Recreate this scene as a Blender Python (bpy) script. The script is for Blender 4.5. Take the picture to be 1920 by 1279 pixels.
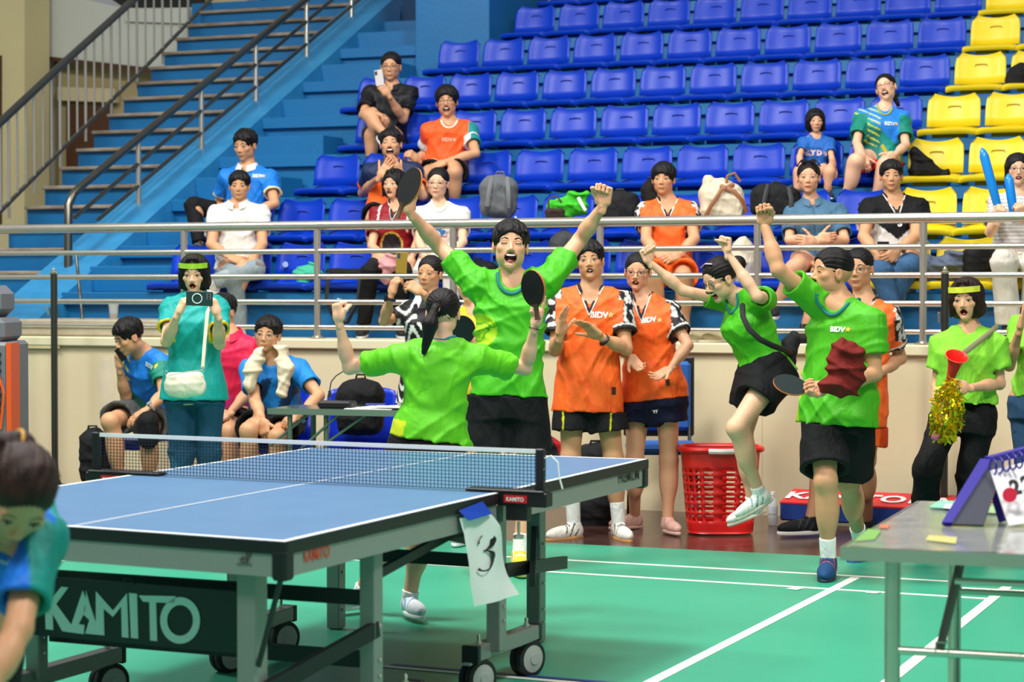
import bpy, bmesh, math, random
import numpy as np
from mathutils import Vector, Matrix
from mathutils.bvhtree import BVHTree
random.seed(7); rng = np.random.default_rng(7)
for o in list(bpy.data.objects): bpy.data.objects.remove(o)
SC = bpy.context.scene; COL = SC.collection
# ------------------------------------------------------------------ camera
YAW = math.radians(21.3); FPX = 3848.0; CAMZ = 1.461; PIT = math.atan((639.5-541.5)/FPX)
cd = bpy.data.cameras.new('camera'); cam = bpy.data.objects.new('camera', cd); COL.objects.link(cam)
cam.location = (0, 0, CAMZ); cam.rotation_euler = (math.pi/2-PIT, 0, YAW)
cd.sensor_width = 36; cd.lens = FPX/1920*36; cd.clip_end = 100
cd.dof.use_dof = True; cd.dof.focus_distance = 9.9; cd.dof.aperture_fstop = 4.0
SC.camera = cam
# ------------------------------------------------------------------ light
def lin(h):
    if not isinstance(h, str): return tuple(h)
    h = h.lstrip('#'); r = [int(h[i:i+2], 16)/255 for i in (0, 2, 4)]
    return tuple(c/12.92 if c <= .04045 else ((c+.055)/1.055)**2.4 for c in r)
w = bpy.data.worlds.new('hall_air'); SC.world = w; w.use_nodes = True
w.node_tree.nodes['Background'].inputs[0].default_value = (.93, .97, 1, 1)
w.node_tree.nodes['Background'].inputs[1].default_value = .25
def area(name, loc, sx, sy, e, tgt, color=(1, .98, .94)):
    l = bpy.data.lights.new(name, 'AREA'); l.shape = 'RECTANGLE'; l.size = sx; l.size_y = sy; l.energy = e; l.color = color
    o = bpy.data.objects.new(name, l); COL.objects.link(o); o.location = loc
    o.rotation_euler = (Vector(tgt)-Vector(loc)).to_track_quat('-Z', 'Y').to_euler(); return o
area('hall_lamp', (-5.0, 7.2, 9), 1.6, 1.6, 760, (-3.8, 9, 0))
area('hall_lamp', (2.5, 4.5, 9), 1.6, 1.6, 640, (-3, 11, .8))
area('hall_lamp', (-10.5, 8.5, 9), 1.6, 1.6, 560, (-6, 13, 1))  # extra unseen lamp, added to brighten the left part of the rails
area('hall_lamp', (-3, 0, 8), 3, 2, 420, (-4, 12, 1.0))
area('hall_lamp', (-3, 12.5, 10.5), 1.6, 1.6, 300, (-4, 12, 0))
VS = SC.view_settings; VS.view_transform = 'Standard'; VS.look = 'None'; VS.gamma = 1; VS.use_curve_mapping = False
VS.exposure = .0
# ------------------------------------------------------------------ pixel -> place helpers (1920x1279 frame)
fw0 = np.array([-math.sin(YAW), math.cos(YAW), 0]); CR = np.array([math.cos(YAW), math.sin(YAW), 0])
CF = fw0*math.cos(PIT)+np.array([0, 0, -math.sin(PIT)]); CU = np.cross(CR, CF); CC = np.array([0, 0, CAMZ])
def ray(x, y): return CF+CR*(x-960)/FPX-CU*(y-639.5)/FPX
def atD(x, y, d): return CC+ray(x, y)*d
def onY(x, y, Y): r = ray(x, y); return CC+r*(Y/r[1])
def onZ(x, y, Z): r = ray(x, y); return CC+r*((Z-CAMZ)/r[2])
def onX(x, y, X): r = ray(x, y); return CC+r*(X/r[0])
def onPlane(x, y, p0, p1):
    n = np.array([p1[1]-p0[1], -(p1[0]-p0[0]), 0.]); r = ray(x, y); return CC+r*((np.dot(n, np.array([p0[0], p0[1], 0])))/np.dot(n, r))
def depthY(px, Y): return Y/ray(px, 541)[1]
# ------------------------------------------------------------------ materials
MATS = {}
def mat(name, col, rough=.6, metal=0, var=0, vscale=8, bump=0, bscale=60, spec=None, stretch=None, trans=0, alpha=1, coat=0, dirt=None, dirt_scale=3, dirt_amt=.5):
    if name in MATS: return MATS[name]
    m = bpy.data.materials.new(name); m.use_nodes = True; nt = m.node_tree; b = nt.nodes['Principled BSDF']
    c = lin(col)+(1,); b.inputs['Base Color'].default_value = c; b.inputs['Roughness'].default_value = rough; b.inputs['Metallic'].default_value = metal
    if spec is not None: b.inputs['Specular IOR Level'].default_value = spec
    if trans: b.inputs['Transmission Weight'].default_value = trans
    if alpha < 1: b.inputs['Alpha'].default_value = alpha
    if coat: b.inputs['Coat Weight'].default_value = coat
    tc = nt.nodes.new('ShaderNodeTexCoord'); mp = nt.nodes.new('ShaderNodeMapping'); nt.links.new(tc.outputs['Object'], mp.inputs[0])
    if stretch: mp.inputs['Scale'].default_value = stretch
    src = None
    if var:
        n = nt.nodes.new('ShaderNodeTexNoise'); n.inputs['Scale'].default_value = vscale; n.inputs['Detail'].default_value = 6
        nt.links.new(mp.outputs[0], n.inputs['Vector'])
        mx = nt.nodes.new('ShaderNodeMix'); mx.data_type = 'RGBA'; mx.inputs['A'].default_value = tuple(x*(1-var) for x in c[:3])+(1,)
        mx.inputs['B'].default_value = tuple(min(1, x*(1+var)) for x in c[:3])+(1,); nt.links.new(n.outputs['Fac'], mx.inputs['Factor']); src = mx.outputs['Result']
    if dirt:
        n = nt.nodes.new('ShaderNodeTexNoise'); n.inputs['Scale'].default_value = dirt_scale; n.inputs['Detail'].default_value = 8; n.inputs['Roughness'].default_value = .65
        nt.links.new(mp.outputs[0], n.inputs['Vector'])
        rp = nt.nodes.new('ShaderNodeMapRange'); rp.inputs[1].default_value = .25; rp.inputs[2].default_value = .68; rp.inputs[4].default_value = dirt_amt; nt.links.new(n.outputs['Fac'], rp.inputs[0])
        mx = nt.nodes.new('ShaderNodeMix'); mx.data_type = 'RGBA'; nt.links.new(rp.outputs[0], mx.inputs['Factor'])
        if src: nt.links.new(src, mx.inputs['A'])
        else: mx.inputs['A'].default_value = c
        mx.inputs['B'].default_value = lin(dirt)+(1,); src = mx.outputs['Result']
    if src: nt.links.new(src, b.inputs['Base Color'])
    if bump:
        n = nt.nodes.new('ShaderNodeTexNoise'); n.inputs['Scale'].default_value = bscale; n.inputs['Detail'].default_value = 4; nt.links.new(mp.outputs[0], n.inputs['Vector'])
        bp = nt.nodes.new('ShaderNodeBump'); bp.inputs['Strength'].default_value = bump; bp.inputs['Distance'].default_value = .01
        nt.links.new(n.outputs['Fac'], bp.inputs['Height']); nt.links.new(bp.outputs[0], b.inputs['Normal'])
    MATS[name] = m; return m
def attr_mat(name, rough=.8, sheen=0, bump=.2, bscale=90, stretch=None, sss=0, spec=.5, metal=0, wr=0):
    if name in MATS: return MATS[name]
    m = bpy.data.materials.new(name); m.use_nodes = True; nt = m.node_tree; b = nt.nodes['Principled BSDF']
    a = nt.nodes.new('ShaderNodeAttribute'); a.attribute_name = 'col'; nt.links.new(a.outputs['Color'], b.inputs['Base Color'])
    b.inputs['Roughness'].default_value = rough; b.inputs['Specular IOR Level'].default_value = spec; b.inputs['Metallic'].default_value = metal
    if sheen: b.inputs['Sheen Weight'].default_value = sheen
    if sss:
        b.inputs['Subsurface Weight'].default_value = sss; b.inputs['Subsurface Radius'].default_value = (1, .35, .2); b.inputs['Subsurface Scale'].default_value = .008
    tc = nt.nodes.new('ShaderNodeTexCoord'); mp = nt.nodes.new('ShaderNodeMapping'); nt.links.new(tc.outputs['Object'], mp.inputs[0])
    if stretch: mp.inputs['Scale'].default_value = stretch
    n = nt.nodes.new('ShaderNodeTexNoise'); n.inputs['Scale'].default_value = bscale; n.inputs['Detail'].default_value = 3; nt.links.new(mp.outputs[0], n.inputs['Vector'])
    bp = nt.nodes.new('ShaderNodeBump'); bp.inputs['Strength'].default_value = bump; bp.inputs['Distance'].default_value = .006 if not wr else .022
    if wr: n.inputs['Distortion'].default_value = 1.6; n.inputs['Detail'].default_value = 2; n.inputs['Roughness'].default_value = .4; mp.inputs['Rotation'].default_value = (.5, .4, .6); mp.inputs['Scale'].default_value = (1, 1, .42)
    nt.links.new(n.outputs['Fac'], bp.inputs['Height']); nt.links.new(bp.outputs[0], b.inputs['Normal'])
    MATS[name] = m; return m
# ------------------------------------------------------------------ objects
def tag(o, label=None, cat=None, group=None, kind=None):
    if label: o['label'] = label
    if cat: o['category'] = cat
    if group: o['group'] = group
    if kind: o['kind'] = kind
    return o
def empty(name, loc=(0, 0, 0), label=None, cat=None, group=None, kind=None, parent=None, rz=0):
    o = bpy.data.objects.new(name, None); COL.objects.link(o); o.location = loc; o.rotation_euler = (0, 0, rz); o.empty_display_size = .1
    if parent: o.parent = parent
    return tag(o, label, cat, group, kind)
def world_loc(o):
    v = Vector((0, 0, 0))
    while o is not None: v += o.location; o = o.parent
    return v
def npmesh(name, V, F, material, parent=None, cols=None, smooth=True, mi=None):
    """V Nx3 world coords, F Mx3/Mx4 or list; object origin stays at parent's origin (parents are unrotated)"""
    me = bpy.data.meshes.new(name)
    off = np.array(world_loc(parent)) if parent else np.zeros(3)
    V = np.asarray(V, float)-off
    if isinstance(F, np.ndarray):
        n, k = F.shape
        me.vertices.add(len(V)); me.vertices.foreach_set('co', V.astype(np.float32).ravel())
        me.loops.add(n*k); me.loops.foreach_set('vertex_index', F.astype(np.int32).ravel())
        me.polygons.add(n); me.polygons.foreach_set('loop_start', (np.arange(n)*k).astype(np.int32)); me.polygons.foreach_set('loop_total', np.full(n, k, np.int32))
        me.polygons.foreach_set('use_smooth', np.full(n, smooth, bool)); me.update(calc_edges=True)
    else:
        me.from_pydata([tuple(v) for v in V], [], [tuple(int(i) for i in f) for f in F]); me.update()
        if smooth: me.polygons.foreach_set('use_smooth', [True]*len(me.polygons))
    if cols is not None:
        a = me.color_attributes.new('col', 'FLOAT_COLOR', 'POINT'); cc = np.ones((len(V), 4), np.float32); cc[:, :3] = cols; a.data.foreach_set('color', cc.ravel())
    ms = material if isinstance(material, (list, tuple)) else [material]
    for m in ms: me.materials.append(m)
    if mi is not None: me.polygons.foreach_set('material_index', np.asarray(mi, np.int32))
    o = bpy.data.objects.new(name, me); COL.objects.link(o)
    if parent: o.parent = parent
    return o
class MB:
    """collects boxes, tubes, loops into one mesh"""
    def __init__(s): s.V = []; s.F = []
    def add(s, V, F):
        n = len(s.V); s.V += [tuple(v) for v in V]; s.F += [tuple(i+n for i in f) for f in F]; return s
    def box(s, a, b, fn=None, ch=0):
        x0, y0, z0 = a; x1, y1, z1 = b
        if ch:
            c = min(ch, (x1-x0)*.45, (y1-y0)*.45, (z1-z0)*.45); bm = bmesh.new(); bmesh.ops.create_cube(bm, size=1)
            for v in bm.verts: v.co = Vector(((x0+x1)/2+v.co.x*(x1-x0), (y0+y1)/2+v.co.y*(y1-y0), (z0+z1)/2+v.co.z*(z1-z0)))
            bmesh.ops.bevel(bm, geom=bm.edges[:], offset=c, segments=1, affect='EDGES'); bm.verts.index_update()
            V = [tuple(v.co) for v in bm.verts]; F = [tuple(v.index for v in f.verts) for f in bm.faces]; bm.free()
        else:
            V = [(x, y, z) for x in (x0, x1) for y in (y0, y1) for z in (z0, z1)]
            F = [(0, 1, 3, 2), (4, 6, 7, 5), (0, 4, 5, 1), (2, 3, 7, 6), (0, 2, 6, 4), (1, 5, 7, 3)]
        if fn: V = [fn(*v) for v in V]
        return s.add(V, F)
    def beam(s, p, q, wd, ht, up=(0, 0, 1)):
        p = np.array(p, float); q = np.array(q, float); d = (q-p)/np.linalg.norm(q-p); sd = np.cross(d, up); sd /= np.linalg.norm(sd); u = np.cross(sd, d)
        V = [c+sd*a*wd/2+u*b*ht/2 for c in (p, q) for a in (-1, 1) for b in (-1, 1)]
        return s.add(V, [(0, 1, 3, 2), (4, 6, 7, 5), (0, 4, 5, 1), (2, 3, 7, 6), (0, 2, 6, 4), (1, 5, 7, 3)])
    def tube(s, pts, r, n=10, cap=True, closed=False, flat=None):
        P = np.array(pts, float); m = len(P); rr = np.broadcast_to(np.array(r, float), (m,))
        T = np.gradient(P, axis=0) if not closed else np.roll(P, -1, 0)-np.roll(P, 1, 0)
        T /= np.linalg.norm(T, axis=1)[:, None]+1e-12
        ref = np.array([0, 0, 1.]) if abs(T[0][2]) < .9 else np.array([1., 0, 0]); N = np.cross(T[0], ref); N /= np.linalg.norm(N); V = []
        for i in range(m):
            N = N-T[i]*np.dot(N, T[i]); N /= np.linalg.norm(N)+1e-12; B = np.cross(T[i], N)
            for k in range(n):
                a = 2*math.pi*k/n; o = (N*math.cos(a)+B*math.sin(a))*rr[i]
                if flat is not None: o = o-np.array(flat[0])*np.dot(o, flat[0])*(1-flat[1])
                V.append(P[i]+o)
        F = []
        for i in range(m if closed else m-1):
            j = (i+1) % m
            for k in range(n): F.append((i*n+k, i*n+(k+1) % n, j*n+(k+1) % n, j*n+k))
        if cap and not closed: F += [tuple(range(n))[::-1], tuple((m-1)*n+k for k in range(n))]
        return s.add(V, F)
    def lathe(s, c, prof, n=24, axis=(0, 0, 1)):
        ax = Vector(axis).normalized(); q = Vector((0, 0, 1)).rotation_difference(ax); V = []
        for r, h in prof:
            for k in range(n):
                a = 2*math.pi*k/n; v = q @ Vector((r*math.cos(a), r*math.sin(a), h)); V.append((c[0]+v.x, c[1]+v.y, c[2]+v.z))
        F = [(i*n+k, i*n+(k+1) % n, (i+1)*n+(k+1) % n, (i+1)*n+k) for i in range(len(prof)-1) for k in range(n)]
        F += [tuple(range(n))[::-1], tuple((len(prof)-1)*n+k for k in range(n))]
        return s.add(V, F)
    def prism(s, poly, fn, t0, t1):
        n = len(poly); V = [fn(x, y, t0) for x, y in poly]+[fn(x, y, t1) for x, y in poly]
        return s.add(V, [tuple(range(n))[::-1], tuple(range(n, 2*n))]+[(i, (i+1) % n, n+(i+1) % n, n+i) for i in range(n)])
    def build(s, name, material, parent=None, smooth=False, recalc=True, cols=None):
        o = npmesh(name, np.array(s.V), s.F, material, parent, smooth=smooth, cols=cols)
        if recalc:
            bm = bmesh.new(); bm.from_mesh(o.data); bmesh.ops.recalc_face_normals(bm, faces=bm.faces); bm.to_mesh(o.data); bm.free()
        if smooth:
            try: o.data.set_sharp_from_angle(angle=math.radians(40))
            except Exception: pass
        return o
def dup(o, parent=None, loc=None):
    c = o.copy(); COL.objects.link(c); c.parent = parent
    if loc is not None: c.location = loc
    for ch in list(o.children): dup(ch, c)
    return c
def text_mesh(body, size, bold=0.0, shear=0, spacing=1.0, align='CENTER'):
    cu = bpy.data.curves.new('lettering', 'FONT'); cu.body = body; cu.size = size; cu.offset = bold; cu.shear = shear; cu.align_x = align; cu.align_y = 'CENTER'; cu.resolution_u = 3; cu.space_character = spacing
    o = bpy.data.objects.new('lettering', cu); COL.objects.link(o); dg = bpy.context.evaluated_depsgraph_get(); dg.update()
    me = bpy.data.meshes.new_from_object(o.evaluated_get(dg)); bpy.data.objects.remove(o); bpy.data.curves.remove(cu)
    V = np.array([v.co[:] for v in me.vertices]); F = [tuple(p.vertices) for p in me.polygons]; bpy.data.meshes.remove(me); return V, F
def text_on(body, size, c, right, up, material, parent, bold=0, depth=0, name='lettering', sx=1, shear=0, spacing=1.0):
    V, F = text_mesh(body, size, bold, shear, spacing); r = np.array(right, float); r /= np.linalg.norm(r); u = np.array(up, float); u /= np.linalg.norm(u)
    return npmesh(name, np.array(c)+V[:, :1]*sx*r+V[:, 1:2]*u, F, material, parent, smooth=False)
# ================================================================== THE HALL
M_step = mat('blue_paint', '#0b68a0', .45, var=.12, vscale=3, bump=.15, bscale=25, dirt='#0d6398', dirt_scale=2.2, dirt_amt=.5)
M_tread = mat('worn_tread', '#5a4029', .8, var=.5, vscale=14, bump=.5, bscale=40, stretch=(.6, 3, 3), dirt='#a8a090', dirt_scale=5, dirt_amt=.9)
M_cream = mat('cream_wall', '#dcd3ac', .75, var=.05, vscale=1.2, bump=.12, bscale=14, dirt='#cdb592', dirt_scale=.9, dirt_amt=.45)
M_cream2 = mat('cream_plaster', '#c9bd8c', .8, var=.06, vscale=2)
M_grey = mat('grey_plaster', '#b9bcb0', .8, var=.05, vscale=1.5)
M_conc = mat('concrete', '#b3a892', .85, var=.2, vscale=6, bump=.4, bscale=40, dirt='#8a7f6a', dirt_scale=8)
M_steel = mat('brushed_steel', '#d2cdbf', .26, .82, var=.12, vscale=4, bump=.05, bscale=120)
M_steeld = mat('dull_steel', '#77756c', .36, 1, var=.15, vscale=5)
M_dark = mat('dark_void', '#1b1a18', .8)
M_brown = mat('brown_door', '#4a2c16', .5, var=.1)
M_mat = mat('court_green', '#35a583', .42, var=.05, vscale=.8, bump=.08, bscale=160, dirt='#2f9777', dirt_scale=1.3, dirt_amt=.6)
M_line = mat('court_white', '#eef0e4', .5)
M_floor = mat('red_brown_floor', '#3a201e', .22, var=.25, vscale=2, bump=.06, bscale=8, dirt='#6b4a42', dirt_scale=3, dirt_amt=.6)
def S(o): o['kind'] = 'structure'; return o
S(MB().box((-12, -2, -.1), (6, 12.9, 0)).build('floor', M_floor))
mat_o = S(MB().box((-11.5, -1.5, 0), (5.5, 11.0, .006)).build('court_mat', M_mat))
LZ = [0]
def strip(p, q, wd, m=M_line, z=.0062):
    LZ[0] += 1; z += LZ[0]*.00025
    p = np.array(p); q = np.array(q); d = (q-p)[:2]; d /= np.linalg.norm(d); n = np.array([-d[1], d[0]])*wd/2
    V = [(p[0]+n[0], p[1]+n[1], z), (q[0]+n[0], q[1]+n[1], z), (q[0]-n[0], q[1]-n[1], z), (p[0]-n[0], p[1]-n[1], z)]
    MB().add(V+[(a, b, z+.0012) for a, b, c in V], [(0, 1, 2, 3), (4, 5, 6, 7), (0, 1, 5, 4), (1, 2, 6, 5), (2, 3, 7, 6), (3, 0, 4, 7)]).build('court_line', m, mat_o)
def fl(x, y): return onZ(x, y, .006)
e1 = fl(1024, 1048.4); e2 = fl(1893, 1096.8)
strip(e1+(e1-e2)*1.4, e2, .04)
g1 = fl(1024.4, 1072.2); g2 = fl(1848, 1123); strip(g1+(g1-g2)*1.6, g2, .04)
l1 = fl(1605, 1083); l2 = fl(1225, 1277); strip(l1, l2+(l2-l1)*1.2, .05)
r1 = fl(1889, 1100); r2 = fl(1668, 1277); strip(r1, r2+(r2-r1)*1.2, .05)
strip(fl(60, 1062), fl(164, 1043), .04)
k1 = fl(48, 1191); k2 = fl(320, 1206); strip(k1, k2, .03)
b1 = fl(495, 1231); b2 = fl(1085, 1282); strip(b1, b2, .035)
b1 = fl(735, 1247); b2 = fl(1160, 1283); strip(b1, b2, .03, mat('court_blue', '#1d3f8a', .5), .0064)
strip(fl(1480, 1104), fl(1500, 1106), .06); strip(fl(1628, 1111), fl(1648, 1113), .06)
# low wall in front of the stand
wf = S(MB().box((-14, 12.9, 0), (6, 13.0, 1.10)).build('wall_front', M_cream))
lg = MB().box((-9.0, 12.865, 1.04), (6, 13.35, 1.108), ch=.008).build('coping', mat('coping_cream', '#dad2ae', .7, var=.08, vscale=3), wf)
for (x, y, rw, rh) in [(-7.7, .52, .16, .08), (-7.3, .80, .22, .10), (-3.0, .33, .03, .05), (-1.55, .35, .02, .05), (-8.2, .75, .1, .25), (-2.2, .3, .02, .05), (-5.6, .86, .18, .05)]:
    n = 11; pl = [(x+rw*math.cos(2*math.pi*i/n)*random.uniform(.6, 1.1), y+rh*math.sin(2*math.pi*i/n)*random.uniform(.5, 1.1)) for i in range(n)]
    MB().prism(pl, lambda a, b, t: (a, 12.9-t, b), 0, .0015).build('paint_patch', mat('peeled_paint', '#d3c6aa', .8, var=.12, vscale=9), wf)
for i in range(16): MB().box((-9+i*.95, 12.8985, .02), (-9+i*.95+.004, 12.9, 1.0)).build('hairline_joint', mat('joint', '#c0b091', .9), wf) if i % 3 == 0 else None
S(MB().box((-14, 13.35, .9), (6, 14.0, 1.06)).build('walkway_ledge', M_conc))
MB_ = MB().box((-9.05, 12.95, 1.108), (-7.75, 13.6, 1.235), ch=.015); S(MB_.build('trim_1', M_conc))
S(MB().box((-12, 12.87, 1.02), (-8.6, 12.9, 1.10)).build('trim_2', M_cream2))
# stand : broad steps
RZ, RY = .408, .812
def SZ(i): return 1.40+RZ*(i-1)+(.035 if i == 1 else 0)
def SY(i): return 15.2+(i-3)*RY
stand = S(empty('stand_terrace', (0, 13.5, 1)))
for i in range(1, 11):
    x0 = -9.05
    if i >= 8: x0 = -7.3
    MB().box((x0, SY(i), SZ(i)-.10), (5, SY(i)+RY+.1, SZ(i)), ch=.006).build('step_slab', M_step, stand)
    MB().box((x0, SY(i)+.05, SZ(i)-RZ-.02), (5, SY(i)+RY, SZ(i)-.10)).build('riser', M_step, stand)
    if i < 8:
        MB().box((x0, SY(i)+.40, SZ(i)), (-8.2, SY(i)+RY, SZ(i)+RZ/2), ch=.006).build('aisle_step', M_step, stand)
MB().box((-9.05, SY(8)+.2, SZ(8)-.5), (-8.2, SY(8)+2.5, SZ(8)-.02), ch=.006).build('aisle_step', M_step, stand)
MB().box((-8.2, SY(7)-.02, SZ(6)), (-7.42, SY(9), SZ(10)+1.0), ch=.006).build('gate_block', M_step, stand)
# staircase on the left
XR, TZ, TY = -9.5, .1943, .385
stair = S(empty('staircase', (-10, 13.2, 1.1)))
def xl(Y): return -10.56-(Y-15.32)*.195
for k in range(-9, 13):
    z = 2.155+TZ*k; Y = 15.32+TY*k; a = xl(Y)
    V = [(a, Y, z), (XR, Y, z), (XR, Y+TY+.12, z), (a-.09, Y+TY+.12, z)]
    low = [(p, q, z-TZ-.1) for p, q, r in V]
    if k <= -5: a = -12; V[0] = (-12, Y, z); V[3] = (-12, Y+TY+.1, z); low = [(p, q, z-.5) for p, q, r in V]
    st = MB().add(V+low, [(0, 1, 2, 3), (4, 5, 6, 7), (0, 1, 5, 4), (1, 2, 6, 5), (2, 3, 7, 6), (3, 0, 4, 7)]).build('stair_step', M_step, stair)
    MB().box((a-.0, Y-.05, z), (XR, Y+.30, z+.034), ch=.008).build('tread', M_tread, st)
top = 2.155+TZ*12; MB().box((-11.8, 15.32+TY*13, top-.4), (XR+.3, 22, top+TZ-.01)).build('landing', M_step, stair)
# stringer between stairs and stand
sl = TZ/TY
def strz(Y): return 2.155+(Y-15.32)*sl+.13
P0 = (13.05, strz(13.05)); P1 = (19.9, strz(19.9))
V = [(x, P[0], P[1]+dz) for P in (P0, P1) for x in (-9.5, -9.03) for dz in (-.42, 0)]
MB().add(V, [(0, 1, 3, 2), (4, 6, 7, 5), (0, 4, 5, 1), (2, 3, 7, 6), (0, 2, 6, 4), (1, 5, 7, 3)]).build('stringer', mat('stringer_blue', '#1578b0', .5, var=.1, vscale=2, dirt='#4aa0cc', dirt_scale=4, dirt_amt=.4), stair)
# stair handrail (right)
hr = empty('stair_handrail', (-9.3, 14.3, 1.2), 'steel handrail with two lower rails climbing beside the staircase, curved newel at its foot', 'railing')
hx = -9.3
pts = []
nb = onX(128, 596, hx); nt_ = onX(128, 385, hx)
for t in np.linspace(0, 1, 5): pts.append(nb+(nt_-nb)*t)
top0 = onX(137, 364, hx); topm = onX(150, 351, hx); up = onX(590, -15, hx); tfar = up+(up-topm)*.25
MB().tube(pts+[top0-np.array([0, .0, .0]), topm, (topm+up)/2, up, tfar], .034, 14).build('top_rail', M_steeld, hr, smooth=True)
for (a, b) in [((140, 408), (640, -15)), ((184, 412), (690, -15))]:
    p = onX(*a, hx); q = onX(*b, hx); MB().tube([p, q, q+(q-p)*.2], .018, 8).build('lower_rail', M_steeld, hr, smooth=True)
for a, b in [((260, 270), (260, 404)), ((376, 178), (378, 300)), ((480, 90), (480, 207)), ((575, 5), (575, 122)), ((657, -60), (659, 48))]:
    q = onX(*b, hx); MB().tube([q, (q[0], q[1], q[2]+.62)], .022, 10).build('post', M_steel, hr, smooth=True)
    MB().lathe((q[0], q[1], q[2]-.01), [(.045, 0), (.045, .02), (.02, .03)], 12).build('post_flange', M_steel, hr, smooth=True)
# left balustrade
bl = empty('stair_balustrade', (-10.6, 15, 2), 'steel balustrade with upright bars along the left side of the staircase', 'railing')
p0, p1 = (xl(13.5), 13.5), (xl(19.5), 19.5)
BP = lambda x, y: onPlane(x, y, (p0[0]-.02, p0[1]), (p1[0]-.02, p1[1]))
MB().tube([BP(-40, 266), BP(0, 230), BP(125, 113), BP(250, 0), BP(300, -45)], .036, 12).build('top_rail', M_steeld, bl, smooth=True)
MB().tube([BP(-40, 437), BP(0, 397), BP(128, 268), BP(280, 118), BP(375, 20), BP(400, -5)], .02, 8).build('bottom_rail', M_steeld, bl, smooth=True)
for i, x in enumerate(list(range(1, 365, 16))):
    yt = 230-x*.92; yb = 397-x*1.005
    if yt < -30: yt = -30
    long_ = i % 3 == 1
    if long_: yb += 30
    p = BP(x, yb); q = BP(x, yt); q = np.array([p[0], p[1], q[2]]); MB().tube([p, q], .011 if not long_ else .014, 7).build('baluster', M_steel, bl, smooth=True)
for i in range(7):
    x = 300+i*12; p = onY(x, 35, 21.0); MB().tube([p, (p[0], p[1], p[2]+.9)], .012, 6).build('baluster', M_steel, bl, smooth=True)
# walls beyond the stairs
WY = 20.6
def quad(name, pts, Y0, th, m, parent=None):
    V = [onY(x, y, Y0) for x, y in pts]; n = len(V); W = [v+np.array([0, th, 0]) for v in V]
    return MB().add(V+W, [tuple(range(n)), tuple(range(n, 2*n))]+[(i, (i+1) % n, n+(i+1) % n, n+i) for i in range(n)]).build(name, m, parent)
wl = S(quad('wall_left', [(-60, -60), (-60, 620), (75, 620), (75, 104), (300, 136), (300, 620), (360, 620), (360, 14), (235, 16), (130, -8), (130, -60)], WY, .3, M_grey))
S(quad('wall_column', [(-60, -60), (-60, 620), (46, 620), (46, -60)], WY-.6, .5, M_cream2))
quad('dark_slot', [(-60, 104), (-60, 420), (2, 420), (2, 104)], WY-.62, .04, M_brown, wl)
d1 = S(empty('door_1', tuple(onY(100, 300, WY))))
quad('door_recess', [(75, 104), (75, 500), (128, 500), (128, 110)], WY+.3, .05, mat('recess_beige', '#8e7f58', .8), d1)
quad('door_frame', [(75, 104), (75, 500), (88, 500), (88, 113), (290, 137), (290, 128)], WY-.02, .06, M_brown, d1)
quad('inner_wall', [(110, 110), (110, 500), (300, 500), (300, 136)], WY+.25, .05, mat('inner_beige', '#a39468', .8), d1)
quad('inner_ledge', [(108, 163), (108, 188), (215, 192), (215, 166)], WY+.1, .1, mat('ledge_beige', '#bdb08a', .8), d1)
quad('door_leaf', [(124, 198), (124, 420), (205, 420), (205, 200)], WY+.15, .05, M_brown, d1)
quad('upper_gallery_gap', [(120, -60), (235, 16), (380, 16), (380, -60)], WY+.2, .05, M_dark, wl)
quad('upper_edge', [(235, 15), (235, 40), (355, 44), (355, 15)], WY-.05, .1, M_grey, wl)
S(quad('wall_back', [(360, -60), (360, 46), (464, 46), (464, -60)], WY+.4, .3, mat('back_cream', '#aca481', .8, var=.05)))
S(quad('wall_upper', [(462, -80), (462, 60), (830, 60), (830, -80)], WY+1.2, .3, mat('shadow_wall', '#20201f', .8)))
S(quad('trim_3', [(505, 22), (505, 34), (585, 34), (585, 14), (555, 14), (555, 24)], WY+.6, .2, mat('sill_beige', '#b5a988', .7)))
bn = quad('wall_banner', [(700, -60), (700, 22), (815, 20), (815, -60)], WY+.5, .02, mat('banner_navy', '#14355c', .6)); tag(bn, 'dark blue banner with a pale curved emblem high behind the stand', 'banner')
quad('emblem', [(757, -8), (768, 14), (776, 20), (784, 16), (792, 4), (800, -8), (788, -8), (780, 6), (774, 8), (766, -8)], WY+.49, .005, mat('emblem_white', '#9fb2bd', .6), bn)
# ---------------------------------------------------------------- guard rail on the wall
gr = empty('guard_rail', (-5, 12.95, 1.108), 'long stainless guard rail of five horizontal tubes on top of the cream wall', 'railing')
for z, r in ((1.905, .034), (1.725, .019), (1.547, .019), (1.368, .019), (1.19, .017)):
    MB().tube([(-12, 12.95, z), (4, 12.95, z)], r, 14).build('rail', M_steel, gr, smooth=True)
for px in (345, 595, 850, 1125, 1420, 1731, 1985):
    x = onY(px, 520, 12.95)[0]; MB().tube([(x, 12.95, 1.10), (x, 12.95, 1.90)], .024, 12).build('post', M_steel, gr, smooth=True)
    MB().lathe((x, 12.95, 1.106), [(.055, 0), (.055, .012), (.03, .025)], 14).build('post_flange', M_steel, gr, smooth=True)
for px, lb in ((101, 'tall slim steel court post standing in front of the cream wall, left'), (1772, 'steel court post with a small finial behind the woman with the red horn')):
    x, y, z = onY(px, 512, 12.6)
    o = empty('court_post', (x, y, 0), lb, 'post'); MB().tube([(x, y, 0.05), (x, y, z)], .024, 12).build('pole', mat('post_dark_steel', '#55564f', .35, .9), o, smooth=True)
    MB().lathe((x, y, z-.005), [(.026, 0), (.03, .01), (.012, .018), (.016, .03), (.003, .045)], 12).build('finial', M_steel, o, smooth=True)
    MB().lathe((x, y, 0), [(.16, 0), (.16, .03), (.05, .05), (.03, .08)], 18).build('base', M_dark, o, smooth=True)
    MB().tube([(x-.03, y-.02, z-.30), (x-.03, y-.04, z-.24)], .008, 6).build('hook', M_steel, o)
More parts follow.
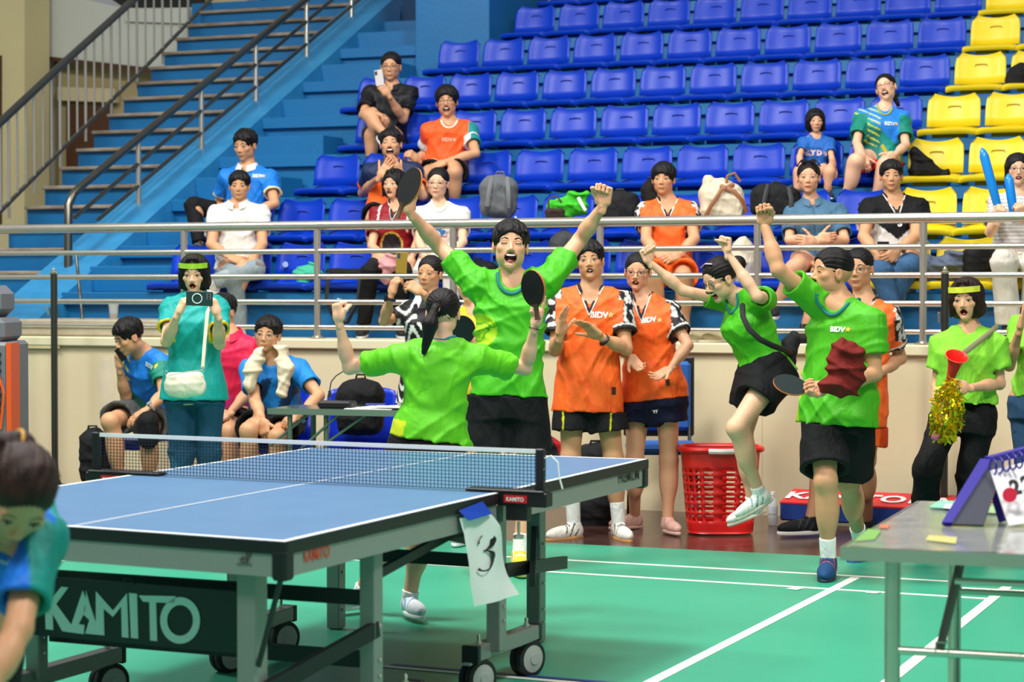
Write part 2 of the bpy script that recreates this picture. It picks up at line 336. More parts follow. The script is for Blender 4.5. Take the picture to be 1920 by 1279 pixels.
# ---------------------------------------------------------------- seats
def seat_meshes(m):
    # profile along depth (y, z) : front lip -> pan -> bend -> back
    W = .432; prof = [(0.0, -.035, 1), (.0, .0, 1), (.03, .018, 1), (.10, .008, 1), (.22, -.002, .99), (.32, .008, .98), (.365, .05, .96)]
    back = [(.365, .05, .96), (.385, .12, .96), (.40, .20, .955), (.415, .26, .94), (.42, .295, .92), (.419, .314, .87), (.436, .318, .85), (.445, .29, .92)]
    def sweep(pr, nu=13, bk=False):
        V = []
        for j, (y, z, wf_) in enumerate(pr):
            for i in range(nu):
                u = -1+2*i/(nu-1); x = u*W/2*wf_; e = abs(u)**6
                if bk:
                    top = max(0, (z-.2)/.11); zz = z-.026*top*(1-min(1, abs(u)*1.15)**2)*1.0-.035*top*max(0, (abs(u)-.85)/.15)**2; V.append((x, y-.03*u*u-.012*e, zz))
                else: V.append((x, y, z-.01*(1-u*u)*(1 if 1 < j < 6 else 0)-.012*e))
        F = [(j*nu+i, j*nu+i+1, (j+1)*nu+i+1, (j+1)*nu+i) for j in range(len(pr)-1) for i in range(nu-1)]; return V, F
    V, F = sweep(prof); pan = MB().add(V, F); 
    for s_ in (-1, 1): pan.box((s_*W/2-.008, .005, -.045), (s_*W/2+.008, .33, 0.0), ch=.004)
    pan.box((-.12, .08, -.062), (.12, .30, -.008))
    V, F = sweep(back, bk=True); bk = MB().add(V, F)
    slot = MB().tube([(-.05, .392, .200), (-.045, .392, .213), (0, .392, .217), (.045, .392, .213), (.05, .392, .200)], .0045, 6)
    return pan, bk, slot
M_blue = mat('seat_blue', '#0538b4', .34, spec=.28); M_yel = mat('seat_yellow', '#e4ca1c', .34, spec=.32)
protos = {}
for key, m in (('blue', M_blue), ('yellow', M_yel)):
    a, b, c_ = seat_meshes(m); root = empty('stadium_seat')
    o1 = a.build('seat_pan', m, root, smooth=True, recalc=False); o2 = b.build('backrest', m, root, smooth=True, recalc=False); o3 = c_.build('handle_slot', mat('slot_'+key, '#0a2c96' if key == 'blue' else '#b89a16', .5), o2, smooth=True)
    for o in (o1, o2): 
        sm = o.modifiers.new('thick', 'SOLIDIFY'); sm.thickness = .006; sm.offset = 0
    protos[key] = [root, False]
ORD = ['first', 'second', 'third', 'fourth', 'fifth', 'sixth', 'seventh', 'eighth', 'ninth', 'tenth', 'eleventh', 'twelfth', 'thirteenth', 'fourteenth', 'fifteenth', 'sixteenth', 'seventeenth', 'eighteenth', 'nineteenth', 'twentieth']
ROWN = ['front', 'second', 'third', 'fourth', 'fifth', 'sixth', 'seventh', 'eighth', 'ninth', 'tenth']
PIT_ = .4535
starts = {1: -8.16, 2: -8.13, 3: -8.02, 4: -8.14, 5: -8.14, 6: -8.06, 7: -7.27, 8: -7.27, 9: -7.27, 10: -7.2}
phase = {1: -7.33, 2: -7.74, 3: -6.46, 4: -6.46, 5: -6.83, 6: -7.28, 7: -7.27, 8: -7.2, 9: -7.25, 10: -7.2}
SEATS = {}
for i in range(1, 10):
    base = phase[i]-.02; k = 0
    while base-PIT_ > starts[i]-.12: base -= PIT_
    nb_, ny_ = 0, 0
    while True:
        x = base+k*PIT_; k += 1
        d = (np.array([x, SY(i), 0])-CC) @ fw0; px = 960+FPX*((np.array([x, SY(i), 0])) @ CR)/d
        if px > 1925: break
        yel = x > -2.93; key = 'yellow' if yel else 'blue'
        pr = protos[key]; cx = x+PIT_/2-.015; loc = (cx, SY(i)-.03, SZ(i)+.062)
        if not pr[1]: r = pr[0]; r.location = loc; pr[1] = True
        else: r = dup(pr[0], None, loc)
        if yel: ny_ += 1; n = ny_; side = 'the left end'
        else: nb_ += 1; n = nb_; side = 'the left'
        tag(r, '%s stadium seat, %s %s from %s, %s row' % (key, ORD[n-1], key, side, ROWN[i-1]), 'seat', '%s stadium seats' % key); SEATS[(i, key, n)] = r
# ================================================================== SCULPTING ENGINE (numpy distance fields -> one skin)
def _n(v): v = np.asarray(v, float); return v/(np.linalg.norm(v)+1e-12)
def pe(p, X, Y, Z):
    t = p[0]
    if t == 'cone':
        _, a, b, ra, rb, fl_ = p
        x, y, z = X-a[0], Y-a[1], Z-a[2]; ab = b-a
        if fl_ is not None:
            ax, ratio = fl_; s = 1/ratio-1; d = (x*ax[0]+y*ax[1]+z*ax[2])*s; x = x+d*ax[0]; y = y+d*ax[1]; z = z+d*ax[2]; ab = ab+ax*np.dot(ab, ax)*s
        L = np.dot(ab, ab)+1e-9; h = np.clip((x*ab[0]+y*ab[1]+z*ab[2])/L, 0, 1)
        return np.sqrt((x-h*ab[0])**2+(y-h*ab[1])**2+(z-h*ab[2])**2)-(ra+(rb-ra)*h)
    if t == 'cyl':
        _, a, b, ra, rb, fl_ = p
        ab = b-a; L = np.linalg.norm(ab); u = ab/L; x, y, z = X-a[0], Y-a[1], Z-a[2]; h = x*u[0]+y*u[1]+z*u[2]
        px, py, pz = x-h*u[0], y-h*u[1], z-h*u[2]
        if fl_ is not None:
            ax, ratio = fl_; s = 1/ratio-1; d = (px*ax[0]+py*ax[1]+pz*ax[2])*s; px = px+d*ax[0]; py = py+d*ax[1]; pz = pz+d*ax[2]
        r = np.sqrt(px*px+py*py+pz*pz)-(ra+(rb-ra)*np.clip(h/L, 0, 1)); return np.maximum(r, np.maximum(-h, h-L))
    if t == 'ell':
        _, c, M, R = p
        x, y, z = X-c[0], Y-c[1], Z-c[2]; q = [(x*M[i][0]+y*M[i][1]+z*M[i][2]) for i in range(3)]
        k0 = np.sqrt(sum((q[i]/R[i])**2 for i in range(3))); k1 = np.sqrt(sum((q[i]/R[i]**2)**2 for i in range(3)))+1e-9
        return k0*(k0-1)/k1
    if t == 'box':
        _, c, M, R, rr = p
        x, y, z = X-c[0], Y-c[1], Z-c[2]; q = [np.abs(x*M[i][0]+y*M[i][1]+z*M[i][2])-(R[i]-rr) for i in range(3)]
        return np.sqrt(sum(np.maximum(v, 0)**2 for v in q))+np.minimum(np.maximum(np.maximum(q[0], q[1]), q[2]), 0)-rr
    if t == 'loft':
        _, a, u, l, f, T, A, B, O, pw = p
        x, y, z = X-a[0], Y-a[1], Z-a[2]; h = x*u[0]+y*u[1]+z*u[2]; s = x*l[0]+y*l[1]+z*l[2]; w_ = x*f[0]+y*f[1]+z*f[2]
        aa = np.interp(h, T, A); bb = np.interp(h, T, B); w_ = w_-np.interp(h, T, O)
        e = (np.abs(s/aa)**pw+np.abs(w_/bb)**pw)**(1/pw); r = (e-1)*np.minimum(aa, bb)*.9
        return np.maximum(r, np.maximum(T[0]-h, h-T[-1]))
def pbox(p):
    t = p[0]
    if t in ('cone', 'cyl'):
        m = max(p[3], p[4])*(1.05 if t == 'cone' else 1.1); return np.minimum(p[1], p[2])-m, np.maximum(p[1], p[2])+m
    if t == 'ell': m = max(p[3]); return p[1]-m, p[1]+m
    if t == 'box': m = np.linalg.norm(p[3]); return p[1]-m, p[1]+m
    if t == 'loft':
        _, a, u, l, f, T, A, B, O, pw = p; c0 = a+u*T[0]; c1 = a+u*T[-1]; m = max(max(A), max(B)+np.abs(O).max())*1.05; return np.minimum(c0, c1)-m, np.maximum(c0, c1)+m
def cone(a, b, ra, rb=None, fl_=None): return ('cone', np.array(a, float), np.array(b, float), ra, ra if rb is None else rb, fl_)
def cyl(a, b, ra, rb=None, fl_=None): return ('cyl', np.array(a, float), np.array(b, float), ra, ra if rb is None else rb, fl_)
def ell(c, M, R): return ('ell', np.array(c, float), np.array(M, float), tuple(R))
def rbox(c, M, R, rr): return ('box', np.array(c, float), np.array(M, float), tuple(R), rr)
def smin(a, b, k):
    h = np.maximum(k-np.abs(a-b), 0)/k; return np.minimum(a, b)-h*h*k*.25
def fieldpts(prims, P):
    X, Y, Z = P[:, 0], P[:, 1], P[:, 2]; v = np.full(len(P), 9.)
    for op, p, k in prims:
        if callable(p): v = p(X, Y, Z, v); continue
        d = pe(p, X, Y, Z); v = smin(v, d, k) if op == '+' else -smin(-v, d, k)
    return v
def sculpt(prims, vox, box=None):
    """prims: list of (op, prim, k) evaluated in order. returns V, F(quads)"""
    if box is None:
        lo = np.full(3, 1e9); hi = -lo
        for op, p, k in prims:
            if op == '+' and not callable(p): a, b = pbox(p); lo = np.minimum(lo, a); hi = np.maximum(hi, b)
        lo -= vox*3; hi += vox*3
    else: lo, hi = np.array(box[0], float), np.array(box[1], float)
    n = np.ceil((hi-lo)/vox).astype(int)+1; ax = [lo[i]+np.arange(n[i])*vox for i in range(3)]
    G = np.full(n, .5)
    for op, p, k in prims:
        if callable(p):
            G = p(ax[0][:, None, None], ax[1][None, :, None], ax[2][None, None, :], G); continue
        a, b = pbox(p); m = k+vox*3
        i0 = np.maximum(np.floor((a-m-lo)/vox).astype(int), 0); i1 = np.minimum(np.ceil((b+m-lo)/vox).astype(int)+1, n)
        if (i1 <= i0).any(): continue
        sl_ = tuple(slice(i0[i], i1[i]) for i in range(3)); sub = G[sl_]
        d = pe(p, ax[0][sl_[0]][:, None, None], ax[1][sl_[1]][None, :, None], ax[2][sl_[2]][None, None, :])
        G[sl_] = smin(sub, d, k) if op == '+' else -smin(-sub, d, k)
    return nets(G, lo, vox)
def nets(G, lo, vox):
    S_ = G < 0; nx, ny, nz = G.shape
    c = np.zeros((nx-1, ny-1, nz-1), np.int8)
    for dx in (0, 1):
        for dy in (0, 1):
            for dz in (0, 1): c += S_[dx:nx-1+dx, dy:ny-1+dy, dz:nz-1+dz]
    act = (c > 0) & (c < 8); idx = np.full(act.shape, -1, np.int64); I = np.argwhere(act); idx[act] = np.arange(len(I))
    if not len(I): return np.zeros((0, 3)), np.zeros((0, 4), int)
    acc = np.zeros((len(I), 3)); cnt = np.zeros(len(I)); off = [(a, b, d) for a in (0, 1) for b in (0, 1) for d in (0, 1)]
    g = [G[I[:, 0]+a, I[:, 1]+b, I[:, 2]+d] for a, b, d in off]
    for i in range(8):
        for j in range(i+1, 8):
            df = np.abs(np.array(off[i])-np.array(off[j]))
            if df.sum() != 1: continue
            m = (g[i] < 0) != (g[j] < 0); t = np.where(m, g[i]/(g[i]-g[j]+1e-20), 0)
            pt = np.array(off[i])[None]+(np.array(off[j])-np.array(off[i]))[None]*t[:, None]; acc += pt*m[:, None]; cnt += m
    V = lo+(I+acc/cnt[:, None])*vox; F = []
    for axn in range(3):
        A_, B_ = (axn+1) % 3, (axn+2) % 3
        s0 = [slice(None)]*3; s1 = [slice(None)]*3; s0[axn] = slice(0, -1); s1[axn] = slice(1, None)
        ch = S_[tuple(s0)] != S_[tuple(s1)]; E_ = np.argwhere(ch)
        E_ = E_[(E_[:, A_] > 0) & (E_[:, B_] > 0) & (E_[:, A_] < G.shape[A_]-1) & (E_[:, B_] < G.shape[B_]-1)]
        if not len(E_): continue
        fl_ = S_[tuple(E_.T)]
        def cell(da, db):
            q = E_.copy(); q[:, A_] -= da; q[:, B_] -= db; return idx[tuple(q.T)]
        q = np.stack([cell(1, 1), cell(0, 1), cell(0, 0), cell(1, 0)], 1); q[~fl_] = q[~fl_][:, ::-1]; F.append(q)
    F = np.concatenate(F); F = F[(F >= 0).all(1)]
    return V, F
def merge(parts):
    Vs, Fs, Cs = [], [], []; n = 0
    for V, F, C_ in parts: Vs.append(V); Fs.append(F+n); Cs.append(C_); n += len(V)
    return np.concatenate(Vs), np.concatenate(Fs), np.concatenate(Cs)
def vnoise(P, f, seed=0):
    r = np.random.default_rng(seed); v = 0
    for i in range(5):
        d = r.normal(size=3); d /= np.linalg.norm(d); d2 = r.normal(size=3); v = v+np.sin((P@d)*f*r.uniform(.7, 1.6)+r.uniform(0, 6)+1.3*np.sin((P@d2)*f*.6+i))
    return v/3
# ------------------------------------------------------------------ hands
HP = {'fist': ((78, 95, 62), (38, 45), .50), 'open': ((6, 8, 6), (-6, 5), .1), 'flat': ((2, 4, 3), (0, 4), 0), 'relaxed': ((28, 34, 22), (5, 12), .1),
      'grip': ((58, 70, 40), (25, 30), .45), 'curl': ((45, 55, 35), (15, 25), .3), 'point': ((78, 95, 62), (30, 40), .4), 'spread': ((14, 18, 12), (-10, 6), .2), 'pinch': ((50, 42, 20), (30, 25), .5)}
def rotv(v, ax, a): ax = _n(ax); c, s = math.cos(a), math.sin(a); return v*c+np.cross(ax, v)*s+ax*np.dot(ax, v)*(1-c)
def hand_prims(W, A, N, side, pose, s=1.0):
    A = _n(A); N = _n(N-A*np.dot(N, A)); S_ = np.cross(A, N)*(1 if side == 'r' else -1); (c1, c2, c3), (t1, t2), tin = HP[pose]
    pr = [('+', cone(W-A*.025*s, W+A*.025*s, .0225*s, .025*s, (N, .82)), .015), ('+', rbox(W+A*.052*s, (S_, A, N), (.040*s, .045*s, .0145*s), .012*s), .02)]
    pr.append(('+', ell(W+A*.035*s+S_*.026*s+N*.008*s, (S_, A, N), (.018*s, .030*s, .016*s)), .012))
    fan = {'spread': 9, 'open': 5}.get(pose, 1)
    for i, (o, L, st) in enumerate(((.030, .076, 0), (.0105, .084, .004), (-.010, .078, .002), (-.029, .061, -.006))):
        if pose == 'point' and i == 0: a1, a2, a3 = 4, 4, 4
        else: a1, a2, a3 = c1, c2, c3
        jit = (i-1.5)*3 if c1 < 60 else (i-1.5)*2
        d = rotv(A, N, math.radians((1.5-i)*fan)*(-1 if side == 'r' else 1)) if fan else A
        d = _n(A+S_*math.sin(math.radians((1.5-i)*fan)))
        p = W+A*(.088+st)*s+S_*o*s; r = .0088*s; ax = np.cross(d, N)
        for L_, an in ((.45, a1+jit), (.31, a2), (.24, a3)):
            d = rotv(d, ax, math.radians(an)); q = p+d*L*L_*s; pr.append(('+', cone(p, q, r, r*.93), .005)); p = q; r *= .93
    p = W+A*.028*s+S_*.032*s+N*.006*s; d = _n(A*.72+S_*(.75-tin*.7)+N*(.12+tin*.6)); r = .0115*s
    ax = np.cross(d, _n(N*.8-S_*.8))
    for L_, an in ((.038, 0), (.032, t1), (.026, t2)):
        d = rotv(d, ax, math.radians(an)); q = p+d*L_*s; pr.append(('+', cone(p, q, r, r*.9), .008)); p = q; r *= .9
    return pr
# ------------------------------------------------------------------ people
SKINS = {'fair': '#e9b795', 'mid': '#e0a884', 'tan': '#d09a72', 'deep': '#b57a55'}
def C3(h): return np.array(lin(h))
M_skin = attr_mat('skin', .48, bump=.05, bscale=300, sss=.12, spec=.4)
M_cloth = attr_mat('cloth', .78, bump=.5, bscale=17, spec=.25, wr=1)
M_satin = attr_mat('sports_cloth', .55, bump=.55, bscale=13, spec=.32, wr=1)
M_hair = attr_mat('hair', .5, bump=.5, bscale=120, stretch=(3, 3, .35), spec=.28)
M_eye = mat('eye_white', '#e6dfd6', .25); M_iris = mat('iris_dark', '#1a0f0a', .15); M_lash = mat('lash', '#140d0a', .6); M_teeth = mat('teeth', '#f3ece0', .25)
M_lip = {'m': mat('lips_plain', '#b06a58', .45), 'f': mat('lips_pink', '#c05a52', .4), 'r': mat('lips_red', '#b02a2a', .35)}
M_mouth = mat('mouth_inside', '#4a1210', .5); M_tongue = mat('tongue', '#b8605a', .4)
M_frame = mat('spectacle_frame', '#1c1512', .35); M_glassy = mat('lens', '#ffffff', .02, alpha=.12)
def person(label, d, pts, yaw=0, skin='mid', sex='m', H=None, head=(0, 0, 0), hair='short', face='calm', shirt=None, bottom=None, shoes=None, hands=None, group=None, Q=1, glasses=None, lips=None, hs=None, lean=0, hairx=(), w=1.0, extra=None, hbias=None, brow=0):
    """pts: image-plane joint positions (px, py) + optional depth rule, all placed at true depth d"""
    f = 1 if sex == 'm' else .88; FE = sex != 'm'
    CFh = _n(np.array([CF[0], CF[1], 0])); base = {}
    yr = math.radians(yaw); FWD = -CFh*math.cos(yr)+CR*math.sin(yr)
    def P(x, y, dd=0): return atD(x, y, d+dd)
    sc = (H or (1.7 if sex == 'm' else 1.6))/1.7; bl = dict(ua=.29*sc, fa=.25*sc, th=.42*sc, sh=.41*sc)
    def child(par, spec, L):
        x, y = spec[0], spec[1]; rule = spec[2] if len(spec) > 2 else 0
        dpar = np.dot(par-CC, CF)
        if isinstance(rule, str):
            q = atD(x, y, dpar); lat = np.linalg.norm(q-par); dz = math.sqrt(max(0, L*L-lat*lat))*(1 if rule == '+' else -1); return atD(x, y, dpar+dz)
        return atD(x, y, d+rule)
    J = {}
    hip = P(*pts['hip']); neck = P(*pts['neck']) if len(pts['neck']) > 2 else atD(*pts['neck'], d+lean)
    UP = _n(neck-hip); LEFT = _n(np.cross(np.array([0, 0, 1.]), FWD)); LEFT = _n(LEFT-UP*np.dot(LEFT, UP)); F_ = np.cross(LEFT, UP); TL = np.linalg.norm(neck-hip)
    shw = (.175 if not FE else .15)*sc*w; hpw = .088*sc
    for sd, sg in (('l', 1), ('r', -1)):
        J['s'+sd] = P(*pts['s'+sd]) if 's'+sd in pts and len(pts['s'+sd]) > 2 else (atD(pts['s'+sd][0], pts['s'+sd][1], np.dot(neck+LEFT*shw*sg-CC, CF)) if 's'+sd in pts else neck+LEFT*shw*sg-UP*.045*sc)
        J['h'+sd] = hip+LEFT*hpw*sg
        if 'e'+sd in pts: J['e'+sd] = child(J['s'+sd], pts['e'+sd], bl['ua'])
        if 'w'+sd in pts: J['w'+sd] = child(J['e'+sd], pts['w'+sd], bl['fa'])
        if 'k'+sd in pts: J['k'+sd] = child(J['h'+sd], pts['k'+sd], bl['th'])
        if 'a'+sd in pts: J['a'+sd] = child(J['k'+sd], pts['a'+sd], bl['sh'])
    # ---- head frame
    hx, hy, hpx = pts['head'][:3]; hd = (pts['head'][3] if len(pts['head']) > 3 else 0); hdep = np.dot(neck-CC, CF)+hd
    hc = atD(hx, hy, hdep); h = hpx*hdep/FPX
    a, b, c_ = [math.radians(v) for v in head]; hyaw = a
    f0 = -CFh*math.cos(hyaw)+CR*math.sin(hyaw); l0 = _n(np.cross(np.array([0, 0, 1.]), f0)); u0 = np.array([0, 0, 1.])
    f1 = rotv(f0, l0, b); u1 = rotv(u0, l0, b)           # pitch + = look down
    u2 = rotv(u1, f1, c_); l2 = rotv(l0, f1, c_)         # roll
    HL, HF, HU = l2, f1, u2; HM = np.array([HL, HF, HU])
    def hp(x, y, z): return hc+(HL*x+HF*y+HU*z)*h
    def he(c, R): return ell(hp(*c), HM, [r*h for r in R])
    mo = {'calm': 0, 'smile': .12, 'talk': .35, 'gape': .55, 'shout': 1.0, 'laugh': .85}[face]; wid = {'smile': .125, 'laugh': .135, 'shout': .14, 'talk': .085, 'gape': .085, 'calm': .095}[face]
    jd = .05*mo
    fat = .0 if not FE else -.01
    hd_ = [('+', he((0, -.06, .12), (.335, .41, .375)), .001), ('+', he((0, .07, -.13-jd*.5), (.272+fat, .30, .32)), .08*h),
           ('+', he((0, .245, -.385-jd), (.095, .085, .075)), .09*h), ('+', he((.16, .03, -.22-jd*.3), (.085, .13, .12)), .09*h), ('+', he((-.16, .03, -.22-jd*.3), (.085, .13, .12)), .09*h),
           ('+', he((.165, .235, -.08), (.10, .09, .085)), .06*h), ('+', he((-.165, .235, -.08), (.10, .09, .085)), .06*h),
           ('+', cone(hp(-.17, .285, .075), hp(.17, .285, .075), .045*h), .05*h),
           ('-', he((.135, .405, .008), (.072, .062, .036)), .05*h), ('-', he((-.135, .405, .008), (.072, .062, .036)), .05*h),
           ('+', he((.135, .285, -.002), (.072, .055, .045)), .02*h), ('+', he((-.135, .285, -.002), (.072, .055, .045)), .02*h),
           ('+', cone(hp(0, .335, .03), hp(0, .415, -.115), .026*h, .042*h), .03*h), ('+', he((.048, .375, -.135), (.032, .04, .028)), .02*h), ('+', he((-.048, .375, -.135), (.032, .04, .028)), .02*h),
           ('-', he((.026, .41, -.165), (.014, .02, .012)), .008*h), ('-', he((-.026, .41, -.165), (.014, .02, .012)), .008*h),
           ('+', he((0, .335, -.245), (.09, .05, .065)), .04*h)]
    for s_ in (1, -1):
        hd_ += [('+', he((s_*.335, -.02, -.03), (.035, .085, .125)), .02*h), ('-', he((s_*.372, .0, -.02), (.022, .045, .075)), .015*h)]
    mz = -.262-jd*.35
    if mo > .3: hd_.append(('-', he((0, .37, mz), (wid*.92, .13, .035+.075*mo)), .02*h))
    nkr = (.056 if not FE else .047)*sc
    nkT = hp(0, -.09, -.26)
    neckp = [('+', cone(nkT, neck+UP*.0, nkr*.95, nkr*1.05), .03)]
    ncol = C3(SKINS[skin]) if not skin.startswith('#') else C3(skin)
    def skincol(V):
        c = np.tile(ncol, (len(V), 1)); q = (V-hc)@HM.T/h
        def bl_(ctr, R, colr, amt):
            nonlocal c
            e = np.exp(-(((q-np.array(ctr))/np.array(R))**2).sum(1))*amt; c = c*(1-e[:, None])+np.array(colr)*e[:, None]
        red = ncol*np.array([1.02, .74, .68]); dk = ncol*np.array([.72, .58, .52])
        for s_ in (1, -1): bl_((s_*.18, .25, -.10), (.10, .1, .08), red, .45); bl_((s_*.36, 0, 0), (.05, .1, .12), red, .4); bl_((s_*.14, .3, .045), (.09, .08, .03), dk, .15)  # dk puts eye-socket shading into the skin colour
        bl_((0, .40, -.13), (.06, .06, .05), red, .4)
        if mo > .3:
            e = ((q-np.array([0, .37, mz]))/np.array([wid*.90, .3, .030+.072*mo])); ins = (e**2).sum(1) < 1.0; ins &= q[:, 1] < .325
            c[ins] = C3('#3a0e0c')
        n = vnoise(V, 60, 3)*.03; return np.clip(c*(1+n[:, None]), 0, 1)
    vh = {0: .0075, 1: .0052, 2: .0038}[Q]; vb = {0: .014, 1: .012, 2: .010}[Q]; vc = {0: .011, 1: .0095, 2: .0075}[Q]
    body = []
    # ---- torso / limbs (skin)
    prof = [(-.12, .125, .09), (0, .16, .108), (.13, .145, .10), (.28, .148, .102), (.40, .165, .112), (.47, .145, .09), (.52, .085, .06)] if not FE else \
           [(-.12, .13, .10), (0, .158, .108), (.13, .125, .09), (.28, .130, .095), (.40, .138, .095), (.47, .120, .078), (.52, .075, .055)]
    k_ = TL/.52
    def loft(pf, ww=1.0, off=0, pw=2.3, shift=None): 
        T = np.array([q[0] for q in pf])*k_; A = np.array([q[1] for q in pf])*sc*ww*(w if ww else 1); B = np.array([q[2] for q in pf])*sc*ww; O = np.array([(q[3] if len(q) > 3 else 0) for q in pf])*sc+off
        return ('loft', hip, UP, LEFT, F_, T, A, B, O, pw)
    body.append(('+', loft(prof), .01))
    body.append(('+', cone(J['sl'], J['sr'], .048*sc*f, .048*sc*f, (F_, .9)), .05))
    body.append(('+', cone(neck+UP*.03, J['sl'], .04*sc, .045*sc), .05)); body.append(('+', cone(neck+UP*.03, J['sr'], .04*sc, .045*sc), .05))
    for sd in 'lr':
        if 'e'+sd in J:
            s0, e0 = J['s'+sd], J['e'+sd]; body += [('+', cone(s0, e0, .050*f*sc, .037*f*sc), .03)]
            if 'w'+sd in J:
                w0 = J['w'+sd]; body += [('+', cone(e0, e0+(w0-e0)*.45, .037*f*sc, .037*f*sc), .015), ('+', cone(e0+(w0-e0)*.3, w0, .038*f*sc, .0228*f*sc), .02)]
        if 'k'+sd in J:
            h0, k0 = J['h'+sd], J['k'+sd]; body += [('+', cone(h0, k0, .085*sc, .054*sc), .05), ('+', cone(k0, k0, .052*sc), .02)]
            if 'a'+sd in J:
                a0 = J['a'+sd]; bk = _n(np.cross(np.cross(a0-k0, -FWD), a0-k0)+1e-9); ddn = _n(a0-k0)
                body += [('+', cone(k0, a0, .048*sc, .034*sc), .03), ('+', ell(k0+(a0-k0)*.32-F_*.015*sc, (np.cross(ddn, F_+.001), ddn, F_) if False else np.eye(3), (.052*sc, .052*sc, .12*sc)), .05)]
    body += neckp
    hbox = (hc-h*.62, hc+h*.62)
    V, F, = sculpt(body+hd_[:3], vb)
    cen = V[F].mean(1); q = (cen-hc)@HU/h; keep = (q < -.34) | (np.linalg.norm(cen-hc, axis=1) > .66*h); V1, F1 = V, F[keep]
    hr_ = [('+', p, k) for o, p, k in neckp]+hd_
    Vh, Fh = sculpt(hr_, vh, (hc-h*.66, hc+h*.66)); cen = Vh[Fh].mean(1); q = (cen-hc)@HU/h; Fh = Fh[q > -.42]
    if len(Fh) == 0: Fh = np.zeros((0, 4), int)
    parts = [(V1, F1, skincol(V1)), (Vh, Fh, skincol(Vh))]
    hinfo = {}
    for sd in 'lr':
        if hands and sd in hands and 'w'+sd in J:
            pose, dv, nv = hands[sd][:3]; Wp = J['w'+sd]; hsz = (hands[sd][3] if len(hands[sd]) > 3 else 1)*(1.0 if not FE else .92)*sc
            cv = lambda v: _n(CR*v[0]+np.array([0, 0, 1.])*v[1]-CFh*v[2])
            A_ = cv(dv); N_ = cv(nv); pr = hand_prims(Wp, A_, N_, sd, pose, hsz); N_ = _n(N_-A_*np.dot(N_, A_))
            Vx, Fx = sculpt(pr, {0: .0075, 1: .0055, 2: .0042}[Q]); col = np.tile(ncol, (len(Vx), 1)); red = ncol*np.array([1, .8, .75]); tt = np.clip(((Vx-Wp)@A_-.08*hsz)/.06, 0, 1)[:, None]*.5
            parts.append((Vx, Fx, col*(1-tt)+red*tt)); hinfo[sd] = (Wp, A_, N_, np.cross(A_, N_)*(1 if sd == 'r' else -1), hsz)
    V, F, C_ = merge(parts)
    used = np.unique(F); rm = np.full(len(V), -1); rm[used] = np.arange(len(used)); V = V[used]; C_ = C_[used]; F = rm[F]
    org = hip.copy(); root = npmesh('person', V-org, F, M_skin, None, C_); root.location = org; tag(root, label, 'person', group)
    # ---------------- face features
    def surf(x, z, y0=.62):
        ys = np.linspace(y0, .1, 60); Pp = np.array([hp(x, y, z) for y in ys]); v = fieldpts(hr_, Pp); i = np.argmax(v < 0); return ys[i] if v[i] < 0 else .3
    squint = {'shout': .25, 'laugh': .15, 'smile': .6}.get(face, .8)
    if head[0] > -120 and head[0] < 120:
        for s_ in (1, -1):
            ey = surf(s_*.135, 0); n = 9
            m = MB(); c0 = hp(s_*.135, ey-.012, -.004); V_ = []; 
            ww, hh = .060, .022*squint+.002
            ring = [hp(s_*.135+ww*math.cos(t), ey+.004-.018*abs(math.cos(t))**2, -.004+hh*math.sin(t)*(1.15 if math.sin(t) > 0 else .8)) for t in np.linspace(0, 2*math.pi, 14, endpoint=False)]
            m.add(ring+[hp(s_*.135, ey+.014, -.003)], [(i, (i+1) % 14, 14) for i in range(14)]); eo = m.build('eye', M_eye, root, smooth=True)
            if squint > .3:
                ir = .021; ring = [hp(s_*.135+ir*math.cos(t), ey+.0155, -.002+max(-hh*.75, min(hh*.95, ir*math.sin(t)))) for t in np.linspace(0, 2*math.pi, 12, endpoint=False)]
                MB().add(ring+[hp(s_*.135, ey+.019, -.002)], [(i, (i+1) % 12, 12) for i in range(12)]).build('iris', M_iris, eo, smooth=True)
            lid = [hp(s_*(.135+ww*1.08*u), ey+.008-.018*u*u, -.002+hh*1.15*math.sqrt(max(0, 1-u*u))-.006*max(0, -u)+.004*max(0, u)) for u in np.linspace(-1, 1, 9)]
            MB().tube(lid, [.004*h]+[.0095*h]*7+[.004*h], 5).build('eyelashes', M_lash, root, smooth=True)
            br = []
            for u in np.linspace(-1, 1, 7):
                bx = s_*(.14+.08*u); bz = .088+.022*(1-u*u)-.012*max(0, u)+brow*.02*(-u); br.append(hp(bx, surf(bx, bz)+.002, bz))
            MB().tube(br, np.array([.010, .019, .021, .020, .017, .012, .004])*h*(1 if not FE else .66), 6, flat=(HF, .5)).build('eyebrow', mat('brow_hair', '#1d1410', .8), root, smooth=True)
        lm = M_lip[lips or ('m' if not FE else 'f')]
        lh = .014+.078*mo*.95 if mo > .3 else 0
        if mo > .3:
            ring = []
            for t in np.linspace(0, 2*math.pi, 20, endpoint=False):
                x = wid*math.cos(t); z = mz+(lh+.012)*math.sin(t)*(1 if math.sin(t) < 0 else .8)+(.03 if face in ('laugh', 'shout') else 0)*(abs(math.cos(t))**3)*.6
                ring.append(hp(x, min(max(surf(x*1.12, mz+(z-mz)*1.25)-.004, .2), .385), z))
            MB().tube(ring, .0125*h, 7, closed=True).build('lips', lm, root, smooth=True)
            ya = min(surf(0, mz+lh*1.5), .40)-.02
            if face in ('shout', 'laugh', 'talk'):
                V_ = []; n = 11
                for j in (0, 1):
                    for i in range(n):
                        u = -1+2*i/(n-1); V_.append(hp(u*wid*.78, ya-.05*u*u-.01, mz+lh*.72-j*.026-.008*(1-u*u)*j+.012*u*u))
                MB().add(V_, [(i, i+1, n+i+1, n+i) for i in range(n-1)]).build('teeth', M_teeth, root, smooth=True)
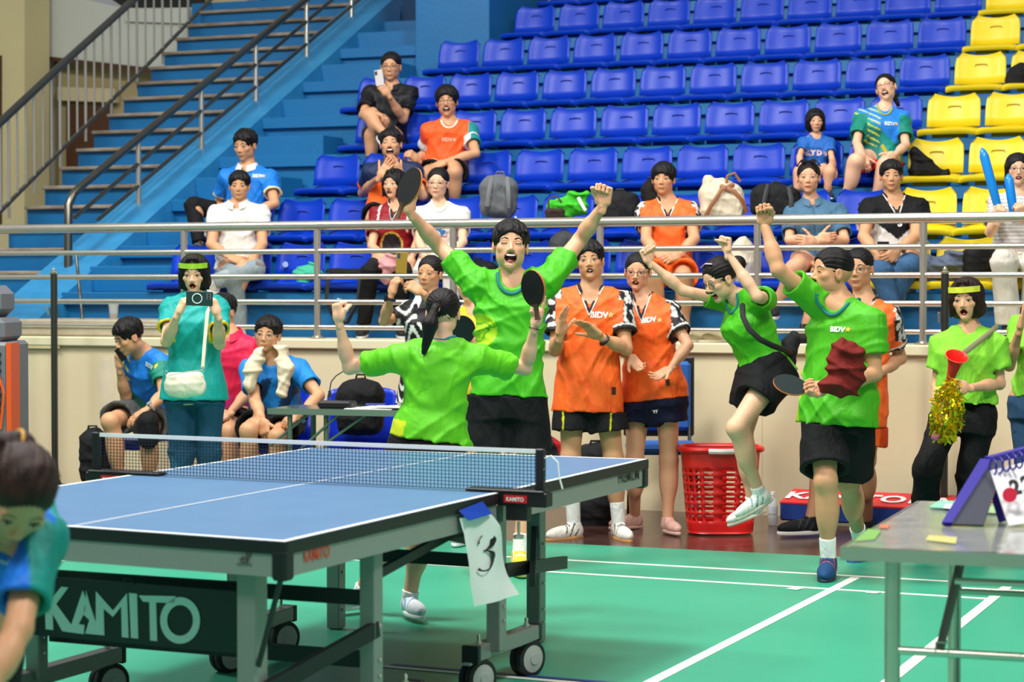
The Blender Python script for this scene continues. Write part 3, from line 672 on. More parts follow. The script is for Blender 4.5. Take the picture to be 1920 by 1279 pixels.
            if mo > .5: 
                V2, F2 = sculpt([('+', he((0, .26, mz-lh*.72), (wid*.6, .09, .028)), .01)], .006); npmesh('tongue', V2, F2, M_tongue, root)
        else:
            for up in (1, -1):
                L_ = []
                for u in np.linspace(-1, 1, 9):
                    x = u*wid; z = mz+up*.011*(1-u*u)+(.022*u*u if face == 'smile' else -.004*u*u)-(.004*math.exp(-(u/.18)**2) if up == 1 else 0); L_.append(hp(x, surf(x, z)-.001, z))
                MB().tube(L_, np.array([.003, .009, .0125, .014, .014, .014, .0125, .009, .003])*h*(1 if up == -1 else .8), 6, flat=(HF, .6)).build('lips', lm, root, smooth=True)
            L_ = [hp(u*wid*.95, surf(u*wid*.95, mz)+.005, mz+(.02*u*u if face == 'smile' else -.003*u*u)) for u in np.linspace(-1, 1, 7)]
            MB().tube(L_, .0035*h, 5).build('lip_line', M_mouth, root, smooth=True)
            if face == 'smile': pass
    # ---------------- hair
    hcol = C3('#0e0a09') if not hbias else C3(hbias)
    hb = []
    if hair in ('short', 'crop', 'mop', 'fringe'):
        g = {'short': 1.0, 'crop': .95, 'mop': 1.07, 'fringe': 1.04}[hair]
        hb = [('+', he((0, -.06, .175), (.374*g, .445*g, .385*g)), .01)]
        hb.append(('-', he((0, .46, -.175+{'short': 0, 'crop': .05, 'mop': -.03, 'fringe': -.06}[hair]), (.315, .35, .44)), .03*h))
        hb.append(('-', cone(hp(-.6, .30, -.42), hp(.6, .30, -.42), .34*h), .03*h)); hb.append(('-', cone(hp(-.6, -.08, -.40), hp(.6, -.08, -.40), .25*h if hair != 'mop' else .2*h), .04*h))
        hb.append(('-', he((.40, -.02, -.06), (.10, .12, .15)), .02*h)); hb.append(('-', he((-.40, -.02, -.06), (.10, .12, .15)), .02*h))
        if hair in ('short', 'mop', 'fringe'):
            for i, x in enumerate(np.linspace(-.24, .24, 7)): hb.append(('+', cone(hp(x, .12, .46-abs(x)*.45), hp(x*1.12+.03, .325-abs(x)*.35, .33-abs(x)*.3-({'fringe': .10, 'mop': .06}.get(hair, 0))+.02*math.sin(i*2.1)), .06*h, .035*h), .03*h))
    elif hair == 'bob':
        hb = [('+', he((0, -.08, .09), (.42, .47, .46)), .01), ('+', he((0, -.12, -.22), (.43, .40, .30)), .1*h), ('-', he((0, .50, -.15), (.27, .42, .40)), .03*h), ('-', cone(hp(-.8, 0, -.74), hp(.8, 0, -.74), .30*h), .03*h)]
        for s_ in (1, -1): hb.append(('+', cone(hp(s_*.08, .26, .43), hp(s_*.32, .17, .0), .07*h, .05*h), .04*h)); hb.append(('+', cone(hp(s_*.34, .13, .05), hp(s_*.36, .10, -.36), .06*h, .05*h), .04*h))
    elif hair in ('tied', 'pony', 'long'):
        hb = [('+', he((0, -.075, .15), (.355, .425, .375)), .01), ('-', he((0, .47, -.13), (.30, .36, .45)), .03*h), ('-', cone(hp(-.6, .30, -.45), hp(.6, .30, -.45), .36*h), .03*h), ('-', cone(hp(-.6, -.05, -.46), hp(.6, -.05, -.46), .24*h), .04*h)]
        hb.append(('-', he((.40, .0, -.06), (.09, .11, .13)), .02*h)); hb.append(('-', he((-.40, .0, -.06), (.09, .11, .13)), .02*h))
        if hair == 'long':
            hb = [('+', he((0, -.075, .14), (.375, .44, .385)), .01), ('-', he((0, .48, -.15), (.27, .38, .42)), .03*h), ('-', cone(hp(-.6, .4, -.5), hp(.6, .4, -.5), .40*h), .03*h)]
            for s_ in (1, -1): hb.append(('+', cone(hp(s_*.31, .05, .1), hp(s_*.32, .0, -.55), .09*h, .07*h), .06*h))
            hb.append(('+', cone(hp(0, -.3, 0), hp(0, -.28, -.7), .2*h, .15*h, (HF, .6)), .1*h))
    for (a_, b_, ra, rb) in hairx: hb.append(('+', cone(hp(*a_), hp(*b_), ra*h, rb*h), .04*h))
    def strands(X, Y, Z, G):
        x = ((X-hc[0])*HL[0]+(Y-hc[1])*HL[1]+(Z-hc[2])*HL[2])/h; y = ((X-hc[0])*HF[0]+(Y-hc[1])*HF[1]+(Z-hc[2])*HF[2])/h; z = ((X-hc[0])*HU[0]+(Y-hc[1])*HU[1]+(Z-hc[2])*HU[2])/h
        an = np.arctan2(x, y+.1) if hair in ('bob', 'long', 'short', 'mop', 'fringe') else np.arctan2(x, z-.1)
        return G+h*.005*np.sin(an*21+4*np.sin(z*5+2*x)+2*np.sin(y*6))+h*.004*np.sin(an*43+7*np.sin(y*4+z*3))+h*.006*np.sin(x*13+4*np.sin(y*7)+z*9)+(h*.013*np.sin(x*19+5*np.sin(y*11))*np.sin(z*17+y*9+3*np.sin(x*8)) if hair in ('short', 'mop', 'fringe') else 0)
    if hb:
        hb.append(('*', strands, 0)); V, F = sculpt(hb, vh*1.05)
        npmesh('hair', V, F, M_hair, root, np.clip(hcol*(1+.35*vnoise(V, 80, 5)[:, None]), 0, 1))
    if glasses:
        gm = mat('frame_'+glasses, glasses, .3, .3 if glasses != '#1c1512' else 0); m = MB()
        gy = max(surf(.135, 0), surf(0, .03)-.02)+.05
        for s_ in (1, -1):
            m.tube([hp(s_*.135+.098*math.copysign(abs(math.cos(t))**.7, math.cos(t)), gy-.03*abs(math.cos(t)), -.015+.068*math.copysign(abs(math.sin(t))**.75, math.sin(t))) for t in np.linspace(0, 2*math.pi, 18, endpoint=False)], .0075*h, 5, closed=True)
            m.tube([hp(s_*.232, gy-.03, .02), hp(s_*.30, .18, .03), hp(s_*.355, -.05, .02)], .007*h, 5)
        m.tube([hp(-.04, gy, .01), hp(0, gy+.01, .018), hp(.04, gy, .01)], .007*h, 5); go = m.build('glasses', gm, root, smooth=True)
    # ---------------- clothes
    def foldf(V_amp, seed, fr=16):
        def fn(X, Y, Z, G):
            h_ = (X-hip[0])*UP[0]+(Y-hip[1])*UP[1]+(Z-hip[2])*UP[2]; s_ = (X-hip[0])*LEFT[0]+(Y-hip[1])*LEFT[1]+(Z-hip[2])*LEFT[2]; q_ = (X-hip[0])*F_[0]+(Y-hip[1])*F_[1]+(Z-hip[2])*F_[2]
            w1 = 1.3*np.sin(h_*7+seed)+.9*np.sin(s_*9+q_*5+seed*1.7)+.6*np.sin(h_*17+s_*11); w2 = 1.4*np.sin(s_*8+seed*2)+1.0*np.sin(h_*8-q_*6)+.5*np.sin(s_*21-h_*13)
            a1 = np.sin(fr*(s_*1.5+h_*1.1+q_*.5)+w1); a2 = np.sin(fr*1.1*(s_*1.1-h_*1.5)+w2*1.2); a3 = np.sin(fr*1.9*(h_+s_*s_*2.2)+w1+w2)
            m1 = .5+.5*np.sin(7*s_+5*h_+seed*3); m2 = .5+.5*np.sin(9*s_*np.sign(s_+1e-6)*1.0-6*h_+seed); m3 = np.clip(1-np.abs(h_-.05)*5, 0, 1)
            rho = np.sqrt(s_*s_*1.5+(h_-.60*k_)**2); a4 = np.sin(fr*1.35*rho*(1+.25*np.sin(s_*5+seed))+.8*w2+seed); m4 = np.clip(1.3-rho*2.6, 0, 1)
            g2 = np.exp(-a4*a4*5)*m4*1.6+np.exp(-a1*a1*5)*m1*1.3*(1-.6*m4)+np.exp(-a2*a2*5)*m2*1.4+.5*a3*m3+.35*w1*.4
            return G-V_amp*(g2-.7)
        return fn
    out = {}
    def cols(fn, V):
        q = V-hip; t = (q@UP)/TL; s_ = q@LEFT; y_ = q@F_; ar = {}
        for sd in 'lr':
            if 'e'+sd in J:
                v = J['e'+sd]-J['s'+sd]; L = np.linalg.norm(v); pr = ((V-J['s'+sd])@v)/L**2; dist = np.linalg.norm((V-J['s'+sd])-pr[:, None]*v, axis=1); sg = 1 if sd == 'l' else -1
                oth = ((V-J['s'+sd])@LEFT)*sg; ar[sd] = np.where((dist < .088*sc) & (pr > -.2) & (pr < .74) & (oth > -.035), pr, -9)
            else: ar[sd] = np.full(len(V), -9.)
        al = np.maximum(ar['l'], ar['r']); c = fn(t, s_/sc, y_/sc, al, V, ar); return np.clip(c*(1+.03*vnoise(V, 20, 9)[:, None]), 0, 1)
    if shirt:
        hem = shirt.get('hem', -.16); sl_ = shirt.get('sleeve', .62); lo_ = shirt.get('loose', 1.0); sr_ = .066*f*sc*lo_
        pf = [(hem, .200, .138), (0, .190, .135), (.15, .172, .125), (.30, .172, .125), (.41, .182, .13), (.475, .165, .105), (.515, .125, .085), (.54, .07, .06)] if not FE else \
             [(hem, .196, .140), (0, .186, .134), (.15, .148, .110), (.30, .150, .118, .006), (.38, .156, .128, .012), (.475, .140, .10), (.515, .105, .08), (.54, .06, .05)]
        if shirt.get('tight'): pf = [(q[0], q[1]*.93)+tuple(q[2:]) for q in pf]
        pr = [('+', loft(pf, lo_), .01), ('+', cone(J['sl'], J['sr'], .066*sc*f, None, (F_, .9)), .05)]
        for sd in 'lr':
            pr.append(('+', cone(neck+UP*.018, J['s'+sd], .056*sc, .066*f*sc), .04))
            if 'e'+sd in J:
                s0, e0 = J['s'+sd], J['e'+sd]; u = e0-s0
                pr.append(('+', cyl(s0-u*.1, s0+u*sl_, sr_*.98, sr_*shirt.get('flare', 1.12)*(1 if sl_ < .8 else .75)), .035))
                if sl_ > 1.01 and 'w'+sd in J: pr.append(('+', cyl(e0-(J['w'+sd]-e0)*.1, e0+(J['w'+sd]-e0)*(sl_-1), sr_*.75, sr_*.6), .03))
        pr.append(('*', foldf(shirt.get('fold', .0055)*sc, shirt.get('seed', 1), shirt.get('fr', 15)), 0))
        if FE and not shirt.get('flatc'):
            for s_ in (1, -1): pr.insert(1, ('+', ell(hip+UP*.345*k_+LEFT*.068*s_*sc+F_*.085*sc, np.array([LEFT, F_, UP]), (.062*sc, .05*sc, .062*sc)), .05))
        for sd in 'lr':
            if 'e'+sd in J and sl_ < 1: s0, e0 = J['s'+sd], J['e'+sd]; u = e0-s0; pr.append(('-', cyl(s0+u*(sl_-.22), s0+u*(sl_+.12), sr_*.6, sr_*1.0), .01))
        pr.append(('-', loft([(hem-.03, .175 if not FE else .16, .118), (hem+.05, .155 if not FE else .14, .10)], lo_), .01))
        nr = (nkr+.010*sc)*shirt.get('neckw', 1.0); ncc = neck+UP*.035*sc
        if shirt.get('vneck'):
            pr.append(('-', cone(neck+UP*.06*sc, neck+UP*.0*sc+F_*.06*sc, nr, nr*.8), .006)); pr.append(('-', cone(neck+F_*.10*sc-UP*.0*sc, neck+F_*.14*sc-UP*.085*sc, nr*.78, nr*.15), .006))
        else:
            pr.append(('-', cone(neck+UP*.08*sc, neck+UP*.0*sc+F_*.012, nr, nr*.97), .008)); pr.append(('-', cone(neck+F_*.045*sc+UP*.045*sc, neck+F_*.12*sc+UP*.035*sc, nr*.72, nr*.72), .01))
        V, F = sculpt(pr, vc); so = npmesh('shirt', V, F, M_satin if shirt.get('satin', 1) else M_cloth, root, cols(shirt['col'], V)); out['shirt'] = so
        if shirt.get('collar'):
            cc = shirt['collar']; m = MB(); nr2 = nkr+.012*sc; ring = []
            for rr, hh in ((nr2*1.0, .055), (nr2*1.12, .06), (nr2*1.45, .012), (nr2*1.40, .005)):
                for t in np.linspace(.25, 2*math.pi-.25, 22): ring.append(neck+(LEFT*math.sin(t)+F_*math.cos(t)*1.05)*rr*(1.0)+UP*(hh-.035*max(0, math.cos(t))**2+.005)*sc+F_*.012)
            m.add(ring, [(j*22+i, j*22+i+1, (j+1)*22+i+1, (j+1)*22+i) for j in range(3) for i in range(21)]); m.build('collar', mat('collar_'+cc, cc, .75), so, smooth=True, recalc=False)
        if shirt.get('rib') or shirt.get('vneck'):
            vv = shirt.get('vneck'); bv = BVHTree.FromPolygons([Vector(v) for v in V], [tuple(int(i) for i in f_) for f_ in F])
            def edge(mx, dp, ht):
                L_ = []
                for u in np.linspace(-1, 1, 25):
                    z_ = ht-dp*((1-abs(u)) if vv else math.sqrt(max(0, 1-u*u))); o_ = neck+LEFT*u*mx+UP*z_+F_*.3; hh = bv.ray_cast(Vector(o_), Vector(-F_)); L_.append((u, z_, np.array(hh[0][:])+F_*.004 if hh[0] is not None and np.dot(np.array(hh[0][:])-neck, F_) > -.005 else None))
                return [p for u, z_, p in L_ if p is not None]
            fp = edge(nr*1.07, (.16 if vv else .095)*sc, .060*sc)
            if len(fp) > 6:
                bk_ = []
                for t in np.linspace(1.5, -1.5, 13):
                    o_ = neck+(LEFT*math.sin(t)-F_*math.cos(t)*.95)*nr*1.07+UP*.2; hh = bv.ray_cast(Vector(o_), Vector(-UP))
                    if hh[0] is not None and abs(np.dot(np.array(hh[0][:])-neck, UP)-.04) < .05: bk_.append(np.array(hh[0][:]))
                rc = '#15161a' if vv else shirt['rib']
                MB().tube(fp+bk_, .0095*sc if vv else .0085*sc, 7, closed=True).build('neck_rib', mat('rib_'+rc, rc, .7), so, smooth=True)
                if vv:
                    fp2 = edge(nr*1.25, .185*sc, .066*sc)
                    if len(fp2) > 6: MB().tube(fp2, .004*sc, 5).build('neck_piping', mat('piping_white', '#e8e6e0', .7), so, smooth=True)
    if bottom:
        ty = bottom['type']; bf = bottom.get('fold', .004); lp = [(-.13, .17, .125), (-.02, .178, .13), (.10, .152, .112)] if not FE else [(-.12, .175, .128), (-.02, .172, .126), (.11, .135, .102)]
        pr = [('+', loft(lp), .01)]
        fr_ = bottom.get('len', .62); fl2 = bottom.get('flare', 1.1)
        for sd in 'lr':
            if 'k'+sd not in J: continue
            h0, k0 = J['h'+sd], J['k'+sd]; u = k0-h0
            if ty in ('shorts', 'skirt'):
                r0 = .098*sc; pr.append(('+', cyl(h0-u*.05, h0+u*fr_, r0*1.02, r0*fl2), .04 if ty == 'shorts' else .09)); pr.append(('-', cyl(h0+u*(fr_-.12), h0+u*(fr_+.06), r0*.75, r0*fl2*.9), .008))
            else:
                a0 = J.get('a'+sd); r0 = .094*sc; pr.append(('+', cone(h0, k0, r0, bottom.get('kr', .068)*sc), .04))
                if a0 is not None: pr.append(('+', cyl(k0-(a0-k0)*.02, k0+(a0-k0)*bottom.get('plen', .96), bottom.get('kr', .068)*sc, bottom.get('ar', .058)*sc), .03))
        if ty == 'skirt' and 'kl' in J: pr.append(('+', cone((J['hl']+J['hr'])/2, ((J['kl']+J['kr'])/2-hip)*fr_*.55+hip, .11*sc, .11*sc, (LEFT, 1.3)), .08))
        def bfold(X, Y, Z, G):
            zz = Z-hip[2]; return G-bf*((1-np.abs(np.sin(24*(X*.8+Y*.6)+3*np.sin(zz*7+bottom.get('seed', 0)))))**2*1.3+.5*np.sin(30*zz+3*np.sin(X*12))-.5)
        pr.append(('*', bfold, 0))
        if shirt and not bottom.get('notuck'):
            lim = shirt.get('hem', -.16)*k_; SL = loft(pf, lo_)
            def tuck(X, Y, Z, G):
                up_ = (X-hip[0])*UP[0]+(Y-hip[1])*UP[1]+(Z-hip[2])*UP[2]-lim; near = (X-hip[0])**2+(Y-hip[1])**2+(Z-hip[2])**2 < .27**2*sc*sc
                q_ = pe(SL, X, Y, Z)+.020; q_ = np.where(up_ > lim*0+.13*sc, 1., q_) if 0 else q_
                return np.where((up_ > .004) & near & (up_ < (T_hi-lim)), np.maximum(G, q_), np.where((up_ > .12*sc) & near, 1., G))
            T_hi = .5*k_; pr.append(('*', tuck, 0))
        V, F = sculpt(pr, vc); bo = npmesh({'shorts': 'shorts', 'skirt': 'skirt', 'jeans': 'jeans'}.get(ty, 'trousers'), V, F, M_cloth, root, cols(bottom['col'], V)); out['bottom'] = bo
    if shoes:
        for sd in 'lr':
            if 'a'+sd not in J or sd not in shoes: continue
            a0 = J['a'+sd]; dv = shoes[sd]; A_ = _n(CR*dv[0]+np.array([0, 0, 1.])*dv[1]-CFh*dv[2]); S_ = _n(np.cross(A_, np.array([0, 0, 1.]))); U_ = np.cross(S_, A_); z_ = (1.0 if not FE else .92)*sc
            cb = a0-U_*.078*z_; up_, sole, acc = shoes['col']; M3 = np.array([A_, S_, U_])
            pr = [('+', ell(cb+A_*.10*z_+U_*.035*z_, M3, (.112*z_, .044*z_, .043*z_)), .02), ('+', ell(cb-A_*.01*z_+U_*.045*z_, M3, (.055*z_, .038*z_, .05*z_)), .03), ('+', cone(cb+U_*.04*z_, a0+U_*.005, .04*z_, .041*z_), .02), ('+', cone(cb+A_*.04*z_+U_*.055*z_, cb+A_*.11*z_+U_*.04*z_, .032*z_, .03*z_), .02), ('-', cone(a0+U_*.01, a0+U_*.06, .032*z_, .036*z_), .005),
                  ('*', (lambda X, Y, Z, G, cb=cb, U_=U_, z_=z_: np.maximum(G, -((X-cb[0])*U_[0]+(Y-cb[1])*U_[1]+(Z-cb[2])*U_[2])+.012*z_)), 0)]
            V, F = sculpt(pr, .006 if Q else .009); q = (V-cb)@M3.T/z_; cc = np.tile(C3(up_), (len(V), 1)); st = (np.abs(np.sin(q[:, 0]*75+q[:, 2]*50)) < .32) & (q[:, 0] > .0) & (q[:, 0] < .10) & (q[:, 2] > .02); cc[st] = C3(acc)
            so = npmesh('shoe', V, F, M_cloth, root, cc)
            for i in range(4):
                c0 = cb+A_*(.055+.022*i)*z_+U_*(.086-.009*i)*z_; MB().tube([c0-S_*.026*z_-U_*.008, c0+U_*.004, c0+S_*.026*z_-U_*.008], .0035*z_, 5).build('lace', mat('lace_'+acc, acc if shoes.get('lacecol') is None else shoes['lacecol'], .8), so, smooth=True)
            V, F = sculpt([('+', ell(cb+A_*.072*z_+U_*.006*z_, M3, (.143*z_, .045*z_, .05*z_)), .01), ('*', (lambda X, Y, Z, G, cb=cb, U_=U_, z_=z_: np.maximum(G, np.abs((X-cb[0])*U_[0]+(Y-cb[1])*U_[1]+(Z-cb[2])*U_[2]-.007*z_)-.012*z_)), 0)], .005 if Q else .008); npmesh('sole', V, F, mat('sole_'+sole, sole, .6), so)
            if shoes.get('sock'):
                k0 = J['k'+sd]; u = _n(k0-a0); V, F = sculpt([('+', cyl(a0-u*.02, a0+u*shoes.get('sockh', .10)*sc, .038*sc, .042*sc), .01)], .006); so = npmesh('sock', V, F, M_cloth, root, np.tile(C3(shoes['sock']), (len(V), 1)))
    if extra:
        pass
    out.update(root=root, J=J, hp=hp, h=h, hands=hinfo, UP=UP, LEFT=LEFT, F=F_, neck=neck, hip=hip, sc=sc, HM=HM, hc=hc, TL=TL, surf=surf)
    return out
def decal(tgt, body, size, px, py, R_, U_, m, bold=0, name='chest_lettering', poly=None, push=.0030):
    """flat print laid onto the cloth around the place seen at (px,py)"""
    me = tgt.data; base = np.array(world_loc(tgt)); V0 = [Vector(v.co) for v in me.vertices]; bv = BVHTree.FromPolygons(V0, [tuple(p.vertices) for p in me.polygons])
    o = Vector(CC-base); r0 = Vector(ray(px, py)).normalized(); hit = bv.ray_cast(o, r0)
    if hit[0] is None: print('decal miss', body, px, py); return None
    c0 = hit[0]; R_ = Vector(_n(R_)); U_ = Vector(_n(U_)); N = R_.cross(U_).normalized()
    if poly is None: V, F = text_mesh(body, size, bold)
    else: V, F = poly
    out_ = []
    for x, y in V[:, :2]:
        p = c0+R_*x+U_*y+N*.12; hh = bv.ray_cast(p, -N); out_.append((hh[0]+N*push) if hh[0] is not None and (hh[0]-c0).length < size*4+.3 else c0+R_*x+U_*y)
    return npmesh(name, np.array([v[:] for v in out_])+base, F, m, tgt, smooth=True)
# ================================================================== THE TABLE
TA = onZ(534, 1016, .748); TB = onZ(1213, 861, .766); TC = onZ(582, 840, .762); TD = onZ(-234, 962, .757)
TW, TLn = 1.525, 2.74
def TT(x, y, z):
    """table frame (x from the right long side leftwards, y from near end, z above floor) -> world"""
    u, v = x/TW, y/TLn; P = (TA*(1-u)+TD*u)*(1-v)+(TB*(1-u)+TC*u)*v; top = P[2]; zz = z*top/.76 if z < .76 else top+z-.76; return (P[0], P[1], zz)
M_tb = mat('table_blue', '#50769c', .4, var=.04, vscale=3, bump=.03, bscale=200, dirt='#5f86ac', dirt_scale=5, dirt_amt=.4)
M_tl = mat('table_white', '#f2f4f2', .4); M_tk = mat('black_plastic', '#141516', .45); M_ta = mat('grey_apron', '#9a9c98', .42, .35, var=.05)
M_leg = mat('grey_leg', '#8f928c', .45, .4, var=.1, vscale=6); M_blk = mat('black_metal', '#17191a', .5)
table = empty('table_tennis_table', tuple(np.array(TT(.76, 1.37, 0))), 'blue-topped table tennis table on wheels with grey legs and black edging', 'table')
for nm, y0, y1 in (('near', 0, 1.363), ('far', 1.377, 2.74)):
    hf = MB().box((0, y0, .742), (TW, y1, .760), TT).build('table_top', M_tb, table)
    L = []
    L.append(((0, y0), (.02, y1))); L.append(((TW-.02, y0), (TW, y1)))
    L.append(((.02, y0), (TW-.02, y0+.02)) if nm == 'near' else ((.02, y1-.02), (TW-.02, y1)))
    L.append(((TW/2-.0035, y0+(.02 if nm == 'near' else 0)), (TW/2+.0035, y1-(.02 if nm == 'far' else 0))))
    for (a, b), (c, e) in L: MB().box((a, b, .7602), (c, e, .7608), TT).build('white_line', M_tl, hf)
    MB().box((-.004, y0, .722), (.012, y1, .7585), TT).build('black_edge', M_tk, hf); MB().box((TW-.012, y0, .722), (TW+.004, y1, .7585), TT).build('black_edge', M_tk, hf)
    ye = y0 if nm == 'near' else y1; MB().box((-.004, ye-.004, .722), (TW+.004, ye+.008, .7585), TT).build('black_edge', M_tk, hf)
    MB().box((.002, y0+.03, .655), (.024, y1-.01, .722), TT).build('apron', M_ta, hf); MB().box((TW-.024, y0+.03, .655), (TW-.002, y1-.01, .722), TT).build('apron', M_ta, hf)
    yy = .002 if nm == 'near' else TLn-.024; MB().box((.03, yy, .655), (TW-.03, yy+.022, .722), TT).build('apron', M_ta, hf)
    MB().box((.03, (y0 if nm == 'far' else y1)-.015, .60), (TW-.03, (y0 if nm == 'far' else y1)+.01, .74), TT).build('cross_apron', M_leg, hf)
    for x0, x1 in ((-.006, .045), (TW-.045, TW+.006)):
        MB().box((x0, ye-.006 if nm == 'near' else ye-.045, .645), (x1, ye+.045 if nm == 'near' else ye+.006, .735), TT, ch=.008).build('corner_cap', M_tk, hf)
LEGX = {'near_end': .17, 'mid': .09, 'far': .2}
def leg(x, y, z0, z1, wd=.05, foot=False):
    o = MB().box((x-wd/2, y-wd/2, z0), (x+wd/2, y+wd/2, z1), TT, ch=.004).build('leg', M_leg, table); 
    for k in range(6):
        zz = z1-.25-.028*(k % 2)-.08*k
        if zz > z0+.05: MB().lathe(TT(x-wd/2-.002, y, zz), [(.006, 0), (.006, .004), (.002, .007)], 8, axis=(1, -.2, 0)).build('bolt', M_steel, o)
    return o
leg(.17, .09, .02, .66, .066); leg(1.36, .09, .02, .66, .066)
leg(.425, 2.62, .01, .66, .06); leg(1.31, 2.57, .01, .66, .06)
M_wheel = mat('wheel_grey', '#b4b6b0', .5); M_tyre = mat('tyre_black', '#18191a', .6)
def wheel(x, y, r=.070):
    c = np.array(TT(x, y, 0)); c[2] = r; ax = _n(np.array(TT(0, 1, 0))-np.array(TT(.35, 0, 0))*1.0); ax = _n(np.array(TT(x-.5, y-.18, 0))-np.array(TT(x, y, 0))); ax[2] = 0
    w_ = empty('wheel', tuple(c), parent=table); w_.location = Vector(c)-world_loc(table)
    MB().lathe(c-ax*.028, [(r*.6, -.004), (r*.97, 0), (r, .006), (r, .018), (r*.97, .024), (r*.8, .027)], 28, axis=ax).build('tyre', M_tyre, w_, smooth=True)
    MB().lathe(c+ax*.004, [(r*.6, -.004), (r*.97, 0), (r, .006), (r, .018), (r*.97, .024), (r*.8, .027)], 28, axis=ax).build('tyre', M_tyre, w_, smooth=True)
    MB().lathe(c-ax*.03, [(r*.8, 0), (r*.82, .06), (r*.3, .066), (r*.28, .070)], 26, axis=ax).build('hub', M_wheel, w_, smooth=True)
    MB().lathe((c[0], c[1], r*1.25), [(.02, 0), (.026, .02), (.026, .055)], 14).build('swivel', M_wheel, w_, smooth=True)
    sd = np.cross(ax, (0, 0, 1)); MB().beam((c[0], c[1], r*1.95), tuple(np.array([c[0], c[1], r*1.85])+sd*.075+ax*.02), .03, .008).build('brake_tab', M_wheel, w_)
def foot(x, y0, y1):
    f_ = MB().box((x-.03, y0, .135), (x+.03, y1, .19), TT, ch=.004).build('foot_bar', M_leg, table)
    for y in (y0, y1): MB().box((x-.033, y-.012, .13), (x+.033, y+.012, .194), TT, ch=.003).build('end_cap', M_tk, f_)
    for y in (y0+.06, y1-.06): MB().lathe(TT(x, y, .19), [(.011, 0), (.011, .012), (.006, .014), (.008, .03), (.002, .036)], 10).build('bolt', M_steel, f_, smooth=True)
    wheel(x, y0+.05); wheel(x+.0, y1-.05)
for x, y, yc in ((.075, .62, .62), (1.40, .62, .95)):
    pass
# undercarriages : near right, near left, far right, far left
leg(.065, .60, .16, .67, .055); foot(.065, .42, .88)
leg(.13, 1.62, .16, .68, .055); foot(.17, 1.50, 2.02)
leg(1.30, .52, .16, .66, .055); foot(1.32, .34, 1.0)
leg(1.20, 1.60, .16, .66, .055); foot(1.22, 1.52, 2.02)
def bar(a, b, wd=.022, ht=.05, nm='brace', m=M_blk): MB().beam(TT(*a), TT(*b), wd, ht).build(nm, m, table)
bar((.13, .09, .30), (.045, .60, .41)); bar((1.36, .09, .33), (1.30, .52, .43)); bar((.30, 2.62, .34), (.10, 1.62, .45)) ; bar((.425, 2.60, .46), (.05, 1.75, .40))
bar((.03, .03, .655), (.13, .06, .38), .010, .014, 'stay'); bar((.40, 2.62, .60), (.43, 2.55, .52), .01, .014, 'stay'); bar((TW-.03, .03, .655), (1.36, .06, .38), .01, .014, 'stay')
bar((.065, .62, .50), (1.30, .56, .50), .03, .045); bar((.065, .64, .30), (1.30, .60, .30), .03, .05); bar((.13, 1.62, .48), (1.2, 1.62, .48), .03, .045); bar((.20, 2.60, .62), (1.31, 2.6, .62), .02, .04)
bar((.12, 1.60, .55), (.12, 1.10, .66)); bar((.05, .62, .58), (.05, 1.2, .66), .02, .03)
# end panel with lettering
PN = lambda x, z, t: TT(x, .30-t, z)
pan = MB().box((.195, .30, .305), (1.335, .312, .47), TT).build('end_panel', mat('panel_black', '#15171a', .35), table)
def PZ(px, py):     # picture -> plane of the panel
    a = np.array(TT(.2, .30, 0)); b = np.array(TT(1.3, .30, 0)); return onPlane(px, py, a[:2], b[:2])
pv = [PZ(447, 1110), PZ(447, 1226), PZ(55, 1190), PZ(68, 1080)]; pn = _n(np.cross(pv[1]-pv[0], pv[3]-pv[0])); pn = pn if pn[1] < 0 else -pn
old = pan; bpy.data.objects.remove(old)
pan = MB().add([tuple(v) for v in pv]+[tuple(v-pn*.012) for v in pv], [(0, 1, 2, 3), (4, 5, 6, 7), (0, 1, 5, 4), (1, 2, 6, 5), (2, 3, 7, 6), (3, 0, 4, 7)]).build('end_panel', mat('panel_black', '#131517', .6), table)
M_let = mat('letter_mint', '#e2f4ee', .5)
def letter(poly, hole=None):
    pts = [(x/2.5625, y/2.5625+780) for x, y in poly]; V = [PZ(*p)+pn*.003 for p in pts]; W = [v-pn*.0025 for v in V]; n = len(V)
    MB().add(V+W, [tuple(range(n)), tuple(range(n, 2*n))]+[(i, (i+1) % n, n+(i+1) % n, n+i) for i in range(n)]).build('letter', M_let, pan)
letter([(216, 812), (247, 816), (249, 880), (297, 820), (330, 824), (272, 903), (345, 1003), (400, 838), (415, 880), (415, 930), (380, 1000), (408, 1004), (404, 1048), (302, 1034), (255, 950), (258, 1028), (222, 1024)])
letter([(415, 838), (432, 900), (463, 992), (463, 842), (545, 935), (612, 852), (620, 1066), (588, 1062), (585, 915), (545, 965), (500, 925), (503, 1054), (412, 1045), (432, 980), (405, 955), (402, 930), (415, 905)])
letter([(622, 850), (660, 854), (666, 1070), (632, 1066)])
letter([(668, 862), (845, 866), (843, 898), (752, 896), (757, 1082), (724, 1078), (720, 894), (690, 892)])
ring = []; cx, cy = 868, 982
m = MB(); V = []
for k in range(36):
    a = 2*math.pi*k/36
    for rx, ry in ((96, 112), (62, 74)):
        p = ((cx+rx*math.cos(a))/2.5625, (cy+ry*math.sin(a))/2.5625+780); V.append(PZ(*p)+pn*.003)
m.add(V, [(2*k, 2*k+1, (2*k+3) % 72, (2*k+2) % 72) for k in range(36)]).build('letter', M_let, pan)
MB().tube([PZ(232, 1092), PZ(236, 1088)+np.array([0, 0, .008]), PZ(248, 1090)+np.array([0, 0, .008]), PZ(253, 1095)], .004, 6).build('panel_handle', M_blk, pan)
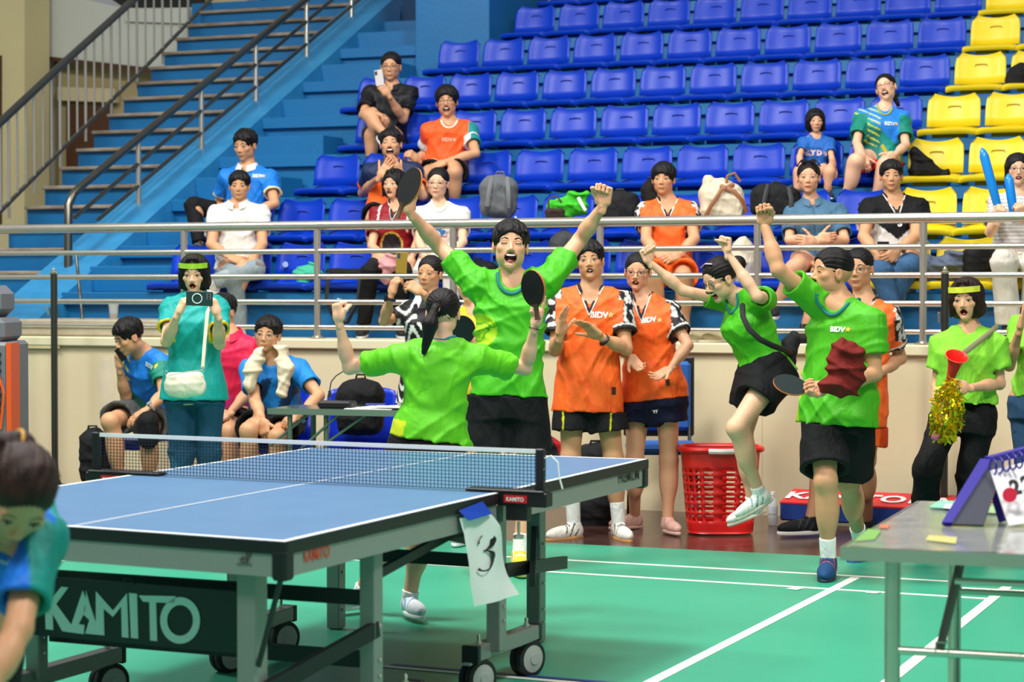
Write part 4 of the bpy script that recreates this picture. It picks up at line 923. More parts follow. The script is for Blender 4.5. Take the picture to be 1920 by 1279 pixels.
# side prints
def side_text(body, px0, py0, px1, py1, size, m, bold=0, yoff=-.0035, sx=1):
    a = np.array(TT(0.002, 0, 0)); b = np.array(TT(.002, TLn, 0)); p0 = onPlane(px0, py0, a[:2], b[:2]); p1 = onPlane(px1, py1, a[:2], b[:2]); r = p1-p0; n_ = _n(np.cross(_n(r), [0, 0, 1])); c = (p0+p1)/2+n_*.0035
    V, F = text_mesh(body, 1, bold); w0 = V[:, 0].max()-V[:, 0].min(); k = np.linalg.norm(r)/w0; V[:, 0] -= (V[:, 0].max()+V[:, 0].min())/2; V[:, 1] -= (V[:, 1].max()+V[:, 1].min())/2; hh = V[:, 1].max()-V[:, 1].min()
    npmesh('lettering', c+V[:, :1]*k*_n(r)+V[:, 1:2]*(size/hh)*np.array([0, 0, 1.]), F, m, table, smooth=False)
side_text('KAMITO', 569, 1043, 617, 1032, .038, mat('print_red', '#d2452c', .5), .02)
side_text('PREMIUM', 1159, 897, 1197, 889, .042, mat('print_black', '#17181a', .5), .008)
# table maker's little figure mark on the near apron
ap = lambda x, z: TT(x, .0, z)
def nearP(px, py): a = np.array(TT(0, .0, 0)); b = np.array(TT(TW, .0, 0)); return onPlane(px, py, a[:2], b[:2])-np.array([0, .002, 0])
for pts_, r_ in (([(444, 1057), (472, 1058)], .0016), ([(450, 1050), (456, 1044), (466, 1046), (470, 1040)], .0022), ([(462, 1052), (463, 1042), (461, 1034)], .002), ([(450, 1050), (456, 1053), (466, 1052)], .002)):
    MB().tube([nearP(*p) for p in pts_], r_, 5).build('figure_mark', mat('mark_grey', '#4c4e4c', .6), table)
MB().lathe(nearP(468, 1037), [(.004, -.001), (.004, .001)], 10, axis=(0, -1, 0)).build('figure_mark', mat('mark_grey', '#4c4e4c', .6), table)
# ---- net set
net = empty('table_tennis_net', TT(.76, 1.37, .76), 'black table tennis net with white tape, clamped across the blue table', 'net')
XR_, XL_ = -.135, TW+.16
NY = 1.40
tp = MB().box((XR_, NY-.003, .898), (XL_, NY+.003, .9125), TT); tp.build('tape', M_tl, net)
m = MB(); n = 128
for i in range(n+1):
    x = XR_+(XL_-XR_)*i/n; sag = .0; m.box((x-.0009, NY-.0009, .763), (x+.0009, NY+.0009, .900), TT)
for j in range(11):
    z = .765+j*.0122; m.box((XR_, NY-.0009, z-.0009), (XL_, NY+.0009, z+.0009), TT)
o = m.build('mesh', mat('net_thread', '#15202c', .8), net, recalc=False); o['kind'] = 'stuff'
for s_, x in ((1, XR_), (-1, XL_)):
    x0, x1 = (x-.022, x+.008) if s_ == 1 else (x-.008, x+.022)
    MB().box((x0, NY-.012, .735), (x1, NY+.012, .915), TT, ch=.003).build('net_post', M_tk, net)
    xa, xb = (x-.03, .13) if s_ == 1 else (TW-.13, x+.03)
    cl = MB().box((xa, NY-.03, .7615), (xb, NY+.03, .772), TT, ch=.003).box((x-.04 if s_ == 1 else TW-.01, NY-.028, .715), (.01 if s_ == 1 else x+.04, NY+.028, .765), TT, ch=.004).box((-.10 if s_ == 1 else TW+.02, NY-.022, .665), (-.02 if s_ == 1 else TW+.10, NY+.022, .72), TT, ch=.004).build('clamp', M_tk, net)
    a = np.array(TT(-.015, NY-.0315, .75)) if s_ == 1 else np.array(TT(TW+.12, NY-.0315, .75)); 
    xs = (-.105, -.02) if s_ == 1 else (TW+.02, TW+.125)
    lb = MB().box((xs[0], NY-.034, .728), (xs[1], NY-.0285, .754), TT).build('maker_plate', mat('plate_red', '#c8202a', .4), cl)
    p0 = np.array(TT(xs[1]-.010, NY-.0355, .741)); p1 = np.array(TT(xs[0]+.010, NY-.0355, .741)); V, F = text_mesh('KAMITO', 1, .02); w0 = V[:, 0].max()-V[:, 0].min(); V[:, 0] -= (V[:, 0].max()+V[:, 0].min())/2; V[:, 1] -= (V[:, 1].max()+V[:, 1].min())/2
    npmesh('lettering', (p0+p1)/2+V[:, :1]*np.linalg.norm(p1-p0)/w0*_n(p1-p0)+V[:, 1:2]*.02*np.array([0, 0, 1.]), F, M_tl, lb, smooth=False)
    MB().tube([TT(-.06 if s_ == 1 else TW+.06, NY, .66), TT(-.06 if s_ == 1 else TW+.06, NY, .60)], .006, 8).lathe(TT(-.06 if s_ == 1 else TW+.06, NY, .60), [(.018, 0), (.02, .006), (.018, .014)], 12).build('clamp_screw', M_steel, cl, smooth=True)
c = np.array(TT(-.15, NY, .88)); MB().tube([c, c+[.03, .0, .012], c+[.055, 0, -.01], c+[.06, 0, -.06], c+[.072, 0, -.10]], .003, 6).build('net_cord', M_tl, net, smooth=True)
MB().tube([c+[.008*math.cos(t*1.9), .008*math.sin(t*1.9), -.02-.0045*t] for t in range(34)], .0016, 4).build('adjuster_chain', M_steel, net)
# number sheet
def shp(px, py, dz=0): 
    a = np.array(TT(-.006, 0, 0)); b = np.array(TT(-.006, TLn, 0)); return onPlane(px, py, a[:2], b[:2])+np.array([.012, -.004, 0])*dz
sheet = empty('number_sheet', tuple(shp(900, 960)), 'white paper sheet with the number 3 taped to the right side of the table', 'sign')
def sdz(j, k): return .5+1.6*math.sin(j*.42)*(k/8-.4)+.6*math.sin(k*.9+j*.3)+j*.12
Lp = [(859, 972), (865, 1000), (866, 1040), (869, 1090), (881, 1136)]; Rp = [(907, 955), (925, 985), (936, 1030), (948, 1075), (961, 1113)]
V = []; 
for j in range(17):
    t = j/16*4; i = min(3, int(t)); f_ = t-i; l = np.array(Lp[i])*(1-f_)+np.array(Lp[i+1])*f_; r = np.array(Rp[i])*(1-f_)+np.array(Rp[i+1])*f_
    for k in range(9): q = l+(r-l)*k/8; V.append(shp(q[0], q[1], sdz(j, k)))
npmesh('paper', V, [(j*9+k, j*9+k+1, (j+1)*9+k+1, (j+1)*9+k) for j in range(16) for k in range(8)], mat('paper_white', '#eff1ee', .6), sheet)
tv = [shp(858, 957, .3), shp(903, 940, .3), shp(910, 962, 2.4), shp(866, 975, 2.4)]
npmesh('tape_strip', tv+[v-np.array([0, 0, .001]) for v in tv], [(0, 1, 2, 3), (4, 5, 6, 7), (0, 1, 5, 4), (2, 3, 7, 6)], mat('tape_blue', '#1440a8', .35), sheet, smooth=False)
kp = [(-.20, .27, .045), (-.19, .36, .02), (-.10, .46, .022), (.03, .49, .035), (.15, .43, .055), (.20, .31, .065), (.16, .17, .05), (.04, .07, .02), (-.06, .04, .014), (.06, .04, .02), (.20, -.05, .055), (.27, -.20, .07), (.22, -.36, .055), (.08, -.47, .03), (-.07, -.49, .024), (-.18, -.45, .03), (-.23, -.40, .045)]
Vd = []
for i in range(60):
    t = i/59*(len(kp)-1); x, y, w_ = [np.interp(t, range(len(kp)), [k[j] for k in kp]) for j in range(3)]; x2, y2 = [np.interp(min(t+.15, len(kp)-1), range(len(kp)), [k[j] for k in kp])-np.interp(max(t-.15, 0), range(len(kp)), [k[j] for k in kp]) for j in range(2)]
    L_ = math.hypot(x2, y2)+1e-9; nx, ny = -y2/L_*1.15, x2/L_*1.15
    for s_ in (-1, 1): Vd.append((x+nx*w_*s_, y+ny*w_*s_*.7))
out_ = [shp(901+x*56-(y*-6), 1035-y*68+x*(-14), sdz(8+y*-9, 4+x*8)+.45) for x, y in Vd]
npmesh('digit', out_, [(2*i, 2*i+1, 2*i+3, 2*i+2) for i in range(59)], mat('ink_black', '#101012', .6), sheet, smooth=False)
# ================================================================== THE PEOPLE
def solid(c):
    c = C3(c); return lambda t, s, y, al, V, ar: np.tile(c, (len(t), 1))
def paint(base, *rules):
    b = C3(base)
    def fn(t, s, y, al, V, ar):
        c = np.tile(b, (len(t), 1))
        for m, col in rules:
            k = m(t, s, y, al, V); c[k] = C3(col)
        return c
    return fn
def grad(c0, c1, lo, hi, *rules):
    a, b = C3(c0), C3(c1)
    def fn(t, s, y, al, V, ar):
        u = np.clip((t-lo)/(hi-lo), 0, 1)[:, None]; c = a*(1-u)+b*u
        for m, col in rules: c[m(t, s, y, al, V)] = C3(col)
        return c
    return fn
GREEN = '#48b31a'; ORANGE = '#ff6a24'
def orange_of(lim_): return paint(ORANGE, (lambda t, s, y, al, V: vnoise(V, 38, 2) > .55, '#f25c1c'), (lambda t, s, y, al, V: (al > -.5) & (np.abs(s)+.03*(t > .95) > lim_) & (t > .62), '#17181a'),
                     (lambda t, s, y, al, V: (al > -.5) & (np.abs(s)+.03*(t > .95) > lim_+.003) & (t > .62) & (vnoise(V, 75, 8) > .12), '#dcdcd8'),
                     (lambda t, s, y, al, V: (al > .60), '#17181a'), (lambda t, s, y, al, V: (al > .56) & (al < .60), '#e6e4de'))
orange_shirt = orange_of(.193); orange_f = orange_of(.176)
def teal_shirt(t, s, y, al, V, ar):
    c = np.tile(C3('#0c8c86'), (len(t), 1)); g = (s*1.0+(t-.5)*.5) > .02; c[g] = C3('#1f7fe0'); c[(s < -.02) & (t < .62)] = C3('#0a6f66'); k = (np.abs(np.sin(t*26+s*30)) > .93) & (s < -.03) & (t > .25); c[k] = C3('#c8d43a'); c[al > .1] = C3('#0b7f6c'); return c
def bw_noise(t, s, y, al, V, ar):
    c = np.tile(C3('#141416'), (len(t), 1)); n = np.sin(V[:, 2]*70+3*np.sin(V[:, 0]*45)+2*np.sin(V[:, 1]*30)); c[(n > .35) & ((np.abs(s) > .05) | (t < .75))] = C3('#e8e8e4'); return c
def emb_green(t, s, y, al, V, ar):
    c = np.tile(C3(GREEN), (len(t), 1)); cx, ct = -.150, .575; X = (s-cx); Z = (t-ct)*.55; r = np.hypot(X, Z)
    k = (r < .088) & (y > 0); c[k] = C3('#a9d61c'); l = k & ((np.abs(r-.045-.012*np.sin(3*np.arctan2(Z, X))) < .004) | (np.abs(Z-.3*X) < .004)); c[l] = C3('#3d9a1c'); return c
PE = {}
BLK = dict(type='shorts', col=solid('#101114'), len=.68, flare=1.2)
# --- the two players
PE['star'] = person('man in bright green T-shirt, arms raised high, mouth wide open, black shorts, behind the table', 10.6,
    dict(head=(957, 462, 95, -.02), neck=(959, 538), hip=(952, 735), sr=(893, 533), er=(824, 463, '+'), wr=(770, 400, '-'), sl=(1026, 528), el=(1087, 450, '+'), wl=(1130, 386, '-'), kr=(915, 872, 0), kl=(992, 872, 0), ar=(905, 1030, 0), al=(975, 1040, -.1)),
    yaw=0, skin='mid', H=1.8, head=(3, -8, -3), hair='short', face='shout', Q=2, shirt=dict(col=emb_green, rib='#16777a', hem=-.02, fold=.007, seed=2, loose=1.0, sleeve=.60), bottom=dict(type='shorts', col=solid('#0d0e12'), len=.80, flare=1.22),
    shoes=dict(l=(.05, 0, 1), r=(-.2, 0, 1), col=('#e8c93a', '#d8c070', '#ffffff'), sock='#f0f0ec'), hands=dict(r=('grip', (-.35, .9, .1), (.75, .3, .55)), l=('fist', (.15, 1, .05), (-.5, .1, .85))))
PE['mate'] = person('woman seen from behind in bright green T-shirt, dark ponytail, both arms raised', 9.1,
    dict(head=(831, 587, 90, 0), neck=(826, 655), hip=(806, 812), sl=(748, 672), el=(655, 690, '+'), wl=(635, 603, '-'), sr=(900, 675), er=(985, 692, '+'), wr=(1003, 612, '-'), kl=(745, 965, 0), kr=(792, 975, -.1), al=(676, 1112, .1), ar=(768, 1122, -.05)),
    yaw=180, skin='fair', sex='f', H=1.56, head=(172, 5, 0), hair='tied', Q=2, shirt=dict(col=paint('#5fc41a', (lambda t, s, y, al, V: (t < .12) & (s > .12), '#c8d820')), rib='#1c7a86', hem=-.05, fold=.008, seed=5, flatc=1, loose=1.08, sleeve=.64), bottom=dict(type='shorts', col=solid('#101114'), len=.55),
    shoes=dict(l=(-.75, 0, .6), r=(.35, 0, .9), col=('#e4e8ec', '#f4f4f2', '#3f9ad0'), sock='#f0f0ee', sockh=.04, lacecol='#ffffff'), hands=dict(l=('fist', (-.1, 1, .0), (.7, 0, -.5)), r=('point', (.25, 1, 0), (-.75, .1, .5))),
    hairx=[((.02, -.38, .08), (.08, -.52, .05), .11, .07), ((.08, -.52, .05), (.16, -.60, -.28), .075, .16), ((.16, -.60, -.28), (.30, -.48, -.84), .16, .06)])
p = PE['mate']; MB().tube([p['hp'](.07+.078*math.cos(t), -.50, .055+.078*math.sin(t)) for t in np.linspace(0, 2*math.pi, 14, endpoint=False)], .014*p['h'], 6, closed=True).build('hair_tie', mat('tan_band', '#c9a070', .6), p['root'], smooth=True)
MB().tube([p['hands']['l'][0]+p['hands']['l'][1]*.10+p['hands']['l'][3]*.024+np.array([.009*math.cos(t), .009*math.sin(t), 0]) for t in np.linspace(0, 6.28, 10, endpoint=False)], .0022, 5, closed=True).build('finger_ring', M_steel, p['root'], smooth=True)
# --- supporters on the floor
PE['clap'] = person('man in orange jersey clapping, black smartwatch, mouth open, beside the woman with round glasses', 12.05,
    dict(head=(1106, 490, 75, -.02), neck=(1107, 553), hip=(1103, 722), sr=(1052, 568), er=(1041, 656, '-'), wr=(1050, 630, -.30), sl=(1162, 568), el=(1174, 654, '-'), wl=(1125, 632, -.28), kr=(1070, 858, -.03), kl=(1150, 858, -.03), ar=(1076, 985, 0), al=(1160, 985, 0)),
    yaw=-4, skin='tan', H=1.74, head=(-6, -4, 5), hair='short', face='talk', Q=2, shirt=dict(col=orange_shirt, vneck=1, hem=-.155, fold=.005, seed=3, loose=1.05, sleeve=.68), bottom=dict(type='shorts', col=paint('#141518', (lambda t, s, y, al, V: (np.abs(np.abs(s)-.135) < .004) & (t < -.1), '#d8d020')), len=.64, flare=1.2),
    shoes=dict(r=(-.75, 0, .65), l=(.25, 0, .95), col=('#e8e4da', '#c08a4a', '#22262c'), sock='#f2f2f0', sockh=.14), hands=dict(r=('open', (.12, 1, .12), (.8, -.1, .55)), l=('open', (-.72, .62, .3), (-.5, -.4, .5))))
PE['lady'] = person('woman in orange jersey and navy skirt with dark-rimmed glasses and pink trainers', 12.25,
    dict(head=(1196, 510, 71, -.02), neck=(1207, 566), hip=(1224, 720), sr=(1172, 584), er=(1166, 655, '-'), wr=(1180, 668, -.25), sl=(1254, 584), el=(1290, 648, '-'), wl=(1256, 692, -.28), kr=(1190, 862, 0), kl=(1254, 860, 0), ar=(1190, 968, .25), al=(1252, 975, 0)),
    yaw=-14, skin='mid', sex='f', H=1.63, head=(-12, 4, -3), hair='tied', face='talk', Q=2, glasses='#1c1512', lips='r', shirt=dict(col=orange_f, vneck=1, hem=-.10, fold=.0055, seed=8, loose=1.12, sleeve=.66), bottom=dict(type='skirt', col=solid('#0f1430'), len=.50, flare=1.3),
    shoes=dict(r=(-.85, 0, .5), l=(.3, 0, .95), col=('#d7aa9c', '#e0b8a8', '#c89888'), lacecol='#e8c8bc'), hands=dict(r=('relaxed', (.6, -.7, .3), (.3, .3, .9)), l=('spread', (-.8, -.45, .35), (-.2, .75, .5))), hairx=[((0, -.36, -.02), (0, -.46, -.1), .12, .1)])
PE['jump'] = person('woman leaping in bright green T-shirt with crossbody bag, both fists up, hair in a bun', 11.5,
    dict(head=(1349, 523, 80, -.03), neck=(1392, 568), hip=(1437, 702), sr=(1368, 566, .15), er=(1280, 545, .10), wr=(1218, 492, .05), sl=(1434, 560, -.20), el=(1420, 556, -.42), wl=(1364, 474, -.38), kl=(1380, 803, -.22), kr=(1392, 822, .05), al=(1424, 926, -.12), ar=(1412, 945, .12)),
    yaw=-52, skin='fair', sex='f', H=1.6, head=(-62, 26, 0), hair='tied', face='shout', Q=2, glasses='#2a1c16', shirt=dict(col=solid(GREEN), rib='#16777a', hem=-.03, fold=.006, seed=4, loose=1.05, sleeve=.5), bottom=dict(type='skirt', col=solid('#0e0f12'), len=.50, flare=1.3, notuck=1),
    shoes=dict(l=(-.80, -.42, .25), r=(-.82, -.30, .2), col=('#eceee8', '#d8d4c0', '#2b9a9c'), sock='#eef0ee', sockh=.05, lacecol='#f6f6f2'), hands=dict(r=('fist', (-.45, 1, 0), (.6, -.2, .6)), l=('fist', (.0, 1, .0), (-.8, 0, .3))), hairx=[((0, -.36, .12), (0, -.62, .10), .13, .19)])
PE['shout'] = person('man in bright green T-shirt in profile shouting, right fist raised, maroon towel over his arm', 10.4,
    dict(head=(1558, 512, 92, 0), neck=(1584, 580), hip=(1572, 765), sr=(1528, 562, -.0), er=(1459, 506, -.10), wr=(1434, 422, -.05), sl=(1632, 604, -.12), el=(1640, 702, -.14), wl=(1548, 728, -.40), kr=(1548, 902, -.15), kl=(1590, 905, .15), ar=(1553, 1050, -.05), al=(1612, 1010, .60)),
    yaw=-38, skin='tan', H=1.73, head=(-72, -4, 0), hair='crop', face='shout', Q=2, shirt=dict(col=paint('#4cb01a', (lambda t, s, y, al, V: (s < -.165) & (t < .6), '#b0c81e')), rib='#16777a', hem=-.09, fold=.006, seed=7, loose=1.08, sleeve=.62), bottom=dict(type='shorts', col=solid('#0f1012'), len=.85, flare=1.3),
    shoes=dict(r=(-.25, -.05, .95), l=(-.35, -.55, .6), col=('#1f4a78', '#1a2a40', '#e04a50'), sock='#f2f4f2', sockh=.12, lacecol='#1a2c4a'), hands=dict(r=('fist', (-.05, 1, 0), (-.3, 0, .9)), l=('grip', (-.95, -.05, .15), (.1, .5, .8))))
PE['behind'] = person('man in orange jersey and orange shorts standing behind the shouting man, black shoes', 12.1,
    dict(head=(1610, 506, 78, 0), neck=(1622, 572), hip=(1606, 735), sl=(1666, 596), el=(1688, 672, '+'), wl=(1640, 705, -.2), sr=(1572, 590), er=(1562, 668, '-'), wr=(1580, 700, -.2), kr=(1545, 862, 0), kl=(1624, 862, 0), ar=(1520, 975, 0), al=(1625, 980, .3)),
    yaw=-20, skin='tan', H=1.72, head=(-24, 0, 3), hair='crop', face='calm', Q=1, glasses='#6a6258', shirt=dict(col=orange_shirt, vneck=1, hem=-.2, seed=9, sleeve=.66), bottom=dict(type='shorts', col=paint(ORANGE, (lambda t, s, y, al, V: np.abs(s) > .17, '#d8481a')), len=.78, flare=1.2),
    shoes=dict(r=(-.95, 0, .3), l=(.2, 0, .9), col=('#15161a', '#d8d4cc', '#3a3c40')), hands=dict(l=('relaxed', (-.9, .1, .2), (0, 0, 1)), r=('relaxed', (.6, -.3, .3), (0, 0, -1))))
PE['horn'] = person('woman in lime T-shirt, yellow headband, dark bob, holding red horn and gold pompom', 11.0,
    dict(head=(1812, 562, 79, -.03), neck=(1818, 626), hip=(1808, 776), sr=(1768, 645), er=(1757, 722, 0.05), wr=(1764, 790, -.18), sl=(1866, 645), el=(1874, 720, -.06), wl=(1814, 728, -.30), kr=(1738, 880, -.18), kl=(1818, 895, -.05), ar=(1732, 1020, .1), al=(1824, 1022, 0)),
    yaw=-20, skin='mid', sex='f', H=1.6, head=(-26, 4, 3), hair='bob', hbias='#24110c', face='gape', Q=2, lips='r', shirt=dict(col=solid('#82cc38'), hem=.07, fold=.005, seed=6, loose=1.16, sleeve=.62, satin=0, flare=1.2), bottom=dict(type='trousers', col=solid('#0b0b0d'), kr=.075, ar=.085, plen=.95),
    shoes=dict(r=(-.3, 0, 1), l=(.1, 0, 1), col=('#1b1b1f', '#2a2a2e', '#444448')), hands=dict(l=('grip', (-.9, .2, .1), (0, .1, 1)), r=('grip', (.45, -.6, .5), (.6, .2, .6))))
PE['edge'] = person('person in lime T-shirt and jeans at the right picture edge, palm raised', 11.5,
    dict(head=(1968, 528, 76, 0), neck=(1962, 596), hip=(1950, 752), sr=(1912, 612), er=(1892, 686, '-'), wr=(1912, 618, -.3), sl=(2010, 612), el=(2030, 690, '-'), wl=(1990, 640, -.3), kr=(1925, 890, 0), kl=(1975, 890, 0), ar=(1920, 1003, 0), al=(1985, 1003, 0)),
    yaw=-20, skin='tan', sex='f', H=1.62, head=(-20, 0, 0), hair='bob', face='calm', Q=1, shirt=dict(col=solid('#82cc38'), hem=.02, seed=1, sleeve=.6, satin=0), bottom=dict(type='jeans', col=solid('#2a4a6a'), ar=.06), shoes=dict(r=(-.3, 0, 1), l=(.1, 0, 1), col=('#303036', '#d8d8d8', '#888888')),
    hands=dict(r=('flat', (.12, 1, .1), (.9, 0, .3)), l=('flat', (-.12, 1, .1), (-.9, 0, .3))))
PE['phone'] = person('woman in teal polo and jeans with green headband, phone held up in both hands', 11.6,
    dict(head=(364, 514, 71, -.03), neck=(366, 563), hip=(364, 720), sr=(322, 580), er=(312, 640, '-'), wr=(334, 588, -.42), sl=(408, 580), el=(412, 645, '-'), wl=(408, 590, -.42), kr=(340, 850, 0), kl=(392, 850, 0), ar=(338, 1002, 0), al=(392, 1002, 0)),
    yaw=2, skin='fair', sex='f', H=1.63, head=(0, 8, 0), hair='bob', face='gape', Q=2, lips='r', shirt=dict(col=paint('#0a9c96', (lambda t, s, y, al, V: al > .57, '#e8c81a')), collar='#0a8a86', hem=-.10, fold=.004, seed=3, sleeve=.60, loose=1.06), bottom=dict(type='jeans', col=paint('#1c4a66', (lambda t, s, y, al, V: vnoise(V, 14, 4) > .5, '#2a6080')), kr=.07, ar=.06),
    shoes=dict(r=(-.2, 0, 1), l=(.2, 0, 1), col=('#e8e8e8', '#f0f0f0', '#bbbbbb')), hands=dict(r=('pinch', (.45, .85, .1), (.75, -.3, -.5)), l=('pinch', (-.35, .9, .1), (-.75, -.3, -.5))))
PE['call'] = person('man in teal and blue jersey and grey shorts, sitting hunched, phone at his ear', 13.6,
    dict(head=(241, 632, 68, -.12), neck=(268, 664, -.05), hip=(284, 778, .2), sr=(252, 675, 0.12), er=(236, 744, 0), wr=(224, 692, -.12), sl=(300, 682, -.12), el=(308, 738, -.25), wl=(276, 768, -.42), kr=(206, 790, -.35), kl=(276, 804, -.38), ar=(232, 940, -.25), al=(284, 943, -.3)),
    yaw=-40, skin='tan', H=1.68, head=(-55, 24, 0), hair='short', face='calm', Q=1, shirt=dict(col=teal_shirt, hem=-.06, seed=2, sleeve=.62), bottom=dict(type='shorts', col=solid('#4b4c4a'), len=.80, flare=1.25), shoes=dict(r=(-.5, -.1, .8), l=(-.3, -.1, .9), col=('#2a2a2a', '#333333', '#555555')),
    hands=dict(r=('grip', (-.1, .95, .1), (.75, 0, -.5)), l=('spread', (-.85, -.5, .1), (0, -.8, -.2))))
PE['pink'] = person('man in pink polo and black shorts sitting behind the filming woman', 13.9,
    dict(head=(417, 585, 66, 0), neck=(432, 632), hip=(436, 778, .1), sr=(398, 650), er=(392, 720, 0), wr=(400, 770, -.3), sl=(468, 652), el=(472, 728, '-'), wl=(428, 778, -.38), kr=(392, 806, -.42), kl=(430, 808, -.42), ar=(395, 945, -.4), al=(432, 943, -.4)),
    yaw=-8, skin='tan', H=1.7, head=(-30, 5, 0), hair='short', face='calm', Q=1, shirt=dict(col=grad('#8a2a8c', '#e0204c', .05, .35), collar='#e0204c', hem=-.05, sleeve=.6), bottom=dict(type='shorts', col=solid('#101014'), len=.72, flare=1.2), shoes=dict(r=(-.2, 0, 1), l=(.1, 0, 1), col=('#e0e0e0', '#eeeeee', '#888888')),
    hands=dict(l=('relaxed', (-.8, -.3, .3), (0, -.7, -.5)), r=('relaxed', (.6, -.3, .4), (0, -.7, -.5))))
PE['towel'] = person('seated man in blue jersey with cream towel round his neck and rimless glasses', 13.4,
    dict(head=(502, 628, 69, -.05), neck=(510, 678), hip=(520, 785, .1), sr=(470, 694), er=(478, 752, '-'), wr=(492, 788, -.35), sl=(560, 694), el=(598, 742, '-'), wl=(562, 782, -.38), kr=(466, 808, -.42), kl=(520, 820, -.42), ar=(470, 952, -.38), al=(522, 954, -.38)),
    yaw=4, skin='tan', H=1.7, head=(-8, 0, -6), hair='short', face='calm', Q=1, glasses='#9a948a', shirt=dict(col=paint('#1d86d8', (lambda t, s, y, al, V: (vnoise(V, 30, 6) > .15) & (t < .8) & (al < .1), '#123a62')), hem=-.05, seed=5, sleeve=.62), bottom=dict(type='shorts', col=solid('#101014'), len=.75, flare=1.2), shoes=dict(r=(-.2, 0, 1), l=(.1, 0, 1), col=('#d0d0d0', '#eeeeee', '#777777')),
    hands=dict(l=('curl', (-.8, -.3, .3), (0, -.7, -.5)), r=('relaxed', (.2, -.9, .3), (.4, 0, -.8))))
PE['film'] = person('woman with hair tied back in black and white print top, filming with a gold phone', 12.5,
    dict(head=(806, 513, 67, 0), neck=(812, 566), hip=(806, 722), sr=(768, 585), er=(720, 602, '-'), wr=(734, 552, -.35), sl=(852, 585), el=(845, 610, '-'), wl=(790, 548, -.45), kr=(780, 850, 0), kl=(830, 850, 0), ar=(780, 967, 0), al=(830, 967, 0)),
    yaw=-22, skin='tan', sex='f', H=1.62, head=(-22, 2, -4), hair='tied', face='calm', Q=1, shirt=dict(col=bw_noise, hem=-.12, seed=5, sleeve=.85, loose=1.12), bottom=dict(type='trousers', col=solid('#15161a')), shoes=dict(r=(-.2, 0, 1), l=(.2, 0, 1), col=('#303036', '#d8d8d8', '#888888')),
    hands=dict(r=('curl', (.25, .95, 0), (.6, 0, -.5)), l=('curl', (-.85, .5, .1), (-.2, -.5, -.7))))
PE['yellow'] = person('person in yellow shirt with a black paddle, half hidden behind celebrating player', 11.7,
    dict(head=(880, 532, 70, 0), neck=(890, 592), hip=(884, 742), sr=(866, 602), er=(858, 648, '-'), wr=(872, 640, -.35), sl=(930, 602), el=(940, 668, '-'), wl=(900, 640, -.3), kr=(868, 862, 0), kl=(900, 862, 0), ar=(866, 995, 0), al=(905, 995, 0)),
    yaw=-10, skin='mid', sex='f', H=1.62, head=(-16, 6, 0), hair='tied', face='talk', Q=1, shirt=dict(col=paint('#f0c81c', (lambda t, s, y, al, V: al > .45, '#6aa06a')), hem=-.1, sleeve=.6), bottom=dict(type='shorts', col=solid('#141418'), len=.55), shoes=dict(r=(-.2, 0, 1), l=(.2, 0, 1), col=('#e0e0e0', '#eeeeee', '#888888'), sock='#f0f0f0', sockh=.16),
    hands=dict(r=('curl', (.8, 0, .2), (0, -.4, -.9))))
PE['front'] = person('woman bending down at the near left edge, blue and teal jersey, brown hair', 4.6,
    dict(head=(36, 930, 186, -.12), neck=(8, 968, .02), hip=(-60, 1030, .46), sl=(66, 1010, .02), el=(34, 1180, '-'), wl=(-40, 1330, '-'), sr=(-80, 1000, .05), er=(-110, 1180, '-'), wr=(-110, 1350, '-'), kl=(-20, 1380, .5), kr=(-110, 1380, .5), al=(-20, 1720, .5), ar=(-110, 1720, .5)),
    yaw=10, skin='tan', sex='f', H=1.6, head=(16, 50, -14), hair='tied', hbias='#2e1a14', face='calm', Q=2, shirt=dict(col=paint('#0b8a80', (lambda t, s, y, al, V: (s < .11) & (al < -.02), '#1672d8')), hem=-.05, sleeve=.72, seed=3, flatc=1), bottom=dict(type='trousers', col=solid('#15161a')), shoes=dict(r=(-.2, 0, 1), l=(.2, 0, 1), col=('#303036', '#d8d8d8', '#888888')),
    hands=dict(l=('relaxed', (-.3, -.9, .2), (-.6, 0, -.5)), r=('relaxed', (.1, -.9, .2), (.6, 0, -.5))), hairx=[((0, -.36, .20), (-.03, -.47, .26), .15, .11), ((-.03, -.47, .26), (-.45, -.50, .16), .12, .10)])
p = PE['front']; MB().tube([p['hp'](-.08+.03*math.cos(t), -.47+.13*math.sin(t), .25+.13*math.cos(t)) for t in np.linspace(0, 2*math.pi, 14, endpoint=False)], .022*p['h'], 6, closed=True).build('hair_tie', mat('yellow_band', '#d8a030', .6), p['root'], smooth=True)
